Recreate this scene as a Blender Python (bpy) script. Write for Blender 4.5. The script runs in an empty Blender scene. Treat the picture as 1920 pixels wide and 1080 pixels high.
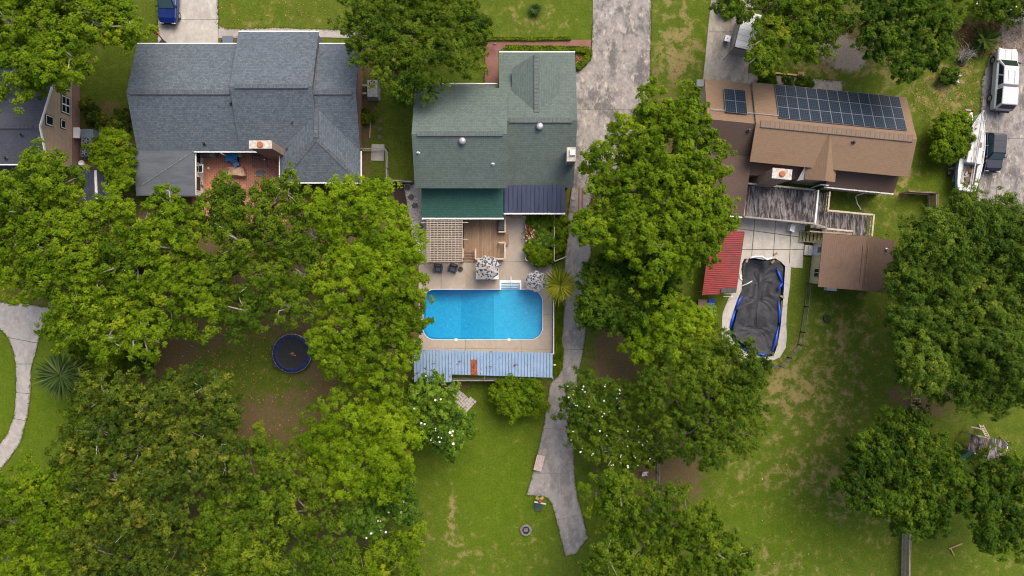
import bpy, bmesh, math, random
import numpy as np
from mathutils import Vector, Matrix
from mathutils.geometry import tessellate_polygon
R = math.radians
scene = bpy.context.scene
col = scene.collection
# ------------------------------------------------------------------ camera, sky, sun, exposure
CAMH = 64.0
cd = bpy.data.cameras.new('camera'); cam = bpy.data.objects.new('camera', cd); col.objects.link(cam)
cam.location = (0, 0, CAMH); cam.rotation_euler = (0, 0, 0)
cd.sensor_width = 36.0; cd.lens = 24.0; cd.clip_end = 2000.0
scene.camera = cam
SUN_EL, SUN_AZ = 53.0, 32.0          # azimuth measured clockwise from the top of the picture
world = bpy.data.worlds.new('World'); scene.world = world; world.use_nodes = True
wn = world.node_tree; wn.nodes.clear()
wo = wn.nodes.new('ShaderNodeOutputWorld'); wb = wn.nodes.new('ShaderNodeBackground'); ws = wn.nodes.new('ShaderNodeTexSky')
ws.sky_type = 'NISHITA'; ws.sun_disc = False
ws.sun_elevation = R(SUN_EL); ws.sun_rotation = R(SUN_AZ)
ws.air_density = 1.0; ws.dust_density = 6.0; ws.ozone_density = 0.6
wb.inputs['Strength'].default_value = 0.15
wn.links.new(ws.outputs[0], wb.inputs['Color']); wn.links.new(wb.outputs[0], wo.inputs['Surface'])
sd = bpy.data.lights.new('sun', 'SUN'); sun = bpy.data.objects.new('sun', sd); col.objects.link(sun)
sd.energy = 1.25; sd.angle = R(45); sd.color = (1.0, 0.95, 0.86)
_d = Vector((math.sin(R(SUN_AZ)) * math.cos(R(SUN_EL)), math.cos(R(SUN_AZ)) * math.cos(R(SUN_EL)), math.sin(R(SUN_EL))))
sun.rotation_euler = _d.to_track_quat('Z', 'Y').to_euler(); sun.location = _d * 90
vs = scene.view_settings
vs.view_transform = 'Standard'; vs.look = 'None'; vs.gamma = 1.0; vs.use_curve_mapping = False
vs.exposure = 0.68
scene.cycles.max_bounces = 6; scene.cycles.diffuse_bounces = 3; scene.cycles.transparent_max_bounces = 8
scene.cycles.use_denoising = True; scene.cycles.filter_width = 1.1

# ------------------------------------------------------------------ helpers
def P(px, py, z=0.0):
    """photo pixel (1920 wide) at height z -> point of the place"""
    k = (CAMH - z) / CAMH / 20.0
    return Vector(((px - 960) * k, (540 - py) * k, z))
rnd = random.Random(7)
ORG = {}
def thing(name, label, cat, loc, rz=0.0, group=None, kind=None):
    o = bpy.data.objects.new(name, None); col.objects.link(o)
    o.empty_display_size = 0.2
    o.location = loc; o.rotation_euler = (0, 0, rz)
    tag(o, label, cat, group, kind)
    ORG[o.name] = Matrix.Translation(Vector(loc)) @ Matrix.Rotation(rz, 4, 'Z')
    return o
def tag(o, label=None, cat=None, group=None, kind=None):
    if label: o['label'] = label
    if cat: o['category'] = cat
    if group: o['group'] = group
    if kind: o['kind'] = kind
    return o
def link_mesh(name, me, mat, parent=None, smooth=False):
    o = bpy.data.objects.new(name, me); col.objects.link(o)
    if mat is not None and len(me.materials) == 0: me.materials.append(mat)
    if parent is not None: o.parent = parent
    if smooth:
        me.polygons.foreach_set('use_smooth', np.ones(len(me.polygons), dtype=bool))
    return o
def copy_tree(o, parent=None):
    c = o.copy(); col.objects.link(c); c.parent = parent
    for ch in list(o.children): copy_tree(ch, c)
    return c
class MB:
    """collects faces of one part, in world coordinates (or local ones when no thing is given)"""
    def __init__(self): self.v = []; self.f = []
    def add(self, vs_, fs):
        n = len(self.v); self.v += [tuple(p) for p in vs_]; self.f += [tuple(i + n for i in f) for f in fs]; return self
    def hexa(self, b, t):
        """b, t: four bottom and four top points, counter-clockwise seen from above"""
        return self.add(list(b) + list(t), [(3, 2, 1, 0), (4, 5, 6, 7), (0, 1, 5, 4), (1, 2, 6, 5), (2, 3, 7, 6), (3, 0, 4, 7)])
    def box(self, c, s, rz=0.0, m=None):
        hx, hy, hz = s[0] / 2, s[1] / 2, s[2] / 2
        M = m if m is not None else Matrix.Rotation(rz, 3, 'Z')
        q = [Vector(c) + M @ Vector(p) for p in ((-hx, -hy, -hz), (hx, -hy, -hz), (hx, hy, -hz), (-hx, hy, -hz), (-hx, -hy, hz), (hx, -hy, hz), (hx, hy, hz), (-hx, hy, hz))]
        return self.hexa(q[:4], q[4:])
    def beam(self, a, b, w, h, up=(0, 0, 1)):
        a = Vector(a); b = Vector(b); d = b - a; L = d.length
        if L < 1e-6: return self
        d.normalize(); u = Vector(up); s = d.cross(u)
        if s.length < 1e-4: s = d.cross(Vector((0, 1, 0)))
        s.normalize(); u = s.cross(d)
        M = Matrix((d, s, u)).transposed()
        return self.box((a + b) / 2, (L, w, h), m=M)
    def tube(self, pts, r, n=6, caps=True):
        pts = [Vector(p) for p in pts]; k = len(pts)
        rs = r if isinstance(r, (list, tuple)) else [r] * k
        V = []; F = []
        t0 = (pts[1] - pts[0]).normalized(); ref = Vector((0, 0, 1)) if abs(t0.z) < .9 else Vector((1, 0, 0))
        for i, p in enumerate(pts):
            t = (pts[min(i + 1, k - 1)] - pts[max(i - 1, 0)]).normalized()
            x = ref - t * ref.dot(t)
            if x.length < 1e-5: x = t.orthogonal()
            x.normalize(); y = t.cross(x); ref = x
            V += [p + (x * math.cos(2 * math.pi * j / n) + y * math.sin(2 * math.pi * j / n)) * rs[i] for j in range(n)]
        for i in range(k - 1):
            for j in range(n):
                j2 = (j + 1) % n
                F.append((i * n + j, i * n + j2, (i + 1) * n + j2, (i + 1) * n + j))
        if caps: F.append(tuple(range(n))[::-1]); F.append(tuple((k - 1) * n + j for j in range(n)))
        return self.add(V, F)
    def lathe(self, prof, c, n=16, cap=True):
        """prof: (radius, z) from bottom to top"""
        c = Vector(c); V = []; F = []
        for r, z in prof:
            V += [c + Vector((r * math.cos(2 * math.pi * j / n), r * math.sin(2 * math.pi * j / n), z)) for j in range(n)]
        for i in range(len(prof) - 1):
            for j in range(n):
                j2 = (j + 1) % n; F.append((i * n + j, i * n + j2, (i + 1) * n + j2, (i + 1) * n + j))
        if cap: F.append(tuple(range(n))[::-1]); F.append(tuple((len(prof) - 1) * n + j for j in range(n)))
        return self.add(V, F)
    def prism(self, pts, z0, z1):
        """outline (x, y), any simple polygon, between two heights (z1 may be a function of x, y)"""
        pts = [(p[0], p[1]) for p in pts]; n = len(pts)
        a = sum(pts[i][0] * pts[(i + 1) % n][1] - pts[(i + 1) % n][0] * pts[i][1] for i in range(n))
        if a < 0: pts = pts[::-1]
        f = (lambda x, y: z1) if not callable(z1) else z1
        g = (lambda x, y: z0) if not callable(z0) else z0
        V = [(x, y, g(x, y)) for x, y in pts] + [(x, y, f(x, y)) for x, y in pts]
        F = [(i, (i + 1) % n, n + (i + 1) % n, n + i) for i in range(n)]
        for t in tessellate_polygon([[Vector((x, y, 0)) for x, y in pts]]):
            p, q, r_ = [Vector(pts[i]) for i in t]
            if (q - p).cross(r_ - p) < 0: t = (t[0], t[2], t[1])
            F.append((n + t[0], n + t[1], n + t[2])); F.append((t[2], t[1], t[0]))
        return self.add(V, F)
    def slab(self, pts, t=0.12):
        """a sloping plate: top corners in 3-D, thickness straight down"""
        pts = [Vector(p) for p in pts]; n = len(pts)
        a = sum(pts[i].x * pts[(i + 1) % n].y - pts[(i + 1) % n].x * pts[i].y for i in range(n))
        if a < 0: pts = pts[::-1]
        V = [p - Vector((0, 0, t)) for p in pts] + pts
        F = [(i, (i + 1) % n, n + (i + 1) % n, n + i) for i in range(n)]
        if n == 4: F += [(4, 5, 6, 7), (3, 2, 1, 0)]
        elif n == 3: F += [(3, 4, 5), (2, 1, 0)]
        else:
            for tr in tessellate_polygon([[Vector((p.x, p.y, 0)) for p in pts]]):
                p, q, r_ = [pts[i].xy for i in tr]
                if (q - p).cross(r_ - p) < 0: tr = (tr[0], tr[2], tr[1])
                F.append(tuple(n + i for i in tr)); F.append(tuple(tr)[::-1])
        return self.add(V, F)
    def loft(self, rings, caps=True):
        n = len(rings[0]); V = [p for r_ in rings for p in r_]; F = []
        for i in range(len(rings) - 1):
            for j in range(n):
                j2 = (j + 1) % n; F.append((i * n + j, i * n + j2, (i + 1) * n + j2, (i + 1) * n + j))
        if caps: F.append(tuple(range(n))[::-1]); F.append(tuple((len(rings) - 1) * n + j for j in range(n)))
        return self.add(V, F)
    def mesh(self, name, M=None):
        me = bpy.data.meshes.new(name)
        v = self.v
        if M is not None:
            Mi = M.inverted(); v = [tuple(Mi @ Vector(p)) for p in v]
        me.from_pydata(v, [], self.f); me.update()
        return me
    def build(self, name, mat, parent=None, smooth=False, bevel=0.0, fix=False):
        M = None
        if parent is not None: M = ORG.get(parent.name)
        me = self.mesh(name, M)
        if fix:
            bm = bmesh.new(); bm.from_mesh(me); bmesh.ops.recalc_face_normals(bm, faces=bm.faces); bm.to_mesh(me); bm.free()
        o = link_mesh(name, me, mat, parent, smooth)
        if M is not None: ORG[o.name] = M
        if bevel:
            b = o.modifiers.new('bevel', 'BEVEL'); b.width = bevel; b.segments = 2; b.limit_method = 'ANGLE'; b.angle_limit = R(35)
        return o
def single(mb, name, mat, label, cat, loc, group=None, kind=None, smooth=False, bevel=0.0, fix=False):
    """a thing that is one mesh, its origin at loc"""
    me = mb.mesh(name, Matrix.Translation(Vector(loc)))
    if fix:
        bm = bmesh.new(); bm.from_mesh(me); bmesh.ops.recalc_face_normals(bm, faces=bm.faces); bm.to_mesh(me); bm.free()
    o = link_mesh(name, me, mat, None, smooth); o.location = loc
    ORG[o.name] = Matrix.Translation(Vector(loc))
    if bevel:
        b = o.modifiers.new('bevel', 'BEVEL'); b.width = bevel; b.segments = 2; b.limit_method = 'ANGLE'; b.angle_limit = R(35)
    return tag(o, label, cat, group, kind)
def clip_poly(poly, p, d, keep_left=True):
    """part of a polygon on one side of the line through p along d"""
    out = []; n = len(poly)
    def s(q):
        v = d[0] * (q[1] - p[1]) - d[1] * (q[0] - p[0]); return v if keep_left else -v
    for i in range(n):
        a, b = poly[i], poly[(i + 1) % n]; sa, sb = s(a), s(b)
        if sa >= 0: out.append(a)
        if (sa > 0 and sb < 0) or (sa < 0 and sb > 0):
            t = sa / (sa - sb); out.append((a[0] + (b[0] - a[0]) * t, a[1] + (b[1] - a[1]) * t))
    return out
def cut_slabs(poly, lines, gap=0.03):
    """cut an outline along joint lines (pixel pairs); every piece keeps a joint of width gap"""
    pieces = [poly]
    for (ax, ay, bx, by) in lines:
        a = P(ax, ay); b = P(bx, by); d = (b - a).normalized(); nrm = Vector((-d.y, d.x, 0)); new = []
        for q in pieces:
            for side in (True, False):
                off = nrm * (gap / 2 if side else -gap / 2)
                c = clip_poly(q, (a + off).to_tuple(), d.to_tuple(), side)
                if len(c) >= 3: new.append(c)
        pieces = new
    return pieces
def pxpoly(pts, z=0.0): return [tuple(P(x, y, z).xy) for x, y in pts]

# ------------------------------------------------------------------ materials
MATS = {}
def _nodes(name):
    m = bpy.data.materials.new(name); m.use_nodes = True; nt = m.node_tree; nt.nodes.clear()
    out = nt.nodes.new('ShaderNodeOutputMaterial'); b = nt.nodes.new('ShaderNodeBsdfPrincipled')
    nt.links.new(b.outputs[0], out.inputs['Surface'])
    MATS[name] = m
    return m, nt, b, out
def N(nt, typ, **kw):
    n = nt.nodes.new(typ)
    for k, v in kw.items():
        if k.startswith('_'): setattr(n, k[1:], v)
        else: n.inputs[k.replace('__', ' ')].default_value = v
    return n
def coords(nt, kind='Object', rot=0.0, scale=(1, 1, 1)):
    if kind == 'Position':
        t = nt.nodes.new('ShaderNodeNewGeometry'); s = t.outputs['Position']
    else:
        t = nt.nodes.new('ShaderNodeTexCoord'); s = t.outputs[kind]
    if rot or scale != (1, 1, 1):
        mp = nt.nodes.new('ShaderNodeMapping'); mp.inputs['Rotation'].default_value = (0, 0, rot); mp.inputs['Scale'].default_value = scale
        nt.links.new(s, mp.inputs['Vector']); s = mp.outputs[0]
    return s
def noise(nt, vec, scale, detail=4.0, rough=0.6, dist=0.0):
    n = nt.nodes.new('ShaderNodeTexNoise'); n.inputs['Scale'].default_value = scale; n.inputs['Detail'].default_value = detail
    n.inputs['Roughness'].default_value = rough; n.inputs['Distortion'].default_value = dist
    nt.links.new(vec, n.inputs['Vector']); return n.outputs['Fac']
def ramp(nt, fac, a, b):
    n = nt.nodes.new('ShaderNodeMapRange'); n.interpolation_type = 'SMOOTHSTEP'
    n.inputs['From Min'].default_value = a; n.inputs['From Max'].default_value = b
    nt.links.new(fac, n.inputs['Value']); return n.outputs['Result']
def mix(nt, fac, a, b, mode='MIX'):
    n = nt.nodes.new('ShaderNodeMix'); n.data_type = 'RGBA'; n.blend_type = mode
    for sock, v in ((n.inputs['Factor'], fac), (n.inputs['A'], a), (n.inputs['B'], b)):
        pass
    ins = [s for s in n.inputs if s.enabled] if False else None
    fs = n.inputs[0]; A = n.inputs[6]; B = n.inputs[7]
    for s, v in ((fs, fac), (A, a), (B, b)):
        if hasattr(v, 'default_value') or isinstance(v, bpy.types.NodeSocket): nt.links.new(v, s)
        elif isinstance(v, (int, float)): s.default_value = v
        else: s.default_value = (v[0], v[1], v[2], 1.0)
    return n.outputs[2]
def math_(nt, op, a, b=0.0):
    n = nt.nodes.new('ShaderNodeMath'); n.operation = op
    for i, v in enumerate((a, b)):
        if isinstance(v, bpy.types.NodeSocket): nt.links.new(v, n.inputs[i])
        else: n.inputs[i].default_value = v
    return n.outputs[0]
def bump(nt, b, h, strength=0.4, dist=0.02):
    n = nt.nodes.new('ShaderNodeBump'); n.inputs['Strength'].default_value = strength; n.inputs['Distance'].default_value = dist
    nt.links.new(h, n.inputs['Height']); nt.links.new(n.outputs[0], b.inputs['Normal'])
def mat(name, c1, c2=None, scale=2.0, rough=0.7, metal=0.0, c3=None, s3=0.3, bmp=0.0, stretch=(1, 1, 1), rot=0.0, spec=0.5, lo=.35, hi=.65):
    """two colours broken up by noise, a third in large stains"""
    if name in MATS: return MATS[name]
    m, nt, b, out = _nodes(name)
    b.inputs['Roughness'].default_value = rough; b.inputs['Metallic'].default_value = metal; b.inputs['Specular IOR Level'].default_value = spec
    if c2 is None: c2 = tuple(x * .8 for x in c1)
    v = coords(nt, 'Position', rot, stretch)
    n1 = noise(nt, v, scale, 5.0, .65)
    c = mix(nt, ramp(nt, n1, lo, hi), c1, c2)
    if c3 is not None:
        n2 = noise(nt, v, s3, 4.0, .7, .4); c = mix(nt, ramp(nt, n2, .5, .72), c, c3)
    nt.links.new(c, b.inputs['Base Color'])
    if bmp: bump(nt, b, n1, bmp, .03)
    return m
def shingle(name, ca, cb, cm, rot=0.0, stain=None, row=.15, width=.3):
    m, nt, b, out = _nodes(name)
    b.inputs['Roughness'].default_value = .9; b.inputs['Specular IOR Level'].default_value = .2
    v = coords(nt, 'Position', rot)
    br = nt.nodes.new('ShaderNodeTexBrick'); br.offset = .5; br.squash = 1.0
    br.inputs['Scale'].default_value = 1.0; br.inputs['Brick Width'].default_value = width; br.inputs['Row Height'].default_value = row
    br.inputs['Mortar Size'].default_value = .016; br.inputs['Mortar Smooth'].default_value = .6; br.inputs['Bias'].default_value = 0.0
    for k, c in (('Color1', ca), ('Color2', cb), ('Mortar', cm)): br.inputs[k].default_value = (*c, 1)
    nt.links.new(v, br.inputs['Vector'])
    n1 = noise(nt, coords(nt, 'Position', rot, (1.6, .9, 1)), 4.5, 5.0, .75); n2 = noise(nt, v, .35, 5.0, .65, .5)
    c = mix(nt, .5, br.outputs['Color'], mix(nt, ramp(nt, n1, .3, .7), ca, cb))
    st = stain if stain is not None else tuple(x * .6 for x in ca)
    c = mix(nt, math_(nt, 'MULTIPLY', ramp(nt, n2, .48, .75), .6), c, st)
    nt.links.new(c, b.inputs['Base Color'])
    bump(nt, b, br.outputs['Fac'], -.5, .02)
    return m
def bricks(name, ca, cb, cm, w=.21, h=.075, rot=0.0, kind='Position', axes='xy', mortar=.012):
    m, nt, b, out = _nodes(name)
    b.inputs['Roughness'].default_value = .85
    v = coords(nt, kind, rot)
    if axes != 'xy':
        sp = nt.nodes.new('ShaderNodeSeparateXYZ'); cb_ = nt.nodes.new('ShaderNodeCombineXYZ'); nt.links.new(v, sp.inputs[0])
        nt.links.new(sp.outputs['XYZ'.index(axes[0].upper())], cb_.inputs[0]); nt.links.new(sp.outputs['XYZ'.index(axes[1].upper())], cb_.inputs[1]); v = cb_.outputs[0]
    br = nt.nodes.new('ShaderNodeTexBrick'); br.inputs['Scale'].default_value = 1.0
    br.inputs['Brick Width'].default_value = w; br.inputs['Row Height'].default_value = h; br.inputs['Mortar Size'].default_value = mortar
    for k, c in (('Color1', ca), ('Color2', cb), ('Mortar', cm)): br.inputs[k].default_value = (*c, 1)
    nt.links.new(v, br.inputs['Vector'])
    n2 = noise(nt, v, .6, 4.0, .7, .4)
    c = mix(nt, math_(nt, 'MULTIPLY', ramp(nt, n2, .45, .75), .5), br.outputs['Color'], tuple(x * .45 for x in ca))
    nt.links.new(c, b.inputs['Base Color']); bump(nt, b, br.outputs['Fac'], -.4, .01)
    return m
def plain(name, c, rough=.5, metal=0.0, spec=.5, coat=0.0):
    if name in MATS: return MATS[name]
    m, nt, b, out = _nodes(name)
    b.inputs['Base Color'].default_value = (*c, 1); b.inputs['Roughness'].default_value = rough; b.inputs['Metallic'].default_value = metal
    b.inputs['Specular IOR Level'].default_value = spec; b.inputs['Coat Weight'].default_value = coat; b.inputs['Coat Roughness'].default_value = .08
    return m
def foliage_mat(name, dark, mid, light, tip=None, trans=.25, rough=.55):
    """leaf colour runs with a per-leaf random number"""
    m = bpy.data.materials.new(name); m.use_nodes = True; nt = m.node_tree; nt.nodes.clear(); MATS[name] = m
    out = nt.nodes.new('ShaderNodeOutputMaterial')
    at = nt.nodes.new('ShaderNodeAttribute'); at.attribute_name = 'tint'
    cr = nt.nodes.new('ShaderNodeValToRGB'); e = cr.color_ramp.elements
    e[0].position = .12; e[0].color = (*dark, 1); e[1].position = .5; e[1].color = (*mid, 1)
    x = cr.color_ramp.elements.new(.85); x.color = (*light, 1)
    if tip is not None: y = cr.color_ramp.elements.new(.97); y.color = (*tip, 1)
    nt.links.new(at.outputs['Fac'], cr.inputs[0])
    b = nt.nodes.new('ShaderNodeBsdfPrincipled'); b.inputs['Roughness'].default_value = rough; b.inputs['Specular IOR Level'].default_value = .06
    tr = nt.nodes.new('ShaderNodeBsdfTranslucent'); ms = nt.nodes.new('ShaderNodeMixShader'); ms.inputs[0].default_value = trans
    nt.links.new(cr.outputs[0], b.inputs['Base Color']); nt.links.new(cr.outputs[0], tr.inputs['Color'])
    nt.links.new(b.outputs[0], ms.inputs[1]); nt.links.new(tr.outputs[0], ms.inputs[2]); nt.links.new(ms.outputs[0], out.inputs['Surface'])
    return m

white_paint = mat('white_paint', (.78, .77, .74), (.66, .65, .61), 3.0, .5)
white_plastic = plain('white_plastic', (.8, .8, .79), .4)
dark_glass = plain('dark_glass', (.012, .022, .022), .12, spec=.3)
black_rubber = mat('black_rubber', (.02, .02, .022), (.035, .034, .033), 5, .8)
black_metal = plain('black_metal', (.025, .025, .028), .45, .3)
grey_metal = mat('grey_metal', (.34, .35, .36), (.25, .26, .27), 4, .45, .5)
galv = mat('galvanised_steel', (.5, .52, .53), (.38, .4, .42), 4, .4, .6)
chrome = plain('chrome', (.7, .7, .72), .15, 1.0)
weathered_wood = mat('weathered_wood', (.33, .30, .27), (.2, .18, .165), 3, .85, stretch=(3, 1, 1))
pale_wood = mat('pale_wood', (.5, .43, .33), (.4, .33, .25), 4, .8)
fence_wood = mat('fence_wood', (.36, .25, .13), (.27, .18, .095), 4, .8)
brown_wood = mat('brown_wood', (.27, .175, .105), (.2, .125, .075), 4, .75)

# ------------------------------------------------------------------ ground
g_, gnt, gb, gout = _nodes('ground_cover')
gb.inputs['Roughness'].default_value = .95; gb.inputs['Specular IOR Level'].default_value = .1
_v = coords(gnt, 'Position')
_at = gnt.nodes.new('ShaderNodeAttribute'); _at.attribute_name = 'cover'
_sp = gnt.nodes.new('ShaderNodeSeparateColor'); gnt.links.new(_at.outputs['Color'], _sp.inputs[0])
n_f = noise(gnt, _v, 6.0, 6.0, .8); n_m = noise(gnt, _v, .95, 8.0, .74, .3); n_l = noise(gnt, _v, .22, 5.0, .65, .8); n_b = noise(gnt, _v, 16.0, 3.0, .7)
grass = mix(gnt, ramp(gnt, n_m, .3, .7), (.070, .106, .010), (.114, .144, .016))
grass = mix(gnt, math_(gnt, 'MULTIPLY', ramp(gnt, n_f, .42, .62), .6), grass, (.038, .062, .006))
n_s = noise(gnt, coords(gnt, 'Position', .12, (3.2, .35, 1)), 1.0, 5.0, .7)
lush = mix(gnt, ramp(gnt, n_m, .3, .7), (.068, .114, .005), (.100, .142, .009))
lush = mix(gnt, math_(gnt, 'MULTIPLY', ramp(gnt, n_s, .42, .62), .4), lush, (.105, .142, .012))
lush = mix(gnt, math_(gnt, 'MULTIPLY', ramp(gnt, n_f, .45, .62), .6), lush, (.036, .072, .003))
grass = mix(gnt, _sp.outputs[2], grass, lush)
dry = mix(gnt, ramp(gnt, n_f, .35, .7), (.30, .225, .10), (.19, .15, .058))
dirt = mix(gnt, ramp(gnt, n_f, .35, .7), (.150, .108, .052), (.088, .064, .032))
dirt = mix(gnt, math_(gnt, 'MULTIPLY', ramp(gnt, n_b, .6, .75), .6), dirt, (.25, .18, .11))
f_dry = ramp(gnt, math_(gnt, 'ADD', _sp.outputs[0], math_(gnt, 'MULTIPLY', math_(gnt, 'SUBTRACT', math_(gnt, 'ADD', math_(gnt, 'MULTIPLY', n_m, .72), math_(gnt, 'MULTIPLY', n_f, .28)), .5), 5.5)), .35, .95)
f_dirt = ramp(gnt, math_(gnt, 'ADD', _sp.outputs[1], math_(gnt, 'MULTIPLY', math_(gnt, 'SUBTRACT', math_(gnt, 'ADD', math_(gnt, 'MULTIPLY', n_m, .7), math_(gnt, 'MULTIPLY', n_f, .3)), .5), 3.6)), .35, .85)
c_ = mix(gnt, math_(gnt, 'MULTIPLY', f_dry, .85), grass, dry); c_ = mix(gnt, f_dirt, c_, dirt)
sand = mix(gnt, ramp(gnt, n_f, .35, .7), (.30, .25, .20), (.20, .165, .135))
c_ = mix(gnt, ramp(gnt, math_(gnt, 'ADD', _at.outputs['Alpha'], math_(gnt, 'MULTIPLY', math_(gnt, 'SUBTRACT', n_m, .5), 1.6)), .35, .75), c_, sand)
gnt.links.new(c_, gb.inputs['Base Color'])
bump(gnt, gb, math_(gnt, 'ADD', n_f, n_b), .7, .06)

POOL1 = None
def rounded_rect(x0, y0, x1, y1, rad, n=8):
    pts = []
    for cx, cy, a0, r_ in ((x1 - rad[0], y1 - rad[0], 0, rad[0]), (x0 + rad[1], y1 - rad[1], 90, rad[1]), (x0 + rad[2], y0 + rad[2], 180, rad[2]), (x1 - rad[3], y0 + rad[3], 270, rad[3])):
        for i in range(n + 1):
            a = R(a0 + 90 * i / n); pts.append((cx + r_ * math.cos(a), cy + r_ * math.sin(a)))
    return pts
_a = P(794, 636); _b = P(1017, 543)
POOL1 = rounded_rect(_a.x, _a.y, _b.x, _b.y, (1.15, 1.0, 1.0, 1.15))
def z7(X, Y): return (1290 + X / 3.176, 380 + Y / 3.176)
KID = [z7(*q) for q in ((335, 335), (400, 330), (450, 340), (520, 332), (550, 350), (578, 378), (572, 480), (562, 620), (550, 740), (532, 850), (508, 915), (440, 918), (370, 900), (290, 855), (248, 790), (246, 735), (262, 670), (290, 585), (318, 520), (322, 440), (315, 400), (322, 360))]
KIDP = pxpoly(KID)
def inside(x, y, poly):
    """vectorised point in polygon"""
    c = np.zeros(np.shape(x), bool); n = len(poly)
    for i in range(n):
        (x1, y1), (x2, y2) = poly[i], poly[(i + 1) % n]
        if y1 == y2: continue
        c ^= ((y1 > y) != (y2 > y)) & (x < (x2 - x1) * (y - y1) / (y2 - y1) + x1)
    return c
xs = np.concatenate([[-900, -300, -130, -80], np.linspace(-58, 58, 291), [80, 130, 300, 900]])
ys = np.concatenate([[-900, -300, -120, -60], np.linspace(-36, 36, 181), [60, 120, 300, 900]])
X, Y = np.meshgrid(xs, ys)
PX = 960 + X * 20; PY = 540 - Y * 20
cover = np.zeros((*X.shape, 4)); 
def blob(ch, px, py, rx, ry, s):
    d = ((PX - px) / rx) ** 2 + ((PY - py) / ry) ** 2
    cover[..., ch] += s * np.exp(-d * .9)
cover[..., 0] = -.05
# dry grass
for q in ((520, 30, 90, 40, .35), (1010, 40, 90, 40, .45), (1270, 80, 60, 110, .62), (1270, 120, 40, 40, .3), (1500, 130, 130, 30, .4), (1650, 110, 110, 50, .5), (1740, 200, 60, 90, .35), (1800, 170, 50, 80, .35),
          (1640, 380, 90, 60, .42), (1700, 330, 20, 40, .5), (1560, 610, 90, 60, .3), (1620, 620, 60, 60, .28), (1500, 700, 80, 60, .34), (1450, 740, 45, 60, .42), (1560, 760, 90, 80, .36), (1520, 890, 90, 60, .36), (1540, 860, 150, 210, .12),
          (1600, 930, 60, 50, .45), (1390, 900, 60, 60, .35), (1450, 1070, 80, 50, .45), (1650, 1010, 40, 60, .3), (1850, 1060, 90, 40, .3), (840, 1010, 50, 60, .35), (930, 1050, 80, 40, .3), (850, 950, 6, 50, .8), (1870, 850, 60, 40, .5),
          (200, 215, 45, 40, .4), (540, 700, 60, 70, .3), (330, 690, 60, 80, .35), (1000, 1010, 40, 60, .2)): blob(0, *q)
# bare earth and litter under the trees; between the left-hand houses also painted-in shade
for q in ((310, 640, 50, 70, .75), (400, 630, 50, 30, .45), (570, 600, 70, 40, .6), (600, 720, 50, 60, .5), (420, 790, 120, 40, .6), (520, 770, 60, 40, .3), (330, 740, 60, 60, .4), (290, 880, 130, 150, .8), (500, 950, 140, 140, .8), (650, 950, 80, 90, .7), (60, 1020, 60, 60, .4),
          (200, 480, 260, 150, .9), (560, 460, 180, 130, .9), (700, 640, 110, 120, .8), (1150, 650, 50, 60, .9), (1160, 690, 40, 40, .6), (1270, 900, 60, 70, .9), (1230, 880, 40, 60, .5), (1310, 760, 90, 90, .5), (1150, 870, 60, 40, .7),
          (1580, 100, 60, 35, .85), (1690, 60, 110, 70, .5), (1500, 40, 120, 50, .7), (1740, 750, 50, 40, .9), (1690, 740, 40, 40, .5), (1815, 580, 80, 160, .6), (1695, 890, 60, 60, .4), (1880, 920, 70, 90, .5),
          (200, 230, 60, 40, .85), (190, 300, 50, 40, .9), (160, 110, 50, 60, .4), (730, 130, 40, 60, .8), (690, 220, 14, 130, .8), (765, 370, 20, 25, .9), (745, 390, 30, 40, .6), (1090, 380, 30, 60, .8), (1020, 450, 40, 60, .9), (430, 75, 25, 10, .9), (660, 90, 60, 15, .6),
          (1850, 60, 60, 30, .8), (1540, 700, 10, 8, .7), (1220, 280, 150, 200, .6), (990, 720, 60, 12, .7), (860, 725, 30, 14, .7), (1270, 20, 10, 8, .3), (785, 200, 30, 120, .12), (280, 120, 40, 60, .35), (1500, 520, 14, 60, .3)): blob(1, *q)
# lush lawn
for q in ((60, 750, 130, 190, 1.2), (900, 850, 160, 220, .75), (960, 960, 90, 120, .5), (1450, 980, 150, 100, .85), (1060, 80, 60, 60, .5), (480, 25, 80, 30, .5), (1590, 660, 60, 60, .3), (1400, 820, 90, 60, .3), (1750, 330, 50, 70, .6), (1320, 70, 22, 110, .6), (1850, 1050, 60, 30, .4), (205, 140, 50, 60, .35)): blob(2, *q)
for q in ((1582, 95, 55, 38, .95), (1600, 120, 30, 14, .5), (1740, 755, 30, 25, .25), (380, 625, 18, 12, .6), (410, 680, 14, 10, .4), (1455, 735, 24, 24, .3), (1630, 640, 30, 18, .2), (1560, 80, 20, 30, .4), (1620, 690, 14, 8, .6), (1590, 620, 16, 12, .4)): blob(3, *q)
cover[..., 3] -= .12
cover = np.clip(cover, -.3, 1.2)
# earth is where the lawn is not
nv = X.size; idx = np.arange(nv).reshape(X.shape)
quads = np.stack([idx[:-1, :-1], idx[:-1, 1:], idx[1:, 1:], idx[1:, :-1]], -1).reshape(-1, 4)
cx = (X[:-1, :-1] + X[1:, 1:]).ravel() / 2; cy = (Y[:-1, :-1] + Y[1:, 1:]).ravel() / 2
_hole1 = rounded_rect(_a.x - .45, _a.y - .45, _b.x + .45, _b.y + .45, (1.2, 1.2, 1.2, 1.2)) 
_sa = P(930, 545); _sb = P(982, 522)
hole = inside(cx, cy, _hole1) | inside(cx, cy, KIDP) | ((cx > _sa.x) & (cx < _sb.x) & (cy > _sa.y) & (cy < _sb.y))
quads = quads[~hole]
rs_ = np.random.RandomState(3)
Z = np.where((np.abs(X) < 58) & (np.abs(Y) < 36), rs_.rand(*X.shape) * .02 - .012, -.02)
me = bpy.data.meshes.new('ground')
me.vertices.add(nv); me.vertices.foreach_set('co', np.stack([X, Y, Z], -1).astype(np.float32).ravel())
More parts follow.
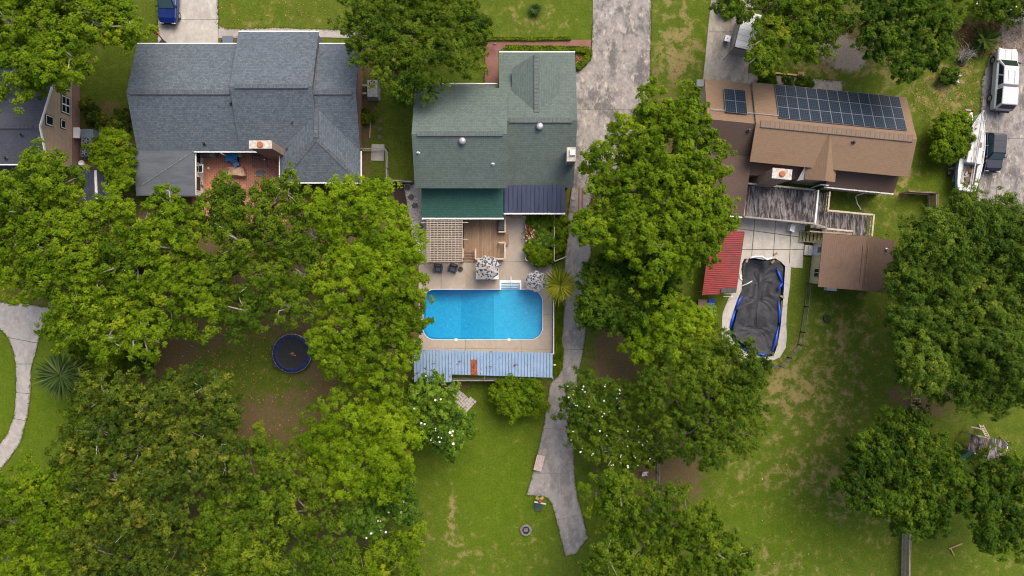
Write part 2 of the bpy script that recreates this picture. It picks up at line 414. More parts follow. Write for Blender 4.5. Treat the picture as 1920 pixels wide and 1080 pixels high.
me.loops.add(quads.size); me.loops.foreach_set('vertex_index', quads.ravel().astype(np.int32))
me.polygons.add(len(quads)); me.polygons.foreach_set('loop_start', (np.arange(len(quads)) * 4).astype(np.int32)); me.polygons.foreach_set('loop_total', np.full(len(quads), 4, np.int32))
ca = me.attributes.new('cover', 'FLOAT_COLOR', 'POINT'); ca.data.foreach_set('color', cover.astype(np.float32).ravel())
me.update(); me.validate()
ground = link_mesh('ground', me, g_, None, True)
tag(ground, 'lawns and bare earth around the houses', 'ground', kind='structure')

# ------------------------------------------------------------------ paved surfaces
def concrete(name, ca, cb, stain, light=None, s=.5, st=.55):
    m, nt, b, out = _nodes(name); b.inputs['Roughness'].default_value = .9; b.inputs['Specular IOR Level'].default_value = .25
    v = coords(nt, 'Position'); vy = coords(nt, 'Position', 0, (1.5, .8, 1)); n1 = noise(nt, v, 2.2, 6, .7, .1); n2 = noise(nt, vy, s, 7, .75, .15); n3 = noise(nt, v, 14, 3, .6); n4 = noise(nt, vy, 1.1, 7, .8, .2)
    c = mix(nt, ramp(nt, n1, .35, .68), ca, cb)
    c = mix(nt, math_(nt, 'MULTIPLY', ramp(nt, n2, .46, .6), st), c, stain)
    if light is not None: c = mix(nt, math_(nt, 'MULTIPLY', ramp(nt, n4, .52, .64), .75), c, light)
    c = mix(nt, math_(nt, 'MULTIPLY', ramp(nt, n3, .55, .8), .25), c, tuple(x * .5 for x in ca))
    nt.links.new(c, b.inputs['Base Color']); bump(nt, b, n3, .25, .01)
    return m
con_light = concrete('pale_concrete', (.40, .375, .34), (.34, .32, .29), (.27, .25, .225), (.48, .45, .40))
con_mottled = concrete('mottled_concrete', (.29, .262, .235), (.20, .18, .168), (.105, .096, .094), (.43, .395, .335), .4, .9)
con_grey = concrete('grey_concrete', (.285, .262, .24), (.235, .217, .2), (.155, .142, .134), (.36, .335, .30), .45, .75)
con_patio = concrete('tan_patio_concrete', (.385, .325, .265), (.35, .295, .24), (.31, .25, .195), (.42, .36, .29), .4, .35)
con_apron = concrete('cream_apron_concrete', (.44, .41, .365), (.395, .365, .325), (.32, .295, .26), (.48, .445, .395))
con_walk = concrete('pinkish_walk_concrete', (.37, .34, .315), (.30, .275, .255), (.23, .21, .198), (.41, .38, .35))
def paving(name, polys, m, top=.045, label=None, cat=None):
    o = thing(name, label, None, (*Vector(polys[0][0]).xy, 0), kind='structure')
    for q in polys:
        mb = MB(); mb.prism(q, -.12, top + rnd.uniform(-.004, .004)); mb.build('slab', m, o)
    return o
# driveway with the blue car
paving('driveway', cut_slabs(pxpoly([(297, -60), (409, -60), (409, 100), (296, 100)]), [(297, 37, 409, 37), (297, -15, 409, -15)]), con_light, label='pale concrete driveway under the blue car', cat='driveway')
paving('path', cut_slabs(pxpoly([(409.8, 48), (425, 54), (445, 55), (520, 52.5), (650, 57), (690, 60), (690, 72), (640, 71), (520, 68), (409.8, 72)]), [(520, 40, 520, 80), (593, 40, 593, 80), (460, 40, 460, 80)]), con_walk, label='narrow concrete walk along the slate-roofed house', cat='path')
# long driveway between the middle houses, its tail winding down the garden
drv = [(1113, -60), (1221, -60), (1219, 160), (1200, 300), (1130, 330), (1100, 392), (1108, 470), (1105, 560), (1093, 662), (1084, 700), (1073, 790), (1076, 860), (1078, 905), (1084, 940), (1092, 965), (1102, 1008), (1080, 1037), (1060, 1043),
       (1046, 985), (1040, 962), (1034, 942), (1027, 934), (1018, 930), (987, 928), (1002, 880), (1019, 800), (1031, 722), (1040, 708), (1053, 640), (1052, 610), (1058, 570), (1058, 500), (1063, 420), (1075, 330), (1075, 140), (1092, 126), (1108, 112), (1110, 80), (1111, 40)]
dpoly = pxpoly(drv); _c = P(1030, 402); _dd = (P(1120, 396) - _c).normalized()
paving('driveway', cut_slabs(clip_poly(dpoly, tuple(_c), tuple(_dd), True), [(1080, 96, 1230, 96), (1060, 205, 1230, 205)]), con_mottled, label='wide mottled concrete driveway between green and brown roofs', cat='driveway')
paving('driveway', cut_slabs(clip_poly(dpoly, (_c.x, _c.y - .03), tuple(_dd), False), [(1040, 565, 1110, 560), (1040, 654, 1110, 656), (1030, 716, 1090, 720), (1015, 802, 1080, 808), (990, 887, 1085, 887), (1035, 977, 1100, 962)]), con_grey, label='grey concrete tail of the driveway winding down the garden', cat='driveway')
# driveway and front walk of the brown-roofed house
drive_three = [(1339, -60), (1420, -60), (1404, 122), (1404, 137), (1579, 153), (1579, 170), (1480, 190), (1400, 230), (1330, 200), (1318, 150)]
paving('driveway', cut_slabs(pxpoly(drive_three), [(1320, 60, 1420, 60), (1404, 120, 1398, 240), (1455, 130, 1452, 200)]), concrete('beige_stained_concrete', (.35, .315, .26), (.29, .26, .215), (.2, .175, .145), (.43, .395, .33), .5, .75), label='stained concrete driveway and walk by the solar panels', cat='driveway')
paving('driveway', cut_slabs(pxpoly([(1885, 22), (2050, -30), (2050, 420), (1830, 420), (1838, 215), (1841, 150), (1872, 60)]), [(1835, 262, 2050, 255), (1880, 0, 1866, 420), (1835, 120, 2050, 120)]), con_mottled, label='stained concrete yard under the pickup and the boat', cat='driveway')
# curved walk on the far side of the lawn
walk_o = [(-40, 566), (0, 567), (45, 569), (95, 578), (88, 598), (76, 622), (69, 655), (59, 690), (57, 740), (53, 775), (38, 830), (18, 860), (0, 881), (-60, 930)]
walk_i = [(-40, 612), (0, 616), (14, 630), (26, 660), (30, 682), (31, 735), (27, 780), (14, 815), (-2, 836), (-60, 880)]
wp = pxpoly(walk_o + walk_i[::-1])
paving('path', cut_slabs(wp, [(24, 560, 22, 634), (22, 634, 70, 643), (28, 682.5, 62, 682.5), (28, 736, 60, 738), (22, 784, 56, 790)][1:], .05), con_walk, label='curved concrete walk beside the lush lawn', cat='path')
# red brick walk in front of the green-roofed house
brick_walk_m = bricks('red_brick_paving', (.24, .088, .066), (.19, .07, .055), (.16, .10, .08), .24, .12, mortar=.02)
mb = MB(); mb.prism(pxpoly([(910, 84), (918, 77), (1108, 75), (1108, 92), (945, 90), (934, 97), (934, 165), (908, 165)]), -.1, .04)
o = mb.build('path', brick_walk_m); tag(o, 'red brick front walk of the green-roofed house', 'path', kind='structure')
mb = MB(); mb.prism(pxpoly([(1084, 352), (1087, 352), (1086, 400), (1083, 400)]), -.1, .06); mb.prism(pxpoly([(1091, 352), (1094, 352), (1093, 396), (1090, 396)]), -.1, .06)
o = mb.build('path', brick_walk_m); tag(o, 'two brick edging strips beside the chimney wall', 'path', kind='structure')
# brick courtyard of the slate-roofed house
court_m = bricks('courtyard_brick', (.40, .145, .085), (.31, .105, .066), (.40, .23, .165), .34, .2, R(90), mortar=.024)
mb = MB(); mb.prism(pxpoly([(360, 270), (540, 270), (540, 420), (360, 420)]), -.1, .05)
o = mb.build('patio', court_m); tag(o, 'red brick courtyard of the slate-roofed house', 'patio', kind='structure')

# pool patio: pieces round the basin
pa = P(785, 663); pb = P(1035.5, 405)
ring = POOL1
x0, x1 = _a.x, _b.x; y0, y1 = _a.y, _b.y; zt = .05
cop = .0
east = [p for p in ring if p[0] > x1 - 1.16]
def arc(sub): return sub
n_ = 9
ne, nw, sw, se = ring[0:n_], ring[n_:2 * n_], ring[2 * n_:3 * n_], ring[3 * n_:4 * n_]
stx0, stx1, sty = P(937, 540).x, P(977, 540).x, P(0, 526).y
pieces = []
# north of the pool, with the notch for the entry steps
north = [(pa.x, pb.y), (pb.x, pb.y), (pb.x, y1 - 1.15), (x1, y1 - 1.15)] + ne + [(stx1, y1), (stx1, sty), (stx0, sty), (stx0, y1)] + nw + [(pa.x, y1 - 1.0)]
pieces += cut_slabs(north, [(828, 400, 827.5, 600), (875.5, 400, 875.5, 600), (780, 494, 1040, 489), (984, 489, 984, 600)][:3], .02)
south = [(x0, y0 + 1.0)] + sw + se + [(x1, y0 + 1.15), (pb.x, y0 + 1.15), (pb.x, pa.y), (pa.x, pa.y), (pa.x, y0 + 1.0)]
pieces += cut_slabs(south, [(930, 600, 930, 700), (977, 600, 977, 700), (873, 600, 873, 700), (780, 652, 1040, 655)], .02)
pieces += [[(x1, y0 + 1.17), (pb.x, y0 + 1.17), (pb.x, (y0 + y1) / 2), (x1, (y0 + y1) / 2)], [(x1, (y0 + y1) / 2 + .02), (pb.x, (y0 + y1) / 2 + .02), (pb.x, y1 - 1.17), (x1, y1 - 1.17)], [(pa.x, y0 + 1.02), (x0, y0 + 1.02), (x0, y1 - 1.02), (pa.x, y1 - 1.02)]]
paving('patio', pieces, con_patio, .05, label='tan concrete pool patio of the green-roofed house', cat='patio')
# apron and patio of the covered pool
AP = pxpoly([z7(*q) for q in ((318, 322), (400, 317), (452, 325), (525, 318), (590, 330), (612, 385), (606, 490), (590, 610), (584, 720), (588, 800), (580, 865), (545, 922), (470, 953), (340, 960), (250, 880), (200, 810), (200, 750), (205, 660), (240, 570), (290, 510), (302, 440), (300, 380))])
pl = []
nk = len(KIDP)
for i in range(nk):
    j = (i + 1) % nk
    def lerp(a, b, t): return (a[0] + (b[0] - a[0]) * t, a[1] + (b[1] - a[1]) * t)
    if 21 <= i or i <= 3: 
        pl.append([KIDP[i], AP[i], AP[j], KIDP[j]])
    else:
        pl.append([lerp(KIDP[i], KIDP[j], .006), lerp(AP[i], AP[j], .006), lerp(AP[i], AP[j], .994), lerp(KIDP[i], KIDP[j], .994)])
paving('pool_apron', pl, con_apron, .05, label='cream concrete apron round the tarped pool', cat='patio')
pt = pxpoly([(1383, 405), (1530, 412), (1509, 424), (1504, 503), (1482.8, 501.2)] ) + [AP[4], AP[3], AP[2], AP[1], AP[0]] + pxpoly([(1389, 484), (1396, 436), (1362, 432), (1350, 436), (1366, 424), (1378, 412)])
paving('patio', cut_slabs(pt, [(1355, 425, 1510, 446), (1416, 400, 1408, 490), (1454, 410, 1449, 490), (1483, 420, 1479, 505), (1482, 468, 1510, 468)], .055), con_apron, .055, label='cream concrete patio below the weathered deck', cat='patio')

# ------------------------------------------------------------------ the open pool
liner_m = mat('blue_pool_liner', (.008, .37, .57), (.018, .42, .62), 3.2, .6)  # mottled tones paint rippling light onto the liner
cop_m = plain('pool_edge_white', (.62, .68, .70), .5)
_xs = P(926, 0).x
def floor_z(x):
    if x > _xs: return -.75
    if x < _xs - 3.2: return -1.75
    return -.75 - 1.0 / 3.2 * (_xs - x)
ring2 = []
for i in range(len(ring)):
    a, b = ring[i], ring[(i + 1) % len(ring)]; ring2.append(a)
    cuts = [a[0] + (b[0] - a[0]) * t for t in ()]
    for xc in sorted([_xs, _xs - 3.2, stx0, stx1], reverse=b[0] < a[0]):
        if min(a[0], b[0]) + .01 < xc < max(a[0], b[0]) - .01:
            t = (xc - a[0]) / (b[0] - a[0]); ring2.append((xc, a[1] + (b[1] - a[1]) * t))
pool = thing('swimming_pool', 'blue rectangular swimming pool with rounded corners on tan patio', 'pool', (0, (y0 + y1) / 2, 0))
mb = MB(); m_ = len(ring2)
for i in range(m_):
    a, b = ring2[i], ring2[(i + 1) % m_]
    if a[1] > y1 - .02 and b[1] > y1 - .02 and stx0 - .01 < min(a[0], b[0]) and max(a[0], b[0]) < stx1 + .01:
        zt_ = -.75
    else: zt_ = .02
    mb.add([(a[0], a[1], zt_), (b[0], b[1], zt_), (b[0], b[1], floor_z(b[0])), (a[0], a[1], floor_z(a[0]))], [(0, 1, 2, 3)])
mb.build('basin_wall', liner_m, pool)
mb = MB()
for lo_, hi_ in ((-99, _xs - 3.2), (_xs - 3.2, _xs), (_xs, 99)):
    q = ring2
    if lo_ > -90: q = clip_poly(q, (lo_, 0), (0, 1), False)
    if hi_ < 90: q = clip_poly(q, (hi_, 0), (0, 1), True)
    n0 = len(mb.v)
    V = [(p[0], p[1], floor_z(min(max(p[0], lo_ + 1e-4), hi_ - 1e-4))) for p in q]
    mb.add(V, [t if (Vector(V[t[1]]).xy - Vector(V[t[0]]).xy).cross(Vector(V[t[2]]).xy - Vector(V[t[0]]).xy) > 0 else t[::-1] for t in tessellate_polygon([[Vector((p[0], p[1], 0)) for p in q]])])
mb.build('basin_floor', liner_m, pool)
def offset_ring(r_, d):
    out = []; n = len(r_)
    for i in range(n):
        a, b, c = Vector(r_[i - 1]), Vector(r_[i]), Vector(r_[(i + 1) % n]); t = (c - a).normalized(); out.append((b.x + t.y * d, b.y - t.x * d))
    return out
mb = MB(); ro = offset_ring(ring, .05)
for i in range(len(ring)):
    j = (i + 1) % len(ring)
    a, b, c, d = ring[i], ring[j], ro[j], ro[i]
    if a[1] > y1 - .05 and b[1] > y1 - .05 and abs(a[0] - b[0]) > 2:      # the straight north edge leaves the steps open
        for u0, u1 in ((b[0], stx0), (stx1, a[0])):
            mb.hexa([(u0, y1, .03), (u1, y1, .03), (u1, y1 + .05, .03), (u0, y1 + .05, .03)], [(u0, y1, .075), (u1, y1, .075), (u1, y1 + .05, .075), (u0, y1 + .05, .075)])
        continue
    mb.hexa([(*d, .03), (*c, .03), (*b, .03), (*a, .03)][::-1], [(*d, .075), (*c, .075), (*b, .075), (*a, .075)][::-1])
mb.build('coping', cop_m, pool)
step_m = plain('white_fibreglass', (.74, .80, .80), .35)
mb = MB()
for i, (yy0, yy1, zz, ins) in enumerate(((sty + .02, sty - .22, .06, 0), (sty - .22, sty - .48, -.18, .12), (sty - .48, sty - .72, -.42, .14), (sty - .72, y1 - .02, -.66, .16))):
    mb.box(((stx0 + stx1) / 2, (yy0 + yy1) / 2, zz - .4), (stx1 - stx0 - .06, abs(yy0 - yy1), .8))
for sx in (stx0 + .06, stx1 - .06): mb.box((sx, (sty + y1) / 2, -.35), (.14, sty - y1 + .04, .86))
mb.build('entry_steps', step_m, pool, bevel=.02)
mb = MB(); hx = P(958, 0).x
mb.tube([(hx, sty + .35, .05), (hx, sty + .35, .78), (hx, sty + .2, .88), (hx, y1 + .3, .45), (hx, y1 + .2, -.45)], .04, 8); mb.build('handrail', white_plastic, pool, smooth=True)
mb = MB()
for px in (855, 954.5): q = P(px, 637); mb.box((q.x, q.y, .055), (.26, .26, .03))
mb.build('skimmer_lid', plain('cream_plastic', (.72, .62, .42), .5), pool, bevel=.01)
wm = bpy.data.materials.new('pool_water'); wm.use_nodes = True; nt = wm.node_tree; nt.nodes.clear()
out = nt.nodes.new('ShaderNodeOutputMaterial'); tr = nt.nodes.new('ShaderNodeBsdfTransparent'); gl = nt.nodes.new('ShaderNodeBsdfGlossy'); fr = nt.nodes.new('ShaderNodeFresnel'); ms = nt.nodes.new('ShaderNodeMixShader')
gl.inputs['Roughness'].default_value = .2; fr.inputs['IOR'].default_value = 1.33
v = coords(nt, 'Position'); w1 = noise(nt, v, 2.4, 3, .6, 1.2); bp = nt.nodes.new('ShaderNodeBump'); bp.inputs['Strength'].default_value = .5; bp.inputs['Distance'].default_value = .1
nt.links.new(w1, bp.inputs['Height']); nt.links.new(bp.outputs[0], gl.inputs['Normal']); nt.links.new(bp.outputs[0], fr.inputs['Normal'])
tr.inputs['Color'].default_value = (.93, .985, 1, 1)
nt.links.new(fr.outputs[0], ms.inputs[0]); nt.links.new(tr.outputs[0], ms.inputs[1]); nt.links.new(gl.outputs[0], ms.inputs[2]); nt.links.new(ms.outputs[0], out.inputs['Surface'])
va = nt.nodes.new('ShaderNodeVolumeAbsorption'); va.inputs['Color'].default_value = (.25, .80, .97, 1); va.inputs['Density'].default_value = .26
nt.links.new(va.outputs[0], out.inputs['Volume'])
wr = offset_ring(ring, .02)
wpoly = wr[0:n_] + [(stx1 - .02, y1 + .02), (stx1 - .02, sty - .18), (stx0 + .02, sty - .18), (stx0 + .02, y1 + .02)] + wr[n_:]
# the water shows gentle waves: a fine grid sheet over a closed body
mb = MB(); mb.prism(wpoly, -2.4, -.1); mb.build('water', wm, pool)

# ------------------------------------------------------------------ the covered pool
cov = thing('covered_pool', 'kidney shaped pool under a sagging black tarp', 'pool', (*P(1435, 580).xy, 0))
bl_m = mat('blue_liner_edge', (.01, .14, .34), (.012, .2, .42), 3, .5)
mb = MB()
for i in range(nk):
    a, b = KIDP[i], KIDP[(i + 1) % nk]
    mb.add([(*a, .04), (*b, .04), (*b, -1.3), (*a, -1.3)], [(3, 2, 1, 0)])
cxk, cyk = np.mean([p[0] for p in KIDP]), np.mean([p[1] for p in KIDP])
mb.add([(p[0], p[1], -1.3) for p in KIDP] + [(cxk, cyk, -1.3)], [(i, (i + 1) % nk, nk) for i in range(nk)])
mb.build('basin', bl_m, cov)
tarp_m, nt, b, out = _nodes('black_tarp'); b.inputs['Roughness'].default_value = .5; b.inputs['Specular IOR Level'].default_value = .3
v = coords(nt, 'Position'); n1 = noise(nt, v, 1.2, 5, .6, .5); n2 = noise(nt, v, 5, 4, .65, 2.0)
nt.links.new(mix(nt, ramp(nt, n1, .4, .7), (.026, .027, .032), (.045, .046, .052)), b.inputs['Base Color']); bump(nt, b, n2, .6, .08)
# tarp outline a little inside the liner, in radial rings with folds
mb = MB(); NR, NS = 26, 120
def along(poly, t):
    n = len(poly); L = [math.dist(poly[i], poly[(i + 1) % n]) for i in range(n)]; s = t * sum(L)
    for i in range(n):
        if s <= L[i]: return (poly[i][0] + (poly[(i + 1) % n][0] - poly[i][0]) * s / L[i], poly[i][1] + (poly[(i + 1) % n][1] - poly[i][1]) * s / L[i])
        s -= L[i]
    return poly[0]
spine = [P(1428, 515), P(1425, 560), P(1418, 640)]
f1 = P(1416, 508); f2 = P(1428, 543); f3 = P(1412, 610)
tv = []
for i in range(NS):
    t = i / NS; e = along(KIDP, t)
    c = min(((Vector((s_.x, s_.y)) - Vector(e)).length, k) for k, s_ in enumerate(spine))[1]; c = spine[c]
    cen = Vector((cxk, cyk)) * .35 + Vector(c.xy) * .65
    w = 1.0 - .05 * (.5 + .5 * math.sin(t * 41)) - (.11 if .22 < t < .42 else .03) - (.12 if .62 < t < .8 else 0)
    for j in range(1, NR + 1):
        u = j / NR; p = cen.lerp(Vector(e), u * w)
        z = .03 - .38 * (1 - u ** 2.2)
        z += .035 * math.sin(t * 150 + 3 * math.sin(u * 5)) * u * (1 - u) * 2.2
        d1 = math.hypot(p.x - f1.x, (p.y - f1.y) * .8); z += -.25 * math.exp(-(d1 / .75) ** 4) + .10 * math.exp(-((d1 - 1.05) / .22) ** 2)
        d2 = math.hypot(p.x - f2.x, p.y - f2.y); a2 = math.atan2(p.y - f2.y, p.x - f2.x); z += .12 * math.sin(a2 * 9 + .8 * math.sin(a2 * 3)) * math.exp(-d2 / 1.0) * min(1, d2 * 3)
        d3 = abs(p.y - f3.y); z += .045 * math.sin((p.y * 9 + math.sin(p.x * 1.7) * 2.2)) * math.exp(-(d3 / 1.9) ** 2) * (1 - u)
        z += .022 * math.sin(p.x * 2.3 + p.y * 4.1) + .015 * math.sin(p.x * 6.1 - p.y * 2.7)
        tv.append((p.x, p.y, max(z, -.9)))
cz = -.33
mb.v = tv + [(cxk * .35 + spine[1].x * .65, cyk * .35 + spine[1].y * .65, cz)]
for i in range(NS):
    i2 = (i + 1) % NS
    mb.f.append((len(tv), i * NR, i2 * NR))
    for j in range(NR - 1): mb.f.append((i * NR + j, i * NR + j + 1, i2 * NR + j + 1, i2 * NR + j))
mb.build('tarp', tarp_m, cov, smooth=True)
tube_m = mat('blue_water_tube', (.008, .045, .42), (.01, .07, .52), 3, .35)
for q in ([(530, 390), (548, 440), (562, 480)], [(562, 480), (535, 518)], [(540, 580), (545, 650), (542, 715)], [(540, 735), (522, 820), (500, 880)], [(475, 912), (415, 898)], [(322, 556), (300, 590), (285, 640)], [(283, 640), (262, 700), (250, 745)], [(385, 892), (330, 872)]):
    mb = MB(); pts = [P(*z7(*p), .06) for p in q]; mb.tube(pts, [.05] + [.14] * (len(pts) - 2) + [.06] if len(pts) > 2 else [.11, .11], 8); mb.build('water_tube', tube_m, cov, smooth=True)
mb = MB(); mb.tube([P(*z7(*p), .07) for p in ((368, 330), (400, 322), (440, 322), (470, 338), (500, 330))], .085, 8); mb.build('white_coping', white_plastic, cov, smooth=True)
mb = MB(); mb.tube([P(*z7(*p), .07) for p in ((312, 430), (312, 450), (322, 462))], .08, 8); mb.build('white_coping', white_plastic, cov, smooth=True)
mb = MB(); mb.tube([P(*z7(322, 495), .1), P(*z7(355, 482), .25), P(*z7(382, 466), .12)], .035, 6); mb.build('white_pole', white_plastic, cov)
for q in ((520, 305), (505, 352), (350, 345), (560, 560)):
    mb = MB(); p = P(*z7(*q), .1); mb.box(p, (.4, .2, .12), rnd.uniform(0, 3)); mb.build('weight_block', brown_wood, cov, bevel=.02)

# ------------------------------------------------------------------ houses
slate_ns = shingle('slate_blue_shingle', (.132, .156, .182), (.058, .072, .089), (.035, .042, .052), stain=(.078, .092, .11))
slate_ew = shingle('slate_blue_shingle_side', (.132, .156, .182), (.058, .072, .089), (.035, .042, .052), R(90), stain=(.078, .092, .11))
green_ns = shingle('green_shingle', (.125, .156, .141), (.078, .104, .094), (.034, .048, .042), stain=(.072, .094, .084))
green_ew = shingle('green_shingle_side', (.125, .156, .141), (.078, .104, .094), (.034, .048, .042), R(90), stain=(.072, .094, .084))
deep_green = shingle('deep_green_shingle', (.04, .112, .088), (.026, .078, .062), (.012, .035, .028), stain=(.028, .07, .055))
dark_slate = shingle('dark_slate_shingle', (.088, .092, .112), (.06, .064, .08), (.03, .032, .04), stain=(.05, .053, .066))
A3 = R(-5.6)
brown_ns = shingle('brown_shingle', (.218, .144, .093), (.18, .118, .076), (.10, .068, .046), A3 * -1, stain=(.135, .09, .062))
brown_ew = shingle('brown_shingle_side', (.228, .15, .096), (.19, .124, .08), (.10, .068, .046), R(90) - A3, stain=(.145, .096, .065))
dark_brown = shingle('dark_brown_shingle', (.12, .082, .066), (.10, .067, .054), (.06, .042, .034), -A3, stain=(.08, .054, .044))
shed_brown = shingle('shed_brown_shingle', (.19, .125, .087), (.155, .10, .07), (.09, .06, .044), R(90) - A3, stain=(.08, .053, .04))
shed_dark = shingle('shed_dark_shingle', (.135, .09, .064), (.108, .071, .052), (.065, .044, .034), R(90) - A3, stain=(.055, .038, .03))
wall_brick = bricks('red_brick_wall', (.25, .105, .075), (.2, .085, .062), (.3, .25, .21), axes='yz')
wall_white = mat('white_siding', (.62, .62, .60), (.55, .55, .53), 3, .7)
wall_tan = mat('tan_siding_wall', (.42, .36, .27), (.36, .31, .23), 3, .7)
trim_w = plain('white_trim', (.74, .73, .71), .55)
flash_m = mat('dark_flashing', (.05, .05, .055), (.08, .08, .085), 3, .6)
vent_m = plain('vent_black', (.02, .02, .022), .5)
chim_w = mat('chimney_mortar_white', (.52, .48, .43), (.33, .29, .25), 4, .9)
chim_o = mat('terracotta_flue', (.4, .13, .05), (.27, .085, .035), 5, .8)
chim_brick = bricks('chimney_brick', (.30, .165, .115), (.2, .10, .075), (.34, .3, .26), axes='yz')
def slope(root, name, pts, m, t=.13): return MB().slab(pts, t).build(name, m, root)
def gable_walls(root, x0, x1, prof, m, name='wall', inset=.35, base=0.0, T=None):
    """prof: (y, z) from the north eave over the ridge to the south eave; walls under it"""
    f = T or (lambda p: Vector(p))
    pr = [(prof[0][0] - inset, base)] + [(y, z - .15) for y, z in [(prof[0][0] - inset, prof[0][1] + .1)] + list(prof[1:-1]) + [(prof[-1][0] + inset, prof[-1][1] + .1)]] + [(prof[-1][0] + inset, base)]
    rings = [[f((x, y, z)) for y, z in pr] for x in (x0 + inset, x1 - inset)]
    return MB().loft(rings).build(name, m, root, fix=True)
def ridge_cap(root, a, b, m, w=.34, h=.05, piece=.32):
    """overlapping cap shingles along a ridge, joined as one strip of separate plates"""
    a = Vector(a); b = Vector(b); n = max(2, int((b - a).length / piece)); d = (b - a) / n; s = Vector((-d.y, d.x, 0)).normalized() * w / 2
    mb = MB(); e = d.normalized() * .04; s2 = s * 1.18; lo = Vector((0, 0, .06))
    if w > .2: MB().hexa([a - s2 - lo, b - s2 - lo, b + s2 - lo, a + s2 - lo], [a - s2 + lo * .35, b - s2 + lo * .35, b + s2 + lo * .35, a + s2 + lo * .35]).build('ridge_strip', flash_m, root, fix=True)
    for i in range(n):
        p = a + d * i + e; q = a + d * (i + 1) - e; up = Vector((0, 0, h)); up2 = Vector((0, 0, h + .02))
        mb.hexa([p - s - lo, q - s - lo, q + s - lo, p + s - lo], [p - s + up * .6, q - s + up2 * .6, q + s + up2 * .6, p + s + up * .6])
    o = mb.build('ridge_cap', m, root, fix=True); o['kind'] = 'stuff'; return o
def pipe_vent(root, p, h=.35, r=.06, m=None):
    mb = MB(); p = Vector(p); mb.lathe([(r * 2.2, -.1), (r * 2.2, .04), (r, .08), (r, h)], p, 8); return mb.build('vent_pipe', m or vent_m, root)
def chimney(root, c, sx, sy, z0, z1, rz=0.0, m=None):
    ch = MB().box((c[0], c[1], (z0 + z1) / 2), (sx, sy, z1 - z0), rz).build('chimney', m or chim_brick, root)
    M = Matrix.Rotation(rz, 3, 'Z')
    MB().box((c[0], c[1], z1 + .05), (sx + .08, sy + .08, .12), rz).build('chimney_cap', chim_w, ch, bevel=.02)
    MB().lathe([(.26, .1), (.26, .22), (.2, .24)], (c[0], c[1], z1), 12).build('flue', chim_o, ch)
    return ch

# --- slate-roofed house
h1 = thing('house', 'house with slate blue shingle roof and brick courtyard', 'house', (-24, 15, 0))
X0, X1 = (-704) * .0479, (-285) * .0479          # west and east rakes
xm0, xm1 = P(447, 60, 2.9).x, P(597, 60, 2.9).x
YN, YRg, YS, ZE, ZR = 21.95, 17.1, 12.3, 2.6, 4.3
for xa, xb in ((X0, xm0 + .02), (xm1 - .02, X1)):
    slope(h1, 'roof_slope', [(xa, YN, ZE), (xb, YN, ZE), (xb, YRg, ZR), (xa, YRg, ZR)], slate_ns)
    MB().box(((xa + xb) / 2, YN + .05, ZE - .08), (xb - xa, .09, .16)).build('fascia', trim_w, h1)
    slope(h1, 'roof_slope', [(xa, YRg, ZR), (xb, YRg, ZR), (xb, YS, ZE), (xa, YS, ZE)], slate_ns)
slope(h1, 'roof_slope', [(xm0, 22.95, 2.85), (xm1, 22.95, 2.85), (xm1, 17.5, 4.8), (xm0, 17.5, 4.8)], slate_ns)
slope(h1, 'roof_slope', [(xm0, 17.5, 4.8), (xm1, 17.5, 4.8), (xm1, YS + .01, ZE + .02), (xm0, YS + .01, ZE + .02)], slate_ns)
MB().box(((xm0 + xm1) / 2, 23.0, 2.76), (xm1 - xm0, .09, .17)).build('fascia', trim_w, h1)
gable_walls(h1, X0, X1, [(YN, ZE), (YRg, ZR), (YS, ZE)], wall_brick)
gable_walls(h1, xm0, xm1, [(22.95, 2.85), (17.5, 4.8), (YS, ZE)], mat('slate_grey_siding', (.14, .155, .175), (.11, .125, .14), 3, .7), inset=.12)
# hipped wing at the east end
xw0, xw1, yw = P(525, 0, 2.6).x, P(676, 0, 2.6).x, 9.5
xc = (xw0 + xw1) / 2; zw = 2.6 + (xw1 - xc) * .354; yh = yw + (xw1 - xc); ym = YS + (zw - 2.6) / .354
slope(h1, 'roof_slope', [(xw0, yw, 2.6), (xc, yh, zw), (xc, ym, zw), (xw0, YS, 2.6)], slate_ew)
slope(h1, 'roof_slope', [(xw1, yw, 2.6), (xw1, YS, 2.6), (xc, ym, zw), (xc, yh, zw)], slate_ew)
slope(h1, 'roof_slope', [(xw0, yw, 2.6), (xw1, yw, 2.6), (xc, yh, zw)], slate_ns)
MB().box((xc, (yw + YS) / 2 + .2, 1.2), (xw1 - xw0 - .7, YS - yw - .2, 2.4)).build('wall', wall_brick, h1)
for (a, b, c, d) in ((xw0, yw - .05, xw1, yw - .05),): MB().box(((a + c) / 2, b, 2.52), (c - a + .1, .09, .16)).build('fascia', trim_w, h1)
MB().box((xw0 - .05, (yw + YS) / 2, 2.52), (.09, YS - yw, .16)).build('fascia', trim_w, h1)
MB().box((xw1 + .05, (yw + YS) / 2, 2.52), (.09, YS - yw, .16)).build('fascia', trim_w, h1)
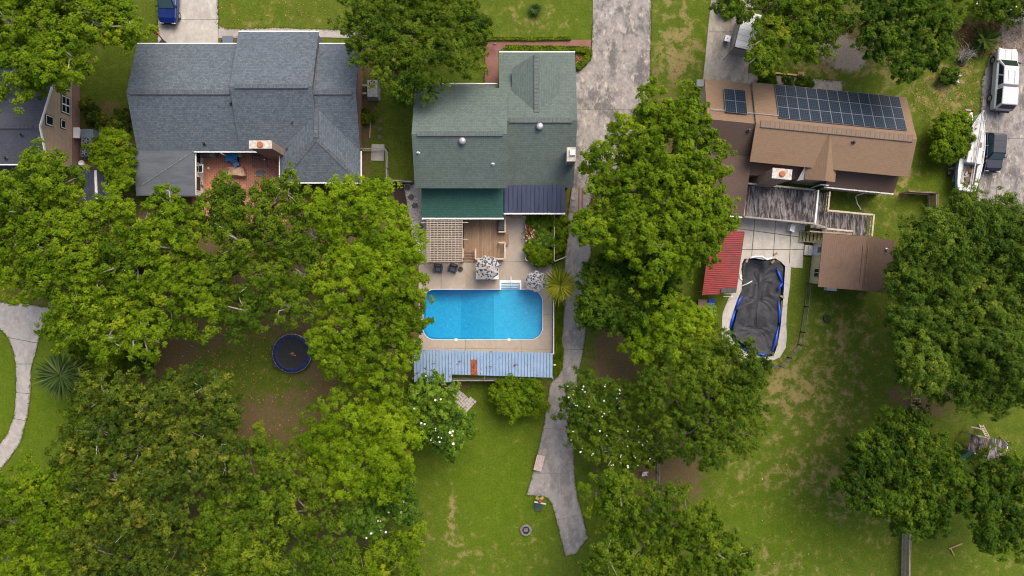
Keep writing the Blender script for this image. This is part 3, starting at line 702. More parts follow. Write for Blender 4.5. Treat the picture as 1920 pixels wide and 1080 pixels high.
# low-pitched sheet roof over the west wing
xs0, xs1 = P(253, 0, 2.5).x, P(364.5, 0, 2.5).x; roll_m = mat('grey_roll_roofing', (.092, .104, .12), (.07, .08, .094), 1.4, .8, stretch=(.4, 2, 1))
ysw = P(0, 366, 2.3).y; ncut = 5
for i in range(ncut):
    ya = YS + .02 + (ysw - YS) * i / ncut; yb = YS + .02 + (ysw - YS) * (i + 1) / ncut - .06; za = 2.62 - .32 * i / ncut; zb = 2.62 - .32 * (i + 1) / ncut
    slope(h1, 'roofing_sheet', [(xs0, ya, za + .02), (xs1, ya, za + .02), (xs1, yb, zb + .02), (xs0, yb, zb + .02)], roll_m, .08)
MB().box(((xs0 + xs1) / 2, (YS + ysw) / 2, 1.1), (xs1 - xs0 - .6, YS - ysw - .3, 2.2)).build('wall', wall_white, h1)
MB().box((xs1 - .02, (YS + ysw) / 2, 2.2), (.1, YS - ysw, .14)).build('fascia', trim_w, h1)
MB().box(((xs1 + xw0) / 2, YS - .05, 2.52), (xw0 - xs1, .1, .12)).build('gutter', trim_w, h1)
# windows of the west wing towards the courtyard
for yy0, yy1 in ((P(0, 287).y, P(0, 311).y), (P(0, 315).y, P(0, 328).y), (P(0, 334).y, P(0, 362).y)):
    w = MB().box((xs1 - .28, (yy0 + yy1) / 2, 1.35), (.06, abs(yy1 - yy0), 1.3)).build('window', white_paint, h1)
    MB().box((xs1 - .25, (yy0 + yy1) / 2, 1.35), (.04, abs(yy1 - yy0) - .16, 1.12)).build('pane', dark_glass, w)
w = MB().box((xs1 + .12, P(0, 321.5).y, 1.5), (.55, .72, .05), m=Matrix.Rotation(R(-25), 3, 'Y')).build('awning_window', white_paint, h1)
MB().box((xs1 + .12, P(0, 321.5).y, 1.54), (.42, .58, .05), m=Matrix.Rotation(R(-25), 3, 'Y')).build('pane', dark_glass, w)
ridge_cap(h1, (P(243, 0, 4.3).x, YRg, ZR + .02), (P(431, 0, 4.3).x, YRg, ZR + .02), slate_ew)
ridge_cap(h1, (P(440, 0, 4.8).x, 17.5, 4.82), (P(578, 0, 4.8).x, 17.5, 4.82), slate_ew)
ridge_cap(h1, (P(588, 0, 4.3).x, YRg, ZR + .02), (P(660, 0, 4.3).x, YRg, ZR + .02), slate_ew)
ridge_cap(h1, (xc, ym - .2, zw + .02), (xc, yh + .1, zw + .02), slate_ns)
hip_m = slate_ns
for sx in (xw0, xw1): ridge_cap(h1, (xc, yh, zw - .01), (sx, yw, 2.58), hip_m, .26, .03)
for px, py in ((443, 199.5), (382, 268.5), (552, 232.5), (537, 278.5)):
    q = P(px, py, 3.0); zz = 2.6 + (q.y - 12.3) * .36; pipe_vent(h1, (q.x, q.y, max(zz, 2.75)), .3, .08)
chimney(h1, (P(488, 271, 6).x, P(488, 271, 6).y - .0, 0), 1.85, .62, 0, 5.9)
cb = MB(); q1 = P(363, 283, 2.75); q2 = P(267, 346, 2.5); cb.tube([q1, q1.lerp(q2, .5) + Vector((0, 0, .02)), q2], .015, 5); cb.build('cable', weathered_wood, h1)

# --- green-roofed house
h2 = thing('house', 'house with green shingle roof above the open blue pool', 'house', (0, 14, 0))
k1, k2 = .0478, .04641
ex0, ex1, eyN, eyR, eyS, ezE, ezR = -24 * k1, 118 * k1, 442 * k1, 14.43, 188 * k1, 2.8, 5.2
slope(h2, 'roof_slope', [(ex0, eyN, ezE), (ex1, eyN, ezE), (ex1, eyR, ezR), (ex0, eyR, ezR)], green_ns)
slope(h2, 'roof_slope', [(ex0, eyR, ezR), (ex1, eyR, ezR), (ex1 - .15, eyS, ezE), (ex0, eyS, ezE)], green_ns)
gable_walls(h2, ex0, ex1, [(eyN, ezE), (eyR, ezR), (eyS, ezE)], wall_white, inset=.4)
MB().box(((ex0 + ex1) / 2, eyN + .05, ezE - .07), (ex1 - ex0, .1, .16)).build('fascia', trim_w, h2)
wx0, wx1, wyN, wyR, wyS, wzE, wzR = -182 * k2, -9 * k2, 375 * k2, 12.96, 187 * k2, 4.6, 6.6
slope(h2, 'roof_slope', [(wx0, wyN, wzE), (wx1, wyN, wzE), (wx1, wyR, wzR), (wx0, wyR, wzR)], green_ns)
slope(h2, 'roof_slope', [(wx0, wyR, wzR), (wx1, wyR, wzR), (wx1, wyS, wzE), (wx0, wyS, wzE)], green_ns)
gable_walls(h2, wx0, wx1, [(wyN, wzE), (wyR, wzR), (wyS, wzE)], wall_white, inset=.35)
# porch roof strip to the north, lower roofs to the south
slope(h2, 'porch_roof', [(P(793, 0, 3).x, 18.25, 3.0), (P(934, 0, 3).x, 18.1, 3.0), (P(934, 0, 3).x, 17.0, 3.5), (P(793, 0, 3).x, 17.0, 3.5)], green_ns)
MB().box(((P(793, 0, 3).x + P(934, 0, 3).x) / 2, 18.27, 2.93), (6.6, .1, .15)).build('fascia', trim_w, h2)
slope(h2, 'porch_roof', [(P(791, 0, 3).x, 9.2, 3.45), (P(944, 0, 3).x, 9.2, 3.45), (P(944, 0, 2.6).x, P(0, 408, 2.6).y, 2.6), (P(791, 0, 2.6).x, P(0, 407, 2.6).y, 2.6)], deep_green)
yy = P(0, 408.5, 2.6).y; xa, xb = P(791, 0, 2.6).x, P(944.5, 0, 2.6).x
MB().box(((xa + xb) / 2, yy - .06, 2.53), (xb - xa, .13, .14)).build('gutter', trim_w, h2)
navy_m = mat('navy_metal_roofing', (.062, .072, .118), (.045, .054, .092), 1.2, .45, .2, stretch=(2, .3, 1))
xa, xb = P(945.5, 0, 2.7).x, P(1059, 0, 2.7).x; npan = 14; yt, yb_ = 9.15, P(0, 399, 2.6).y
for i in range(npan):
    u0, u1 = xa + (xb - xa) * i / npan, xa + (xb - xa) * (i + 1) / npan; w = u1 - u0
    MB().slab([(u0, yt, 3.3), (u1 - .012, yt, 3.3), (u1 - .012, yb_, 2.62), (u0, yb_, 2.62)], .03).hexa([(u0, yb_, 2.6), (u0 + .07, yb_, 2.6), (u0 + .07, yt, 3.28), (u0, yt, 3.28)], [(u0 + .015, yb_, 2.675), (u0 + .055, yb_, 2.675), (u0 + .055, yt, 3.355), (u0 + .015, yt, 3.355)]).build('metal_panel', navy_m, h2)
MB().box(((xa + xb) / 2, yb_ - .07, 2.53), (xb - xa + .1, .13, .14)).build('gutter', trim_w, h2)
MB().box((xb - .2, (yt + yb_) / 2 - .1, 1.3), (.12, 1.9, 2.5)).build('post', white_paint, h2)
# front cross gable
gx0, gx1, gxr = P(960, 0, 4.2).x, P(1053, 0, 4.2).x, P(1006, 0, 4.9).x; mS = (ezR - ezE) / (eyN - eyR)
def mz(y): return ezR - (y - eyR) * mS
gzr, gze = 4.92, 4.2; y_top = eyR + (ezR - gzr) / mS; y_val = eyR + (ezR - gze) / mS; gyN = 20.35
slope(h2, 'cross_gable_slope', [(gx0, gyN - 1.15, gze), (gxr, gyN, gzr), (gxr, y_top, gzr), (gx0, y_val, gze)], green_ew)
slope(h2, 'cross_gable_slope', [(gx1, gyN - 1.15, gze), (gx1, y_val, gze), (gxr, y_top, gzr), (gxr, gyN, gzr)], green_ew)
MB().add([(gx0 + .1, gyN - 1.25, 2.8), (gx1 - .1, gyN - 1.25, 2.8), (gx1 - .1, gyN - 1.25, gze - .1), (gxr, gyN - .3, gzr - .15), (gx0 + .1, gyN - 1.25, gze - .1), (gx0 + .1, y_val, gze - .2), (gx1 - .1, y_val, gze - .2), (gxr, y_top, gzr - .2), (gx0 + .1, y_val, 3.2), (gx1 - .1, y_val, 3.2)],
          [(0, 1, 2, 3, 4), (0, 4, 5, 8), (1, 9, 6, 2), (4, 3, 7, 5), (3, 2, 6, 7)]).build('gable_wall', wall_white, h2)
ridge_cap(h2, (gxr, gyN - .1, gzr + .02), (gxr, y_top - .05, gzr + .02), green_ns, .36)
ridge_cap(h2, (P(955, 0, 5.2).x, eyR, ezR + .02), (P(1073, 0, 5.2).x, eyR, ezR + .02), green_ew)
ridge_cap(h2, (P(782, 0, 6.6).x, wyR, wzR + .02), (P(943, 0, 6.6).x, wyR, wzR + .02), green_ew)
def turbine(root, px, py, z, m):
    p = P(px, py, z); o = MB().lathe([(.16, -.25), (.16, .08), (.3, .12), (.31, .2), (.22, .3), (.06, .34)], p, 16).build('roof_vent', m, root, smooth=True); return o
turbine(h2, 867, 265, 6.35, plain('vent_grey', (.33, .32, .33), .4, .3)); turbine(h2, 1012, 237.5, 5.05, galv)
for px, py, z in ((784, 286.5, 5.9), (924, 307.5, 5.5)): pipe_vent(h2, P(px, py, z), .3, .07, galv)
cq = P(1071, 290, 5.6)
ch = MB().box((cq.x, cq.y, 2.9), (.72, 1.15, 5.6)).build('chimney', bricks('chimney_tan_brick', (.27, .2, .16), (.2, .14, .11), (.3, .27, .24), axes='yz'), h2)
MB().box((cq.x + .08, cq.y + .12, 5.82), (.48, .5, .22)).build('chimney_cap', galv, ch, bevel=.03)
MB().box((cq.x, cq.y, 5.72), (.78, 1.2, .07)).build('chimney_crown', chim_w, ch)

# --- brown-roofed house, turned a little clockwise
O3 = P(1424, 232, 5.0); M3 = Matrix.Translation((O3.x, O3.y, 0)) @ Matrix.Rotation(A3, 4, 'Z')
def T3(p): return M3 @ Vector(p)
h3 = thing('house', 'house with brown shingle roof carrying solar panels', 'house', (O3.x, O3.y, 0), A3)
def s3(name, pts, m, t=.13): return slope(h3, name, [T3(p) for p in pts], m, t)
s3('roof_slope', [(-.3, 4.28, 2.7), (13.68, 4.28, 2.7), (13.68, 0, 5), (-.3, 0, 5)], brown_ns)
s3('roof_slope', [(-.3, 0, 5), (13.68, 0, 5), (13.68, -3.2, 4.35), (-.3, -3.2, 4.35)], brown_ns)
gable_walls(h3, -.3, 13.68, [(4.28, 2.7), (0, 5), (-3.2, 4.35)], wall_tan, inset=.35, T=T3)
s3('roof_slope', [(-4.5, 4.15, 2.66), (-.32, 4.15, 2.66), (-.32, 0, 4.88), (-4.5, 0, 4.88)], brown_ns)
s3('roof_slope', [(-4.5, 0, 4.88), (-.1, 0, 4.88), (-.1, -2.45, 3.3), (-4.5, -2.45, 3.3)], dark_brown)
s3('roof_slope', [(-4.5, -2.45, 3.28), (.2, -2.45, 3.28), (.2, -7.8, 2.6), (-4.5, -7.8, 2.6)], dark_brown)
s3('roof_slope', [(.22, -2.5, 3.42), (4.95, -2.5, 3.42), (4.95, -4.05, 2.8), (.22, -4.05, 2.8)], dark_brown)
s3('roof_slope', [(7.2, -2.6, 3.5), (13.4, -2.6, 3.5), (13.4, -4.4, 2.62), (7.2, -4.4, 2.62)], dark_brown)
gable_walls(h3, -4.5, -.1, [(4.15, 2.66), (0, 4.88), (-2.45, 3.3)], wall_tan, inset=.3, T=T3)
def b3(c, s, name, m, root=None, bevel=0): return MB().box(T3(c), s, A3).build(name, m, root or h3, bevel=bevel)
b3((-2.15, -5.0, 1.2), (4.2, 5.2, 2.4), 'wall', wall_tan); b3((2.5, -3.2, 1.25), (4.6, 1.3, 2.6), 'wall', wall_tan); b3((10.3, -3.5, 1.2), (5.9, 1.4, 2.5), 'wall', wall_tan)
b3((10.3, -4.45, 2.55), (6.25, .1, .11), 'gutter', trim_w)
for i in range(13): b3((7.4 + i * .49, -4.47, 2.63), (.05, .14, .05), 'gutter_clip', trim_w)
MB().tube([T3(p) for p in ((11.2, -4.45, 2.5), (11.2, -4.5, .5), (11.25, -4.6, .15), (11.5, -5.2, .08), (11.9, -5.75, .08))], .055, 8).build('downspout', white_paint, h3, smooth=True)
MB().tube([T3(p) for p in ((-2.0, -7.85, 2.5), (-2.3, -7.9, 2.0), (-2.3, -8.2, .2))], .055, 8).build('downspout', white_paint, h3, smooth=True)
MB().beam(T3((-2.1, -7.86, 2.52)), T3((.1, -7.86, 2.52)), .1, .11).build('gutter', trim_w, h3)
# rear cricket gable
s3('cross_gable_slope', [(6.15, -.35, 5.03), (6.15, -4.35, 5.0), (4.75, -4.2, 4.0), (4.75, -3.0, 4.0)], brown_ew)
s3('cross_gable_slope', [(6.15, -.35, 5.03), (7.45, -3.0, 4.0), (7.45, -4.2, 4.0), (6.15, -4.35, 5.0)], brown_ew)
MB().add([T3(p) for p in ((4.95, -3.9, 0), (7.25, -3.9, 0), (7.25, -3.9, 4.0), (6.15, -3.9, 4.8), (4.95, -3.9, 4.0), (4.95, -2.6, 0), (4.95, -2.6, 4.0), (7.25, -2.6, 0), (7.25, -2.6, 4.0))], [(0, 1, 2, 3, 4), (5, 0, 4, 6), (1, 7, 8, 2)]).build('wall', wall_tan, h3)
MB().slab([T3(p) for p in ((4.72, -3.0, 4.0), (4.8, -3.0, 4.0), (4.8, -4.2, 3.95), (4.4, -4.25, 3.3))], .05).build('rake_trim', white_paint, h3)
# sliding glass door by the deck
w = b3((7.05, -4.3, 1.9), (.75, .08, 2.0), 'door', white_paint); b3((6.9, -4.36, 1.9), (.28, .06, 1.8), 'pane', dark_glass, w); b3((7.24, -4.36, 1.9), (.28, .06, 1.8), 'pane', dark_glass, w)
ridge_cap(h3, T3((.1, 0, 5.02)), T3((13.3, 0, 5.02)), brown_ew, .5, .04, .4)
MB().beam(T3((-.31, 4.2, 2.78)), T3((-.31, .05, 4.98)), .07, .1).build('rake_flashing', flash_m, h3)
for q in (((-.75, -.55, 4.55)), ((8.3, -.75, 4.85))): pipe_vent(h3, T3(q), .34, .09)
chimney(h3, T3((1.95, -4.35, 0)), 1.6, .82, 0, 6.0, A3, chim_brick)
# solar panels
sol_m, nt, b, out = _nodes('solar_cells'); b.inputs['Roughness'].default_value = .3; b.inputs['Specular IOR Level'].default_value = .12
v = coords(nt, 'Object'); br = nt.nodes.new('ShaderNodeTexBrick'); br.offset = 0; br.inputs['Scale'].default_value = 1; br.inputs['Brick Width'].default_value = .15; br.inputs['Row Height'].default_value = .185
br.inputs['Mortar Size'].default_value = .011
for k, c in (('Color1', (.008, .016, .03)), ('Color2', (.012, .022, .038)), ('Mortar', (.06, .078, .10))): br.inputs[k].default_value = (*c, 1)
nt.links.new(v, br.inputs['Vector']); nt.links.new(br.outputs['Color'], b.inputs['Base Color'])
sol_f = plain('solar_frame', (.22, .23, .25), .5, .4)
mN = (5 - 2.7) / 4.28
def solar(cx_, cy_, w, h, lift=.12):
    ang = math.atan(mN); z = 5 - cy_ * mN + lift
    M = Matrix.Rotation(A3, 3, 'Z') @ Matrix.Rotation(-ang, 3, 'X'); hh = h / math.cos(ang)
    fr_ = MB().box(T3((cx_, cy_, z - .02)), (w, hh, .05), m=M).build('solar_panel', sol_f, h3)
    # glass in its own local frame so that the cells start at its corner
    me = bpy.data.meshes.new('cell_glass'); a_, b_ = w - .045, hh - .045
    me.from_pydata([(0, 0, 0), (a_, 0, 0), (a_, b_, 0), (0, b_, 0)], [], [(0, 1, 2, 3)]); me.update()
    g = link_mesh('cell_glass', me, sol_m, fr_)
    loc = Matrix.Translation((cx_, cy_, z)) @ Matrix.Rotation(-ang, 4, 'X') @ Matrix.Translation((-a_ / 2, -b_ / 2, .012))
    g.matrix_basis = loc
for i in range(12):
    for j in range(3): solar(1.72 + .47 + i * .935, .72 + .585 + j * 1.17, .915, 1.15)
for i in range(2):
    for j in range(2): solar(-2.93 + .485 + i * .97, .82 + .615 + j * 1.23, .95, 1.21)
cz_ = 5 - .98 * mN + .1
MB().tube([T3((-4.2, .98, cz_)), T3((-2.95, .98, cz_))], .03, 6).build('conduit', galv, h3); MB().tube([T3((-.98, .98, cz_)), T3((1.75, .98, cz_))], .03, 6).build('conduit', galv, h3)

# --- tan-gabled house at the picture edge
h0 = thing('house', 'house with dark slate roof and tan sided gable end', 'house', (-46, 14, 0))
zr0 = 5.6; y0R = P(0, 237, zr0).y; xr = P(73.5, 0, zr0).x; xo = xr
y0N, zN0, y0S, zS0 = 19.9, 3.2, 10.8, 4.65
slope(h0, 'roof_slope', [(-75, y0N, zN0), (xo, y0N, zN0), (xo, y0R, zr0), (-75, y0R, zr0)], dark_slate)
slope(h0, 'roof_slope', [(-75, y0R, zr0), (xo, y0R, zr0), (xo, y0S, zS0), (-75, y0S, zS0)], dark_slate)
ridge_cap(h0, (-55, y0R, zr0 + .02), (P(62, 0, zr0).x, y0R, zr0 + .02), dark_slate)
side_m, nt, b, out = _nodes('tan_lap_siding'); b.inputs['Roughness'].default_value = .75
v = coords(nt, 'Position'); sp = nt.nodes.new('ShaderNodeSeparateXYZ'); nt.links.new(v, sp.inputs[0])
wv = math_(nt, 'FRACT', math_(nt, 'MULTIPLY', sp.outputs[2], 5.5)); nn = noise(nt, v, 2.5, 4, .6)
c = mix(nt, ramp(nt, nn, .3, .7), (.52, .39, .28), (.45, .33, .235)); c = mix(nt, math_(nt, 'MULTIPLY', ramp(nt, wv, .75, .95), .6), c, (.24, .165, .11))
nt.links.new(c, b.inputs['Base Color']); bump(nt, b, wv, .5, .03)
xw = xo - .12
MB().add([(xw, y0N - .3, 1.1), (xw, y0S + .3, 1.1), (xw, y0S + .3, zS0 - .05), (xw, y0R, zr0 - .15), (xw, y0N - .3, zN0 + .0)], [(4, 3, 2, 1, 0)]).build('gable_wall', side_m, h0)
MB().box((xw - 8, (y0N + y0S) / 2, .55), (16.1, y0N - y0S - .8, 1.1)).build('brick_base', wall_brick, h0)
MB().box((xw - 8.1, (y0N + y0S) / 2, 1.9), (16.0, y0N - y0S - .9, 1.6)).build('wall', wall_brick, h0)
for (a, b_) in (((xo - .02, y0N, zN0), (xo - .02, y0R, zr0)), ((xo - .02, y0R, zr0), (xo - .02, y0S, zS0))): MB().beam(Vector(a) + Vector((0.05, 0, -.06)), Vector(b_) + Vector((.05, 0, -.06)), .08, .2).build('rake_board', trim_w, h0)
def gwin(yc, zc, w, h, nx=1, nz=1):
    f = MB().box((xw + .03, yc, zc), (.07, w + .16, h + .16)).build('window', black_metal, h0)
    for i in range(nx):
        for j in range(nz):
            pw, ph = w / nx - .13, h / nz - .1
            MB().box((xw + .06, yc - w / 2 + w / nx * (i + .5), zc - h / 2 + h / nz * (j + .5)), (.05, pw, ph)).build('pane', dark_glass, f)
    MB().box((xw + .055, yc, zc), (.05, w + .04, h + .04)).build('sash', trim_w, f)
def atx(px, py):
    """height of the gable wall seen at this pixel"""
    t = xw / ((px - 960) / 20.0); return CAMH * (1 - t), (540 - py) / 20.0 * t
for (px0, px1, py0, py1, nx, nz) in ((114, 130, 178, 209, 2, 2), (85, 98.5, 215, 232, 1, 1), (113.5, 122, 223.5, 239, 1, 1)):
    za, yy_ = atx(px0, (py0 + py1) / 2); zb, _ = atx(px1, 0); gwin(yy_, (za + zb) / 2, (py1 - py0) / 20 * .95, max(.5, (za - zb) * .92), nx, nz)
for px, py in ((2, 251), (46, 254), (7, 295), (71, 276)): 
    q = P(px, py, 5.1); pipe_vent(h0, (q.x, q.y, zS0 + (q.y - y0S) / (y0R - y0S) * (zr0 - zS0)), .3, .08)
MB().box((-48.4, y0S - .06, zS0 - .1), (16, .12, .13)).build('gutter', trim_w, h0)
slope(h0, 'porch_roof', [(-60, y0S + .3, 2.3), (P(84, 0, 2.2).x, y0S + .3, 2.3), (P(84, 0, 2.0).x, P(0, 362, 2).y, 1.95), (-60, P(0, 362, 2).y, 1.95)], mat('dark_sheet_roof', (.06, .062, .07), (.045, .047, .055), 2, .5))
MB().box((-50, P(0, 338, 1).y, 1.0), (12, 2.0, 1.8)).build('porch_wall', wall_white, h0)

# ------------------------------------------------------------------ decks, pergola, sheds
def plank_row(root, name, x0, x1, y0, y1, z, w, m, T=None, t=.04, gap=.022, jitter=.006, mats=None):
    """boards running along y, laid side by side along x, sharing two or three board meshes"""
    n = max(1, round((x1 - x0) / w)); w = (x1 - x0) / n
    for i in range(n):
        a, b = x0 + i * w + gap / 2, x0 + (i + 1) * w - gap / 2; zz = z + rnd.uniform(-jitter, jitter)
        q = [(a, y0, zz), (b, y0, zz), (b, y1, zz), (a, y1, zz)]
        if T: q = [T(p) for p in q]
        MB().slab(q, t).build(name, mats[rnd.randrange(len(mats))] if mats else m, root)
def streaked(name, ca, cb, cd, rot=0.0):
    m, nt, b, out = _nodes(name); b.inputs['Roughness'].default_value = .85; b.inputs['Specular IOR Level'].default_value = .25
    v = coords(nt, 'Position', rot, (6, .7, 1)); n1 = noise(nt, v, 1.6, 6, .75); n2 = noise(nt, coords(nt, 'Position', rot, (3, .8, 1)), .8, 5, .7, .5)
    c = mix(nt, ramp(nt, n1, .35, .65), ca, cb); c = mix(nt, math_(nt, 'MULTIPLY', ramp(nt, n2, .40, .54), ramp(nt, n1, .36, .52)), c, cd)
    nt.links.new(c, b.inputs['Base Color']); bump(nt, b, n1, .3, .01); return m
deck_ms = [mat('deck_wood_%d' % i, c, tuple(x * .78 for x in c), 2.5, .75, stretch=(5, .6, 1)) for i, c in enumerate(((.285, .18, .105), (.25, .155, .09), (.31, .20, .12)))]
grey_ms = [streaked('grey_board_%d' % i, c, tuple(x * .7 for x in c), (.045, .04, .042), -A3) for i, c in enumerate(((.30, .265, .258), (.235, .21, .208), (.345, .305, .295)))]
# pool deck
dz = .55
dk = thing('deck', 'brown wooden deck beside the pergola above the pool patio', 'deck', (*P(905, 450).xy, .05))
dx0, dx1, dy0, dy1 = P(870, 0, dz).x, P(947, 0, dz).x, P(0, 487, dz).y, P(0, 405, dz).y
plank_row(dk, 'deck_board', dx0, P(892, 0, dz).x, P(0, 474, dz).y, dy1, dz, .14, None, mats=deck_ms)
plank_row(dk, 'deck_board', P(892, 0, dz).x, dx1, dy0, dy1, dz, .14, None, mats=deck_ms)
plank_row(dk, 'deck_board', dx1, P(954, 0, dz).x, P(0, 459, dz).y, P(0, 438, dz).y, dz - .18, .14, None, mats=deck_ms)
MB().box(((dx0 + dx1) / 2, (dy0 + dy1) / 2 + .3, .26), (dx1 - dx0 - .2, dy1 - dy0 - .9, .45)).build('joist_frame', brown_wood, dk)
for i in range(3):
    yy = P(0, 476 + i * 5.5, .4).y; MB().box(((dx0 + P(891, 0).x) / 2, yy - .02, .42 - .14 * i - .03), (1.05, .27, .05)).build('step', deck_ms[i], dk)
    MB().box(((dx0 + P(891, 0).x) / 2, yy + .1, .33 - .14 * i), (1.05, .03, .12)).build('riser', brown_wood, dk)
def rail(root, pts, z0, h, m, w=.09, posts=True, bal=0.0, T=None, mid=True):
    pts = [T(p) if T else Vector(p) for p in pts]
    for a, b in zip(pts[:-1], pts[1:]):
        up = Vector((0, 0, h))
        MB().beam(a + up, b + up, w + .05, .045).build('rail', m, root)
        if mid: MB().beam(a + up * .45, b + up * .45, .05, .08).build('rail', m, root)
        if bal:
            n = int((b - a).length / bal)
            mbb = MB()
            for i in range(1, n): p = a.lerp(b, i / n); mbb.box(p + up * .5, (.04, .04, h - .1))
            if n > 1: mbb.build('balusters', m, root)['kind'] = 'stuff'
    if posts:
        for p in pts: MB().box(p + Vector((0, 0, h / 2)), (.1, .1, h + .08)).build('post', m, root)
rail(dk, [P(892.5, 468, dz), P(892.5, 486, dz), P(947, 486, dz), P(947, 456, dz), P(936, 456, dz)], dz, .85, pale_wood)
rail(dk, [P(936, 436, dz), P(947.5, 436, dz), P(947.5, 405, dz)], dz, .85, pale_wood)
rail(dk, [P(869.5, 468, dz), P(869.5, 483, dz)], dz, .85, pale_wood)
gb_ = thing('storage_box', 'black lidded storage box in the corner of the brown deck', 'box', (P(940.5, 425, dz).x, P(0, 421, dz).y, dz))
q = Vector((P(940.5, 0, dz).x, P(0, 421, dz).y, dz)); bx_m = plain('box_black', (.018, .019, .023), .5)
MB().box(q + Vector((0, 0, .34)), (.55, 1.15, .66)).build('body', bx_m, gb_, bevel=.03); MB().box(q + Vector((0, 0, .7)), (.6, 1.2, .07)).build('lid', bx_m, gb_, bevel=.03)
st = thing('step_block', 'tan wooden step against the wall below the navy metal roof', 'step', (*P(968, 405).xy, .05))
q = P(968, 407); MB().box((q.x, q.y + .1, .12), (1.15, .36, .14)).build('lower_tread', deck_ms[2], st); MB().box((q.x, q.y + .42, .22), (1.1, .34, .34)).build('upper_tread', deck_ms[0], st)
# pergola
pz = 2.45
pg = thing('pergola', 'pale slatted wooden pergola beside the brown deck', 'pergola', (*P(834, 450).xy, .05))
px0, px1, py0, py1 = P(800, 0, pz).x, P(867.5, 0, pz).x, P(0, 490.5, pz).y, P(0, 410.5, pz).y
per_m = mat('pergola_wood', (.46, .39, .315), (.36, .30, .24), 4, .8)
plank_row(pg, 'floor_board', px0 + .1, px1 - .1, py0 + .2, py1, .3, .14, None, mats=[mat('shaded_deck_wood', (.15, .095, .06), (.11, .07, .045), 3, .8)])  # guessed floor, its wood coloured dark for the shade below the slats
for sx in (px0 + .12, px1 - .12):
    for sy in (py0 + .12, py1 - .12): MB().box((sx, sy, (pz - .2) / 2 + .02), (.13, .13, pz - .25)).build('post', per_m, pg)
for i in range(3): yy = py0 + .5 + (py1 - py0 - .8) * i / 2; MB().box(((px0 + px1) / 2, yy, pz - .17), (px1 - px0 + (1.0 if i else .2), .06, .17)).build('beam', per_m, pg)
for i in range(11): xx = px0 + .03 + (px1 - px0 - .06) * i / 10; MB().box((xx, (py0 + py1) / 2, pz - .06), (.05, py1 - py0, .13)).build('rafter', per_m, pg)
for i in range(25): yy = py0 + .03 + (py1 - py0 - .06) * i / 24; MB().box(((px0 + px1) / 2, yy, pz + .04), (px1 - px0, .06, .06)).build('slat', per_m, pg)

# rusty blue shed roof at the pool end
sh = thing('open_shed', 'long open shed with rusty blue ribbed metal roof behind the pool', 'shed', (*P(910, 683).xy, 0))
bm_, nt, b, out = _nodes('faded_blue_metal'); b.inputs['Roughness'].default_value = .5; b.inputs['Metallic'].default_value = .1
v = coords(nt, 'Position'); n1 = noise(nt, v, 1.0, 5, .6); n2 = noise(nt, v, 1.7, 5, .7, .8); n3 = noise(nt, v, 7.0, 4, .7)
c = mix(nt, ramp(nt, n1, .3, .7), (.205, .305, .44), (.26, .355, .48)); c = mix(nt, ramp(nt, math_(nt, 'ADD', math_(nt, 'MULTIPLY', n2, .72), math_(nt, 'MULTIPLY', n3, .28)), .582, .62), c, (.14, .035, .02))
nt.links.new(c, b.inputs['Base Color'])
rust_m, nt, b, out = _nodes('rusted_blue_metal'); b.inputs['Roughness'].default_value = .8
v = coords(nt, 'Position', 0, (1.5, .6, 1)); n1 = noise(nt, v, 2.2, 6, .75, .6); n2 = noise(nt, v, 6, 4, .7)
c = mix(nt, ramp(nt, n1, .4, .6), (.36, .085, .02), (.17, .035, .015)); c = mix(nt, ramp(nt, n2, .6, .7), c, (.42, .36, .32)); nt.links.new(c, b.inputs['Base Color'])
xl, xrr = P(776, 0, 2.4).x, P(1036.5, 0, 2.4).x; npn = 44; pw = (xrr - xl) / npn
xcut = P(846, 0, 2.4).x
for i in range(npn):
    a, b_ = xl + i * pw, xl + (i + 1) * pw
    pxm = 960 + (a + b_) / 2 / .0481
    yt = P(0, 655 + (pxm - 790) * .028, 2.5).y; yb_ = P(0, 716.5 if (a + b_) / 2 < xcut else 702 + (pxm - 846) * .032, 2.2).y
    zt_, zb_ = 2.5, 2.2
    pm = bm_
    def panel(y_a, z_a, y_b, z_b, m):
        MB().slab([(a, y_a, z_a), (b_ - .02, y_a, z_a), (b_ - .02, y_b, z_b), (a, y_b, z_b)], .02).hexa([(a, y_b, z_b - .01), (a + .07, y_b, z_b - .01), (a + .07, y_a, z_a - .01), (a, y_a, z_a - .01)], [(a + .015, y_b, z_b + .07), (a + .045, y_b, z_b + .07), (a + .045, y_a, z_a + .07), (a + .015, y_a, z_a + .07)]).build('metal_panel', m, sh)
    if 881 < pxm < 894:
        ys_ = yt + (yb_ - yt) * .36; panel(yt, zt_, ys_ + .0, zt_ + (zb_ - zt_) * .36, bm_); panel(ys_ - .004, zt_ + (zb_ - zt_) * .36, yb_, zb_, rust_m)
    else: panel(yt, zt_, yb_, zb_, pm)
for px in (780, 845, 910, 975, 1034):
    for py in (660, 704): q = P(px, py); MB().box((q.x, q.y, 1.1), (.1, .1, 2.2)).build('post', weathered_wood, sh)
MB().box(((xl + xrr) / 2, P(0, 705).y - .2, .9), (xrr - xl - 3.5, .06, 1.8)).build('back_wall', weathered_wood, sh)

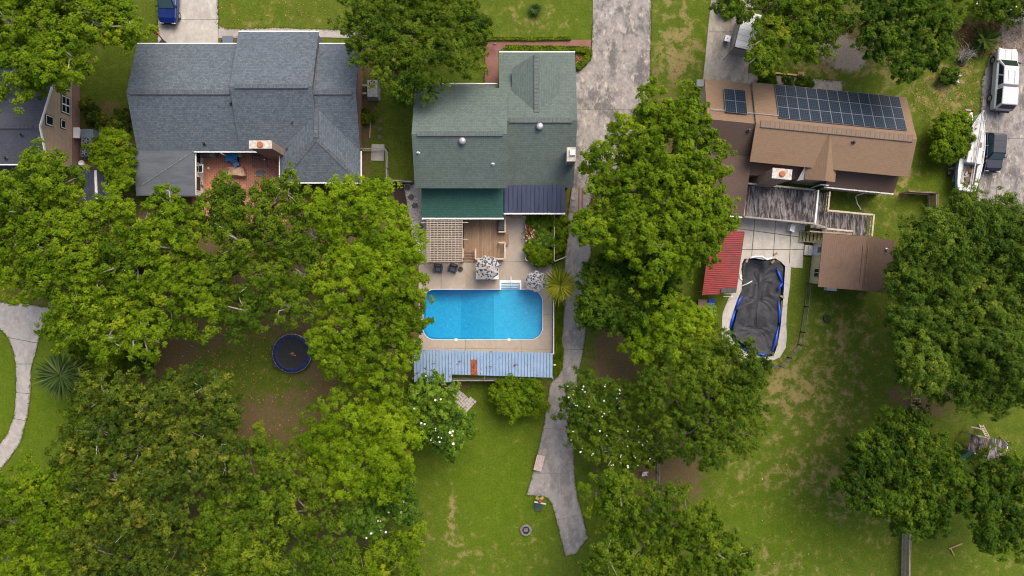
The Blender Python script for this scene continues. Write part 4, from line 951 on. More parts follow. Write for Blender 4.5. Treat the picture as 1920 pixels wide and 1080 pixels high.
# red metal shelter roof beside the covered pool
rr = thing('shelter', 'low shelter with red ribbed metal roof beside the tarped pool', 'shelter', (*P(1357, 495).xy, 0))
red_m = mat('red_metal', (.25, .021, .023), (.215, .019, .021), 1.6, .55, .0, c3=(.12, .022, .022), s3=.6)
tl, tr_, br_, bl_ = P(1352, 431, 2.3), P(1395, 433.5, 2.3), P(1379.5, 549, 2.3), P(1317, 554, 2.3)
tl = P(1334, 430, 2.3)
nrow = 34
for i in range(nrow):
    a0, a1 = tl.lerp(bl_, i / nrow), tr_.lerp(br_, i / nrow); b0, b1 = tl.lerp(bl_, (i + .96) / nrow), tr_.lerp(br_, (i + .96) / nrow)
    a0.z = b0.z = 2.15; a1.z = b1.z = 2.45
    up = Vector((0, 0, .04)); w0 = b0.lerp(a0, .45); w1 = b1.lerp(a1, .45)
    MB().slab([a0, a1, b1, b0], .02).hexa([b0 - up * .3, b1 - up * .3, w1 - up * .3, w0 - up * .3], [b0 + up * .4, b1 + up * .4, w1.lerp(b1, .3) + up, w0.lerp(b0, .3) + up]).build('metal_rib', red_m, rr)
for q in (tl.lerp(br_, .05), tr_.lerp(bl_, .06), br_.lerp(tl, .06), bl_.lerp(tr_, .06)): MB().box((q.x, q.y, 1.05), (.1, .1, 2.1)).build('post', weathered_wood, rr)
MB().slab([P(1353, 540, 2.5), P(1381, 540, 2.5), P(1380, 549, 2.5), P(1352, 549, 2.5)], .02).build('roof_patch', mat('dark_grey_felt', (.07, .068, .065), (.05, .048, .047), 4, .9), rr)
rk = thing('pool_ladder', 'small white metal rack at the foot of the red roofed shelter', 'ladder', (*P(1366, 553).xy, .05))
for q in ((1357, 551), (1363, 551), (1372, 551), (1373, 558)): MB().tube([P(q[0], q[1], .05), P(q[0], q[1], .9)], .02, 6).build('upright', white_paint, rk)
MB().tube([P(1356, 551, .9), P(1374, 551, .9)], .022, 6).build('bar', white_paint, rk); MB().tube([P(1356, 556, .5), P(1374, 556, .5)], .022, 6).build('bar', white_paint, rk)
# blue slide and brown board under the tree by the shelter
bs = thing('garden_lounger', 'royal blue lounger with brown leg rest beside the red roofed shelter', 'lounger', (*P(1330, 575).xy, 0))
blu = mat('royal_blue_plastic', (.008, .03, .38), (.01, .045, .45), 3, .4)
MB().slab([P(1330, 560, .75), P(1341, 561, .5), P(1337, 588, .5), P(1326, 584, .75)], .06).build('seat', blu, bs); MB().slab([P(1310, 561, .5), P(1329, 562, .5), P(1326, 583, .5), P(1308, 580, .5)], .05).build('leg_rest', brown_wood, bs)
for q in ((1312, 564), (1338, 563), (1334, 585), (1312, 578)): MB().tube([P(*q, 0), P(*q, .46)], .03, 6).build('leg', black_metal, bs)

# garden shed with brown roof
SH = thing('garden_shed', 'cream sided garden shed with brown shingle roof', 'shed', (*T3((10.7, -11, 0)).xy, 0), A3)
cream = mat('cream_siding', (.62, .56, .37), (.56, .50, .32), 3, .7)
def sS(pts, m, name='roof_slope', t=.1): return MB().slab([T3(p) for p in pts], t).build(name, m, SH)
sS([(7.43, -13.42, 2.7), (10.95, -13.42, 3.5), (10.95, -8.6, 3.5), (7.43, -8.6, 2.7)], shed_brown); sS([(10.95, -13.42, 3.5), (13.95, -13.42, 2.6), (13.95, -8.6, 2.6), (10.95, -8.6, 3.5)], shed_dark)
MB().loft([[T3((x, y, z)) for x, z in ((7.78, 0), (13.5, 0), (13.5, 2.55), (10.95, 3.35), (7.78, 2.6))] for y in (-13.05, -9.05)]).build('wall', cream, SH, fix=True)
ridge_cap(SH, T3((10.75, -9.3, 3.47)), T3((10.75, -12.7, 3.47)), shed_brown, .08, .05, .5); ridge_cap(SH, T3((11.2, -9.3, 3.45)), T3((11.2, -12.7, 3.45)), shed_brown, .08, .05, .5)
def sb(c, s, name, m, root=None): return MB().box(T3(c), s, A3).build(name, m, root or SH)
d_ = sb((7.75, -10.0, 1.05), (.06, .9, 2.05), 'door', mat('pale_blue_door', (.50, .56, .66), (.44, .5, .6), 3, .6)); sb((7.71, -10.0, 1.6), (.05, .5, .62), 'door_window', dark_glass, d_)
w = sb((7.75, -12.1, 1.5), (.06, .8, .95), 'window', white_paint); sb((7.71, -12.3, 1.5), (.05, .32, .8), 'pane', dark_glass, w); sb((7.71, -11.9, 1.5), (.05, .32, .8), 'pane', dark_glass, w)
for i in range(9): sb((7.765, -9.3 - i * .45, 1.3), (.035, .03, 2.55), 'siding_batten', cream)
sb((9.4, -13.46, .9), (.9, .25, .6), 'window_unit', white_paint)
pipe_vent(SH, T3((13.1, -9.5, 2.95)), .25, .06, galv)
st = thing('door_step', 'small concrete step at the door of the cream garden shed', 'step', (*T3((7.3, -10.0, 0)).xy, 0)); MB().box(T3((7.28, -10.0, .1)), (.62, .95, .2), A3).build('lower_tread', con_apron, st); MB().box(T3((7.5, -10, .24)), (.4, .9, .1), A3).build('upper_tread', con_apron, st)

# weathered deck with walkway and stairs
wd = thing('deck', 'large weathered grey deck with walkway behind the brown-roofed house', 'deck', (*T3((4, -6, 0)).xy, 0), A3)
plank_row(wd, 'deck_board', .25, 6.75, -7.75, -4.75, 1.4, .14, None, T=T3, mats=grey_ms)
plank_row(wd, 'deck_board', 6.8, 7.85, -8.05, -4.75, 1.4, .14, None, T=T3, mats=grey_ms)
plank_row(wd, 'deck_board', 7.9, 12.0, -8.3, -6.45, 1.38, .14, None, T=T3, mats=grey_ms)
moss = mat('mossy_tread', (.23, .2, .10), (.17, .16, .07), 3, .85)
for i in range(13): MB().box(T3((10.1 - i * .3, -8.78, 1.28 - i * .095)), (.24, 1.0, .045), A3).build('stair_tread', moss, wd)
for yy in (-8.3, -9.25): MB().beam(T3((10.3, yy, 1.25)), T3((6.35, yy, .1)), .05, .22).build('stringer', weathered_wood, wd)
for x in (.4, 3.4, 6.6, 9.0, 11.8):
    for y in (-4.9, -7.6): 
        if x > 8 and y > -5: y = -6.6
        MB().box(T3((x, y, .68)), (.12, .12, 1.34), A3).build('support_post', weathered_wood, wd)
MB().beam(T3((.3, -7.7, 1.25)), T3((7.8, -7.7, 1.25)), .05, .22).build('rim_joist', weathered_wood, wd)
rail(wd, [(.28, -7.75, 1.4), (.28, -4.8, 1.4)], 0, .95, pale_wood, T=T3, bal=.16)
rail(wd, [(.28, -4.72, 1.4), (3.6, -4.72, 1.4), (6.4, -4.72, 1.4)], 0, .95, weathered_wood, T=T3, bal=.3)
rail(wd, [(.28, -7.75, 1.4), (3.4, -7.75, 1.4), (6.7, -7.75, 1.4), (7.85, -8.05, 1.4)], 0, .95, weathered_wood, T=T3, bal=.3)
rail(wd, [(6.78, -7.7, 1.4), (6.78, -4.75, 1.4)], 0, .95, white_paint, T=T3, mid=False)
rail(wd, [(7.82, -4.8, 1.4), (7.82, -6.45, 1.4), (9.9, -6.45, 1.4), (12.0, -6.45, 1.4), (12.0, -8.35, 1.4)], 0, .95, pale_wood, T=T3, bal=.35)
rail(wd, [(7.85, -8.1, 1.4), (10.2, -8.1, 1.4)], 0, .95, pale_wood, T=T3)
rail(wd, [(6.9, -8.35, .4), (10.2, -8.35, 1.38)], 0, .8, pale_wood, T=T3)
ch_ = thing('plastic_chair', 'white plastic chair tipped over on the cream patio', 'chair', (*P(1479, 425).xy, .055))
q = P(1482, 429, .05)
Mx = Matrix.Rotation(R(-18), 3, 'Z')
for nm, c, s, ry in (('backrest', (-.28, 0, .35), (.06, .55, .62), 8), ('seat', (0, 0, .42), (.5, .55, .05), 0), ('arm', (0, .29, .62), (.5, .06, .05), 0), ('arm', (0, -.29, .62), (.5, .06, .05), 0)):
    MB().box(q + Mx @ Vector(c), s, m=Mx @ Matrix.Rotation(R(ry), 3, 'Y')).build(nm, white_plastic, ch_, bevel=.02)
for sx in (-.22, .22):
    for sy in (-.24, .24): MB().beam(q + Mx @ Vector((sx, sy, .005)), q + Mx @ Vector((sx * .95, sy * .95, .42)), .05, .05).build('leg', white_plastic, ch_)

# ------------------------------------------------------------------ fences
def fence(name, label, pts, h, m, post=1.8, rails=(.25, .9), pick=None, w=.06):
    o = thing(name, label, 'fence', (*Vector(pts[0]).xy, 0)); rm = pale_wood if pick else m
    pts = [Vector(p) for p in pts]
    for a, b in zip(pts[:-1], pts[1:]):
        n = max(1, round((b - a).length / post))
        for i in range(n + 1): p = a.lerp(b, i / n); MB().box((p.x, p.y, h / 2), (.08, .08, h)).build('post', m, o)
        for r_ in rails: MB().beam(a + Vector((0, 0, h * r_)), b + Vector((0, 0, h * r_)), w, .13 if pick else .07).build('rail', rm, o)
        if pick:
            d = (b - a).normalized(); s = Vector((-d.y, d.x, 0)); k = int((b - a).length / pick)
            for i in range(k): p = a.lerp(b, (i + .5) / k) + s * .06; MB().box((p.x, p.y, h / 2), (pick - .012, .022, h), math.atan2(d.y, d.x)).build('picket', m, o)
    return o
chain = mat('chain_link_grey', (.2, .21, .21), (.15, .16, .16), 4, .5, .4)
fence('yard_fence', 'brown board fence enclosing the grass behind the brown-roofed house', [P(1687, 363, 0), P(1738, 366, 0), P(1738, 410, 0)], 1.6, fence_wood, pick=.16)
fence('yard_fence', 'unpainted board fence at the bottom edge of the picture', [P(1690, 992, 0), P(1688, 1100, 0)], 1.5, mat('brown_grey_board', (.46, .35, .24), (.37, .28, .19), 4, .85), pick=.16, rails=(.15, .5, .9))
fence('low_fence', 'low dark metal fence curving round the tarped pool', [P(*q) for q in ((1513, 531), (1508, 575), (1501, 622), (1496, 646), (1476, 670), (1461, 687), (1400, 688))], 1.0, mat('dark_fence_metal', (.07, .075, .075), (.1, .1, .1), 4, .5, .3), rails=(.1, .95))
fence('low_fence', 'white rail fence between pool patio and driveway', [P(1037, 563), P(1037, 661)], 1.1, white_paint, rails=(.3, .95), w=.07)
fence('low_fence', 'weathered rail fence beside the leafy garden bed', [P(1038, 404), P(1038, 491), P(1060, 482)], 1.1, pale_wood, rails=(.3, .95), w=.08)
fence('low_fence', 'grey rail fence across the side yard between the two middle houses', [P(678, 283), P(728, 283), P(729, 352), ], 1.2, weathered_wood, rails=(.3, .95), w=.08)
fence('low_fence', 'short wooden screen fence by the white stone bed', [P(734, 344), P(733, 341), P(775, 344)], 1.2, weathered_wood, pick=.15)
fence('low_fence', 'thin wire fence beside the bare strip under the flowering tree', [P(1232, 850), P(1231, 955)], 1.2, chain, rails=(.05, .97), w=.05)
fence('low_fence', 'thin grey rail between air conditioners and dark ribbed shed', [P(147, 314), P(193, 314)], 1.1, chain, rails=(.5, .97), w=.05)

# dark shed roof below the air conditioners
ds = thing('carport', 'small dark ribbed carport roof with white centre strip', 'carport', (*P(187, 345).xy, 0))
rib_m = mat('dark_translucent_sheet', (.035, .038, .052), (.055, .058, .075), 1.5, .35)
for i in range(10):
    a, b_ = P(155 + i * 5.6, 0, 2.2).x, P(155 + (i + 1) * 5.6, 0, 2.2).x - .015
    MB().slab([(a, P(0, 319, 2.2).y, 2.25), (b_, P(0, 319, 2.2).y, 2.25), (b_, P(0, 375, 2.1).y, 2.1), (a, P(0, 375, 2.1).y, 2.1)], .03).build('roof_sheet', rib_m, ds)
MB().box((P(179.5, 0, 2.3).x, P(0, 347, 2.3).y, 2.24), (.22, 2.7, .08), m=Matrix.Rotation(R(3), 3, 'X')).build('ridge_strip', white_paint, ds)
MB().box((P(215, 0, 2.3).x, P(0, 347, 2.3).y, 2.2), (.25, 2.6, .08), m=Matrix.Rotation(R(3), 3, 'X')).build('edge_board', weathered_wood, ds)
for q in ((159, 322), (212, 322), (159, 370), (212, 370)): MB().box((*P(*q).xy, 1.05), (.1, .1, 2.1)).build('post', weathered_wood, ds)

# ------------------------------------------------------------------ air conditioners and side-yard pieces
def ac_unit(label, px, py, sx, sy, h, m, rz=0, group=None, fan=(0, 0), fr_=.3):
    q = P(px, py, h + .12); q.z = 0; o = thing('air_conditioner', label, 'air conditioner', (q.x, q.y, 0), rz, group)
    M = Matrix.Rotation(rz, 3, 'Z')
    MB().box((q.x, q.y, .06), (sx + .25, sy + .25, .12), rz).build('pad', con_grey, o)
    MB().box((q.x, q.y, .12 + h / 2), (sx, sy, h), rz).build('casing', m, o, bevel=.03)
    f = q + M @ Vector((fan[0], fan[1], .12 + h))
    MB().lathe([(fr_, 0), (fr_, .03), (fr_ * .9, .035)], f, 20).build('fan_shroud', black_metal, o)
    for i in range(5): a = i * 2 * math.pi / 5; MB().beam(f + Vector((math.cos(a) * .05, math.sin(a) * .05, .045)), f + Vector((math.cos(a) * fr_ * .85, math.sin(a) * fr_ * .85, .045)), .12, .012).build('fan_blade', grey_metal, o)
    MB().lathe([(.07, 0), (.07, .07)], f, 10).build('fan_hub', brown_wood, o)
    return o
ac_blue = mat('ac_grey_blue', (.15, .2, .25), (.1, .14, .18), 3, .5, c3=(.26, .22, .17), s3=1.2); ac_grey = mat('ac_pale_grey', (.36, .37, .34), (.3, .31, .285), 3, .5); ac_teal = mat('ac_teal', (.055, .12, .15), (.04, .085, .11), 3, .5)
ac_unit('large rusty grey-blue air conditioner beside the white panel', 163, 257, 1.1, 1.5, 1.0, ac_blue, fan=(-.08, -.35))
ac_unit('small teal air conditioner nearest the dark ribbed carport', 158, 285.5, .75, .8, .8, ac_teal, fan=(0, 0))
ac_unit('long pale grey air conditioner beside the slate-roofed house', 698, 166, .95, 1.55, .75, ac_grey, fan=(0, .45))
for dy_ in (160, 175):
    o = MB().beam(P(679, dy_, .3), P(688, dy_, .3), .14, .14); single(o, 'duct', galv, 'pale duct from the slate-roofed house to its air conditioner, %s of two' % ('upper' if dy_ == 160 else 'lower'), 'duct', (*P(683, dy_).xy, 0))
wp_ = MB().box(P(143, 249, .95), (.62, 1.0, .05)); wp_.box(P(143, 249, .45), (.5, .8, .9)); single(wp_, 'utility_cabinet', white_plastic, 'white flat topped cabinet against the tan gable wall', 'cabinet', (*P(143, 249).xy, 0), bevel=.02)
pot = MB(); q = P(157.5, 307.5); pot.lathe([(.2, 0), (.27, .38), (.3, .4), (.25, .4), (.22, .3)], q, 16); o = single(pot, 'plant_pot', white_plastic, 'round white rimmed pot below the teal air conditioner', 'pot', q, smooth=True)
for i, (px, py) in enumerate(((713.5, 226), (712.5, 241.5), (712, 257.5))):
    q = P(px, py); MB_ = MB().prism([(q.x + .2 * math.cos(a) * rnd.uniform(.9, 1.1), q.y + .2 * math.sin(a) * rnd.uniform(.9, 1.1)) for a in [k * math.pi / 4 for k in range(8)]], -.02, .05)
    single(MB_, 'stepping_stone', mat('slate_stone', (.12, .105, .115), (.09, .08, .088), 4, .9), ('stepping stone nearest the grey air conditioner', 'middle stepping stone of the three in the side yard', 'stepping stone nearest the square concrete pad')[i], 'stone', (q.x, q.y, 0), 'stepping stones in the side yard')
mb = MB(); mb.prism(pxpoly([(697, 270), (721, 271), (719.5, 302), (696, 301)]), -.05, .07); single(mb, 'concrete_pad', con_light, 'square pale concrete pad crossed by the side yard fence', 'pad', (*P(708, 286).xy, 0))
mb = MB().beam(P(695, 226, .08), P(693.5, 258, .08), .08, .16); single(mb, 'edging_board', pale_wood, 'pale edging board beside the stepping stones', 'board', (*P(694, 242).xy, 0))

# ------------------------------------------------------------------ courtyard furniture
q = P(439, 298)
bt = thing('deck_box', 'bright blue lidded box in the brick courtyard', 'box', (q.x, q.y, .05)); cy_b = mat('cyan_blue', (.01, .21, .52), (.012, .24, .58), 3, .45)
MB().box((q.x, q.y, .35), (1.0, .62, .58)).build('body', plain('navy_plastic', (.012, .02, .06), .5), bt, bevel=.03); MB().box((q.x, q.y, .68), (1.08, .68, .09)).build('lid', cy_b, bt, bevel=.03)
q = P(446, 309)
rc = thing('folding_chair', 'blue fabric chair between the blue box and the tan covered table', 'chair', (q.x, q.y, .05)); cf = mat('blue_fabric', (.06, .16, .36), (.10, .24, .45), 8, .8)
Mx = Matrix.Rotation(R(25), 3, 'Z')
for nm, c, s, rx in (('seat', (0, 0, .42), (.52, .48, .04), 0), ('backrest', (0, .26, .68), (.52, .05, .55), -15)): MB().box(Vector((q.x, q.y, .05)) + Mx @ Vector(c), s, m=Mx @ Matrix.Rotation(R(rx), 3, 'X')).build(nm, cf, rc)
for sx in (-.22, .22):
    for sy in (-.2, .2): MB().tube([Vector((q.x, q.y, .05)) + Mx @ Vector((sx, sy, 0)), Vector((q.x, q.y, .05)) + Mx @ Vector((sx, sy, .42))], .02, 6).build('leg', black_metal, rc)
tbm, nt, b, out = _nodes('rusty_tan_cover'); b.inputs['Roughness'].default_value = .85
v = coords(nt, 'Position'); n1 = noise(nt, v, 2.4, 5, .7, .5); n2 = noise(nt, v, 1.3, 4, .6)
c = mix(nt, ramp(nt, n1, .42, .6), (.40, .30, .19), (.24, .10, .045)); c = mix(nt, ramp(nt, n2, .5, .7), c, (.36, .28, .19)); nt.links.new(c, b.inputs['Base Color'])
cvt = thing('covered_table', 'tan and rust coloured cover draped over a courtyard table', 'table', (*P(445, 325).xy, .05))
mb = MB(); base = pxpoly([(425, 331), (426, 317), (437, 314), (446, 316), (458, 314), (464, 331), (457, 334), (445, 333)]); top = pxpoly([(428, 328), (429, 317), (438, 315.5), (446, 318), (456, 315.5), (461, 329), (452, 330), (445, 328)], .85)
mb.loft([[(x, y, .1) for x, y in base], [(x * .97 + P(445, 324).x * .03, y * .97 + P(445, 324).y * .03, .55 + .05 * (i % 2)) for i, (x, y) in enumerate(base)], [(x, y, .82 + .06 * math.sin(i * 2.1)) for i, (x, y) in enumerate(top)]]); mb.build('cover', tbm, cvt, smooth=False, fix=True)
for q in ((430, 319), (459, 319), (430, 329), (459, 329)): MB().tube([P(*q, .05), P(*q, .5)], .03, 6).build('leg', black_metal, cvt)
fr = thing('swing_frame', 'dark metal frame with slatted top under the courtyard chimney', 'frame', (*P(487, 300).xy, .05))
for q in ((474, 291), (500, 291), (500, 310), (474, 310)): MB().tube([P(*q, .05), P(*q, 1.1)], .035, 6).build('leg', black_metal, fr)
for py in (291, 297, 303, 310): MB().beam(P(473, py, 1.1), P(501, py, 1.1), .06, .05).build('slat', black_metal, fr)
for px in (474, 500): MB().beam(P(px, 290, 1.13), P(px, 311, 1.13), .05, .05).build('side_rail', black_metal, fr)
mb = MB(); q = P(496, 299, 1.16); mb.lathe([(.05, 0), (.08, .05), (.04, .1)], q, 8); single(mb, 'ornament', white_plastic, 'little white ornament resting on the dark courtyard frame', 'ornament', q)
mb = MB().box(P(488, 325, .08), (.78, .58, .05)); single(mb, 'paving_slab', mat('grey_slab', (.17, .16, .165), (.13, .125, .13), 4, .9), 'square grey slab lying on the courtyard bricks', 'slab', (*P(488, 325).xy, .05), bevel=.01)
gr = thing('covered_grill', 'long grill under a grey and teal cover by the courtyard gutter', 'grill', (*P(393, 291).xy, .05))
mb = MB(); q = P(388, 291); mb.box((q.x, q.y + .02, .55), (1.25, .5, .95)); mb.build('cover', mat('teal_grey_cover', (.05, .10, .12), (.075, .14, .155), 3, .6), gr, bevel=.1)
mb = MB(); q = P(404, 292); mb.box((q.x, q.y, .5), (.55, .46, .82)); mb.build('side_cover', mat('pale_grey_cover', (.27, .28, .29), (.22, .23, .24), 3, .6), gr, bevel=.1)
mb = MB(); q = P(454, 293); mb.box((q.x, q.y, .35), (.36, .36, .6)); mb.lathe([(.12, 0), (.12, .03)], (q.x, q.y, .65), 12); single(mb, 'planter_box', mat('tan_plastic', (.44, .36, .2), (.36, .29, .16), 4, .6), 'square tan planter next to the bright blue box', 'planter', (q.x, q.y, .05), bevel=.02)
mb = MB(); q = P(392, 316); mb.lathe([(.11, 0), (.13, .1), (.08, .16), (.02, .18)], (q.x, q.y, .05), 10); single(mb, 'ball', white_plastic, 'small white ball lying on the courtyard bricks', 'ball', (q.x, q.y, .05), smooth=True)
MBt = MB(); MBt.tube([P(414, 287, 2.45), P(420, 290, 2.2), P(424, 292, 1.2), P(424, 292, .1)], .045, 6); single(MBt, 'downspout', white_paint, 'white downspout beside the bright blue courtyard box', 'pipe', (*P(424, 292).xy, .05), smooth=True)

# ------------------------------------------------------------------ pool-side furniture
wick = mat('dark_wicker', (.035, .036, .042), (.06, .06, .066), 14, .7); cush = mat('slate_cushion', (.10, .11, .135), (.085, .095, .115), 5, .85)
def club_chair(label, px, py, rz):
    q = P(px, py, .05); o = thing('wicker_chair', label, 'chair', (q.x, q.y, .05), rz, 'dark wicker chairs on the pool patio')
    M = Matrix.Rotation(rz, 3, 'Z')
    for nm, c, s, m_, rx in (('seat', (0, -.02, .22), (.62, .66, .3), wick, 0), ('cushion', (0, -.03, .41), (.5, .52, .1), cush, 0), ('backrest', (0, .34, .48), (.7, .12, .52), wick, -12), ('arm', (-.33, -.02, .36), (.11, .72, .5), wick, 0), ('arm', (.33, -.02, .36), (.11, .72, .5), wick, 0), ('back_cushion', (0, .25, .62), (.5, .12, .34), cush, -12)):
        MB().box(q + M @ Vector(c), s, m=M @ Matrix.Rotation(R(rx), 3, 'X')).build(nm, m_, o, bevel=.03)
    for sx in (-.3, .3):
        for sy in (-.3, .3): MB().box(q + M @ Vector((sx, sy, .04)), (.05, .05, .08), rz).build('leg', black_metal, o)
club_chair('dark wicker chair squarely facing the pool below the pergola', 822.5, 503.5, R(-3)); club_chair('dark wicker chair turned towards the round fire bowl', 850, 503, R(-20))
q = P(864, 504.5, .05); fb = thing('fire_bowl', 'round dark brown fire bowl next to the wicker chairs', 'fire bowl', q); iron = mat('brown_iron', (.06, .042, .04), (.085, .06, .055), 6, .7)
MB().lathe([(.08, 0), (.22, .1), (.23, .16), (.19, .16), (.05, .1)], q, 18).build('bowl', iron, fb, smooth=True)
for r_ in (.06, .12, .18): 
    mb = MB(); pts = [q + Vector((r_ * math.cos(a), r_ * math.sin(a), .19)) for a in [k * math.pi / 8 for k in range(17)]]; mb.tube(pts, .012, 4, False); mb.build('grate_ring', iron, fb)
flm, nt, b, out = _nodes('floral_canvas'); b.inputs['Roughness'].default_value = .85
v = coords(nt, 'Object')
def vor(scale, seed):
    n = nt.nodes.new('ShaderNodeTexVoronoi'); n.inputs['Scale'].default_value = scale; n.inputs['Randomness'].default_value = 1
    mp = nt.nodes.new('ShaderNodeMapping'); mp.inputs['Location'].default_value = (seed, seed * .7, 0); nt.links.new(v, mp.inputs[0]); nt.links.new(mp.outputs[0], n.inputs['Vector']); return n
v1, v2, v3 = vor(5.2, 0), vor(6.2, 3.3), vor(5.0, 7.9); nn = noise(nt, v, 9, 3, .6)
c = mix(nt, ramp(nt, math_(nt, 'ADD', v1.outputs['Distance'], math_(nt, 'MULTIPLY', nn, .5)), .80, .66), (.36, .345, .33), (.025, .05, .075))
c = mix(nt, ramp(nt, math_(nt, 'ADD', v2.outputs['Distance'], math_(nt, 'MULTIPLY', nn, .3)), .44, .36), c, (.5, .24, .16)); c = mix(nt, ramp(nt, math_(nt, 'ADD', v3.outputs['Distance'], math_(nt, 'MULTIPLY', nn, .3)), .42, .34), c, (.12, .2, .22))
nt.links.new(c, b.inputs['Base Color'])
def parasol(label, px, py, rad, z=2.35, rot=0.0):
    q = P(px, py, z); o = thing('parasol', label, 'umbrella', (q.x, q.y, .05), 0, 'floral patio umbrellas')
    MB().tube([(q.x, q.y, .05), (q.x, q.y, z + .1)], .025, 8).build('pole', pale_wood, o)
    MB().lathe([(.28, 0), (.28, .06), (.06, .1)], (q.x, q.y, .05), 16).build('base', black_metal, o)
    for i in range(8):
        a0, a1 = rot + i * math.pi / 4, rot + (i + 1) * math.pi / 4; am = (a0 + a1) / 2
        tip = Vector((q.x, q.y, z + .28)); p0 = Vector((q.x + rad * math.cos(a0), q.y + rad * math.sin(a0), z - .22)); p1 = Vector((q.x + rad * math.cos(a1), q.y + rad * math.sin(a1), z - .22)); pm = (p0 + p1) / 2 * .985 + Vector((q.x, q.y, z - .2)) * .015; pm.z = z - .27
        m0, m1 = tip.lerp(p0, .5) + Vector((0, 0, .05)), tip.lerp(p1, .5) + Vector((0, 0, .05)); mm = (m0 + m1) / 2 - Vector((0, 0, .04))
        d = Vector((0, 0, -.012))
        pts = [tip, m0, p0, pm, p1, m1, mm]
        MB().add(pts + [p + d for p in pts], [(0, 1, 6), (0, 6, 5), (1, 2, 3, 6), (6, 3, 4, 5), (7, 13, 8), (7, 12, 13), (8, 13, 10, 9), (13, 12, 11, 10), (2, 9, 10, 3), (3, 10, 11, 4)]).build('canopy_panel', flm, o)
        MB().tube([tip - Vector((0, 0, .05)), p0 - Vector((0, 0, .02))], .012, 4).build('rib', pale_wood, o)
    MB().lathe([(.05, 0), (.04, .06), (.0, .1)], (q.x, q.y, z + .27), 8, False).build('finial', black_metal, o)
parasol('floral parasol over the white table beside the brown deck', 914, 502, 1.16, rot=R(12)); parasol('floral parasol next to the palm at the pool corner', 1005, 527.5, 1.0, rot=R(0))
q = P(914, 509, .05); tb = thing('patio_table', 'white square table under the floral parasol beside the deck', 'table', q)
MB().box((q.x, q.y, .72), (2.1, 1.5, .05)).build('table_top', white_plastic, tb, bevel=.02)
for sx in (-.9, .9):
    for sy in (-.62, .62): MB().box((q.x + sx, q.y + sy, .37), (.07, .07, .66)).build('leg', white_plastic, tb)
q = P(994, 533, .05); tb = thing('patio_table', 'low tan table half hidden under the parasol by the palm', 'table', q)
MB().box((q.x, q.y, .6), (.9, 1.1, .05)).build('table_top', pale_wood, tb)
for sx in (-.38, .38):
    for sy in (-.45, .45): MB().box((q.x + sx, q.y + sy, .3), (.06, .06, .58)).build('leg', pale_wood, tb)
mb = MB(); q = P(1040, 684.5, 2.2); mb.lathe([(.08, -.12), (.1, 0), (.03, .08)], q, 8); mb.tube([q - Vector((0, 0, .1)), q - Vector((.35, 0, .1))], .03, 6); single(mb, 'flood_lamp', plain('cream_lamp', (.7, .6, .42), .5), 'small cream lamp on the end of the blue ribbed roof', 'lamp', q)
# stacked paving blocks on the grass below the blue roof
blk = mat('pinkish_block', (.42, .375, .35), (.34, .30, .28), 5, .9)
kk = 0
o = thing('paving_strip', 'strip of loose pale paving blocks on the grass below the blue roof', 'paving', (*P(872, 742).xy, 0))
A_, B_ = P(846, 717), P(890, 757); d = (B_ - A_); dl = d.length; d.normalize(); s = Vector((d.y, -d.x, 0))
for i in range(12):
    for j in range(-4, 2):
        if j < -1 and i < 3: continue
        if j < -2 and (i < 6 or i > 11): continue
        if j == 1 and i < 9: continue
        c = A_ + d * (i + .5) * dl / 12 + s * (-(j) * .29 - .1) * (1); c = A_ + d * ((i + .5) * dl / 12) + s * (.12 - j * -.0) + s * ((-j) * .27)
        MB().box((c.x + rnd.uniform(-.02, .02), c.y + rnd.uniform(-.02, .02), .06 + rnd.uniform(-.01, .03)), (dl / 12 * .9, .24, .1), math.atan2(d.y, d.x) + rnd.uniform(-.06, .06)).build('block', blk, o)
# trampoline
q = P(547, 663, .9); tp = thing('trampoline', 'round trampoline with black mat and blue edge pad', 'trampoline', (q.x, q.y, 0)); TR = 1.78
MB().lathe([(0.02, -.002), (TR * .78, 0), (TR * .78, .01), (.02, .008)], (q.x, q.y, .82), 40, False).build('mat', mat('trampoline_mat', (.014, .015, .017), (.02, .021, .024), 4, .8), tp)
pad_m = mat('blue_pad', (.004, .009, .05), (.004, .016, .10), 1.0, .7, c3=(.008, .01, .02), s3=.5)  # large dark patches put the shade on the pad into its colour
for i in range(12):
    mb = MB(); n = 4
    ring_i = []; 
    a0, a1 = R(30 * i + 1), R(30 * (i + 1) - 1)
    V = []
    for k in range(n + 1):
        a = a0 + (a1 - a0) * k / n
        for r_, z in ((TR * .77, .86), (TR * .86, .9), (TR, .84)): V.append((q.x + r_ * math.cos(a), q.y + r_ * math.sin(a), z))
    mb.add(V, [(3 * k + j, 3 * k + j + 1, 3 * k + j + 4, 3 * k + j + 3) for k in range(n) for j in range(2)]); mb.build('edge_pad', pad_m, tp)
mb = MB(); mb.tube([(q.x + TR * math.cos(a), q.y + TR * math.sin(a), .8) for a in [k * math.pi / 20 for k in range(41)]], .035, 6, False); mb.build('frame_ring', galv, tp)
for i in range(6):
    a = R(60 * i + 15); MB().tube([(q.x + TR * 1.0 * math.cos(a), q.y + TR * math.sin(a), 0.02), (q.x + TR * math.cos(a), q.y + TR * math.sin(a), .8)], .035, 6).build('leg', black_metal, tp)
for (p1, p2) in (((510, 649), (517, 690)),): MB().slab([P(509, 648, .8), P(516, 648, .8), P(519, 688, .8), P(511, 688, .8)], .03).build('skirt', pad_m if False else black_rubber, tp)
mb = MB(); lq = P(549, 664, .84)
for i in range(14): mb.box(lq + Vector((rnd.gauss(0, .12), rnd.gauss(0, .1), .01)), (.1, .06, .006), rnd.uniform(0, 3))
mb.build('fallen_leaf_pile', mat('dead_leaf', (.32, .16, .07), (.42, .24, .12), 9, .9), tp)['kind'] = 'stuff'
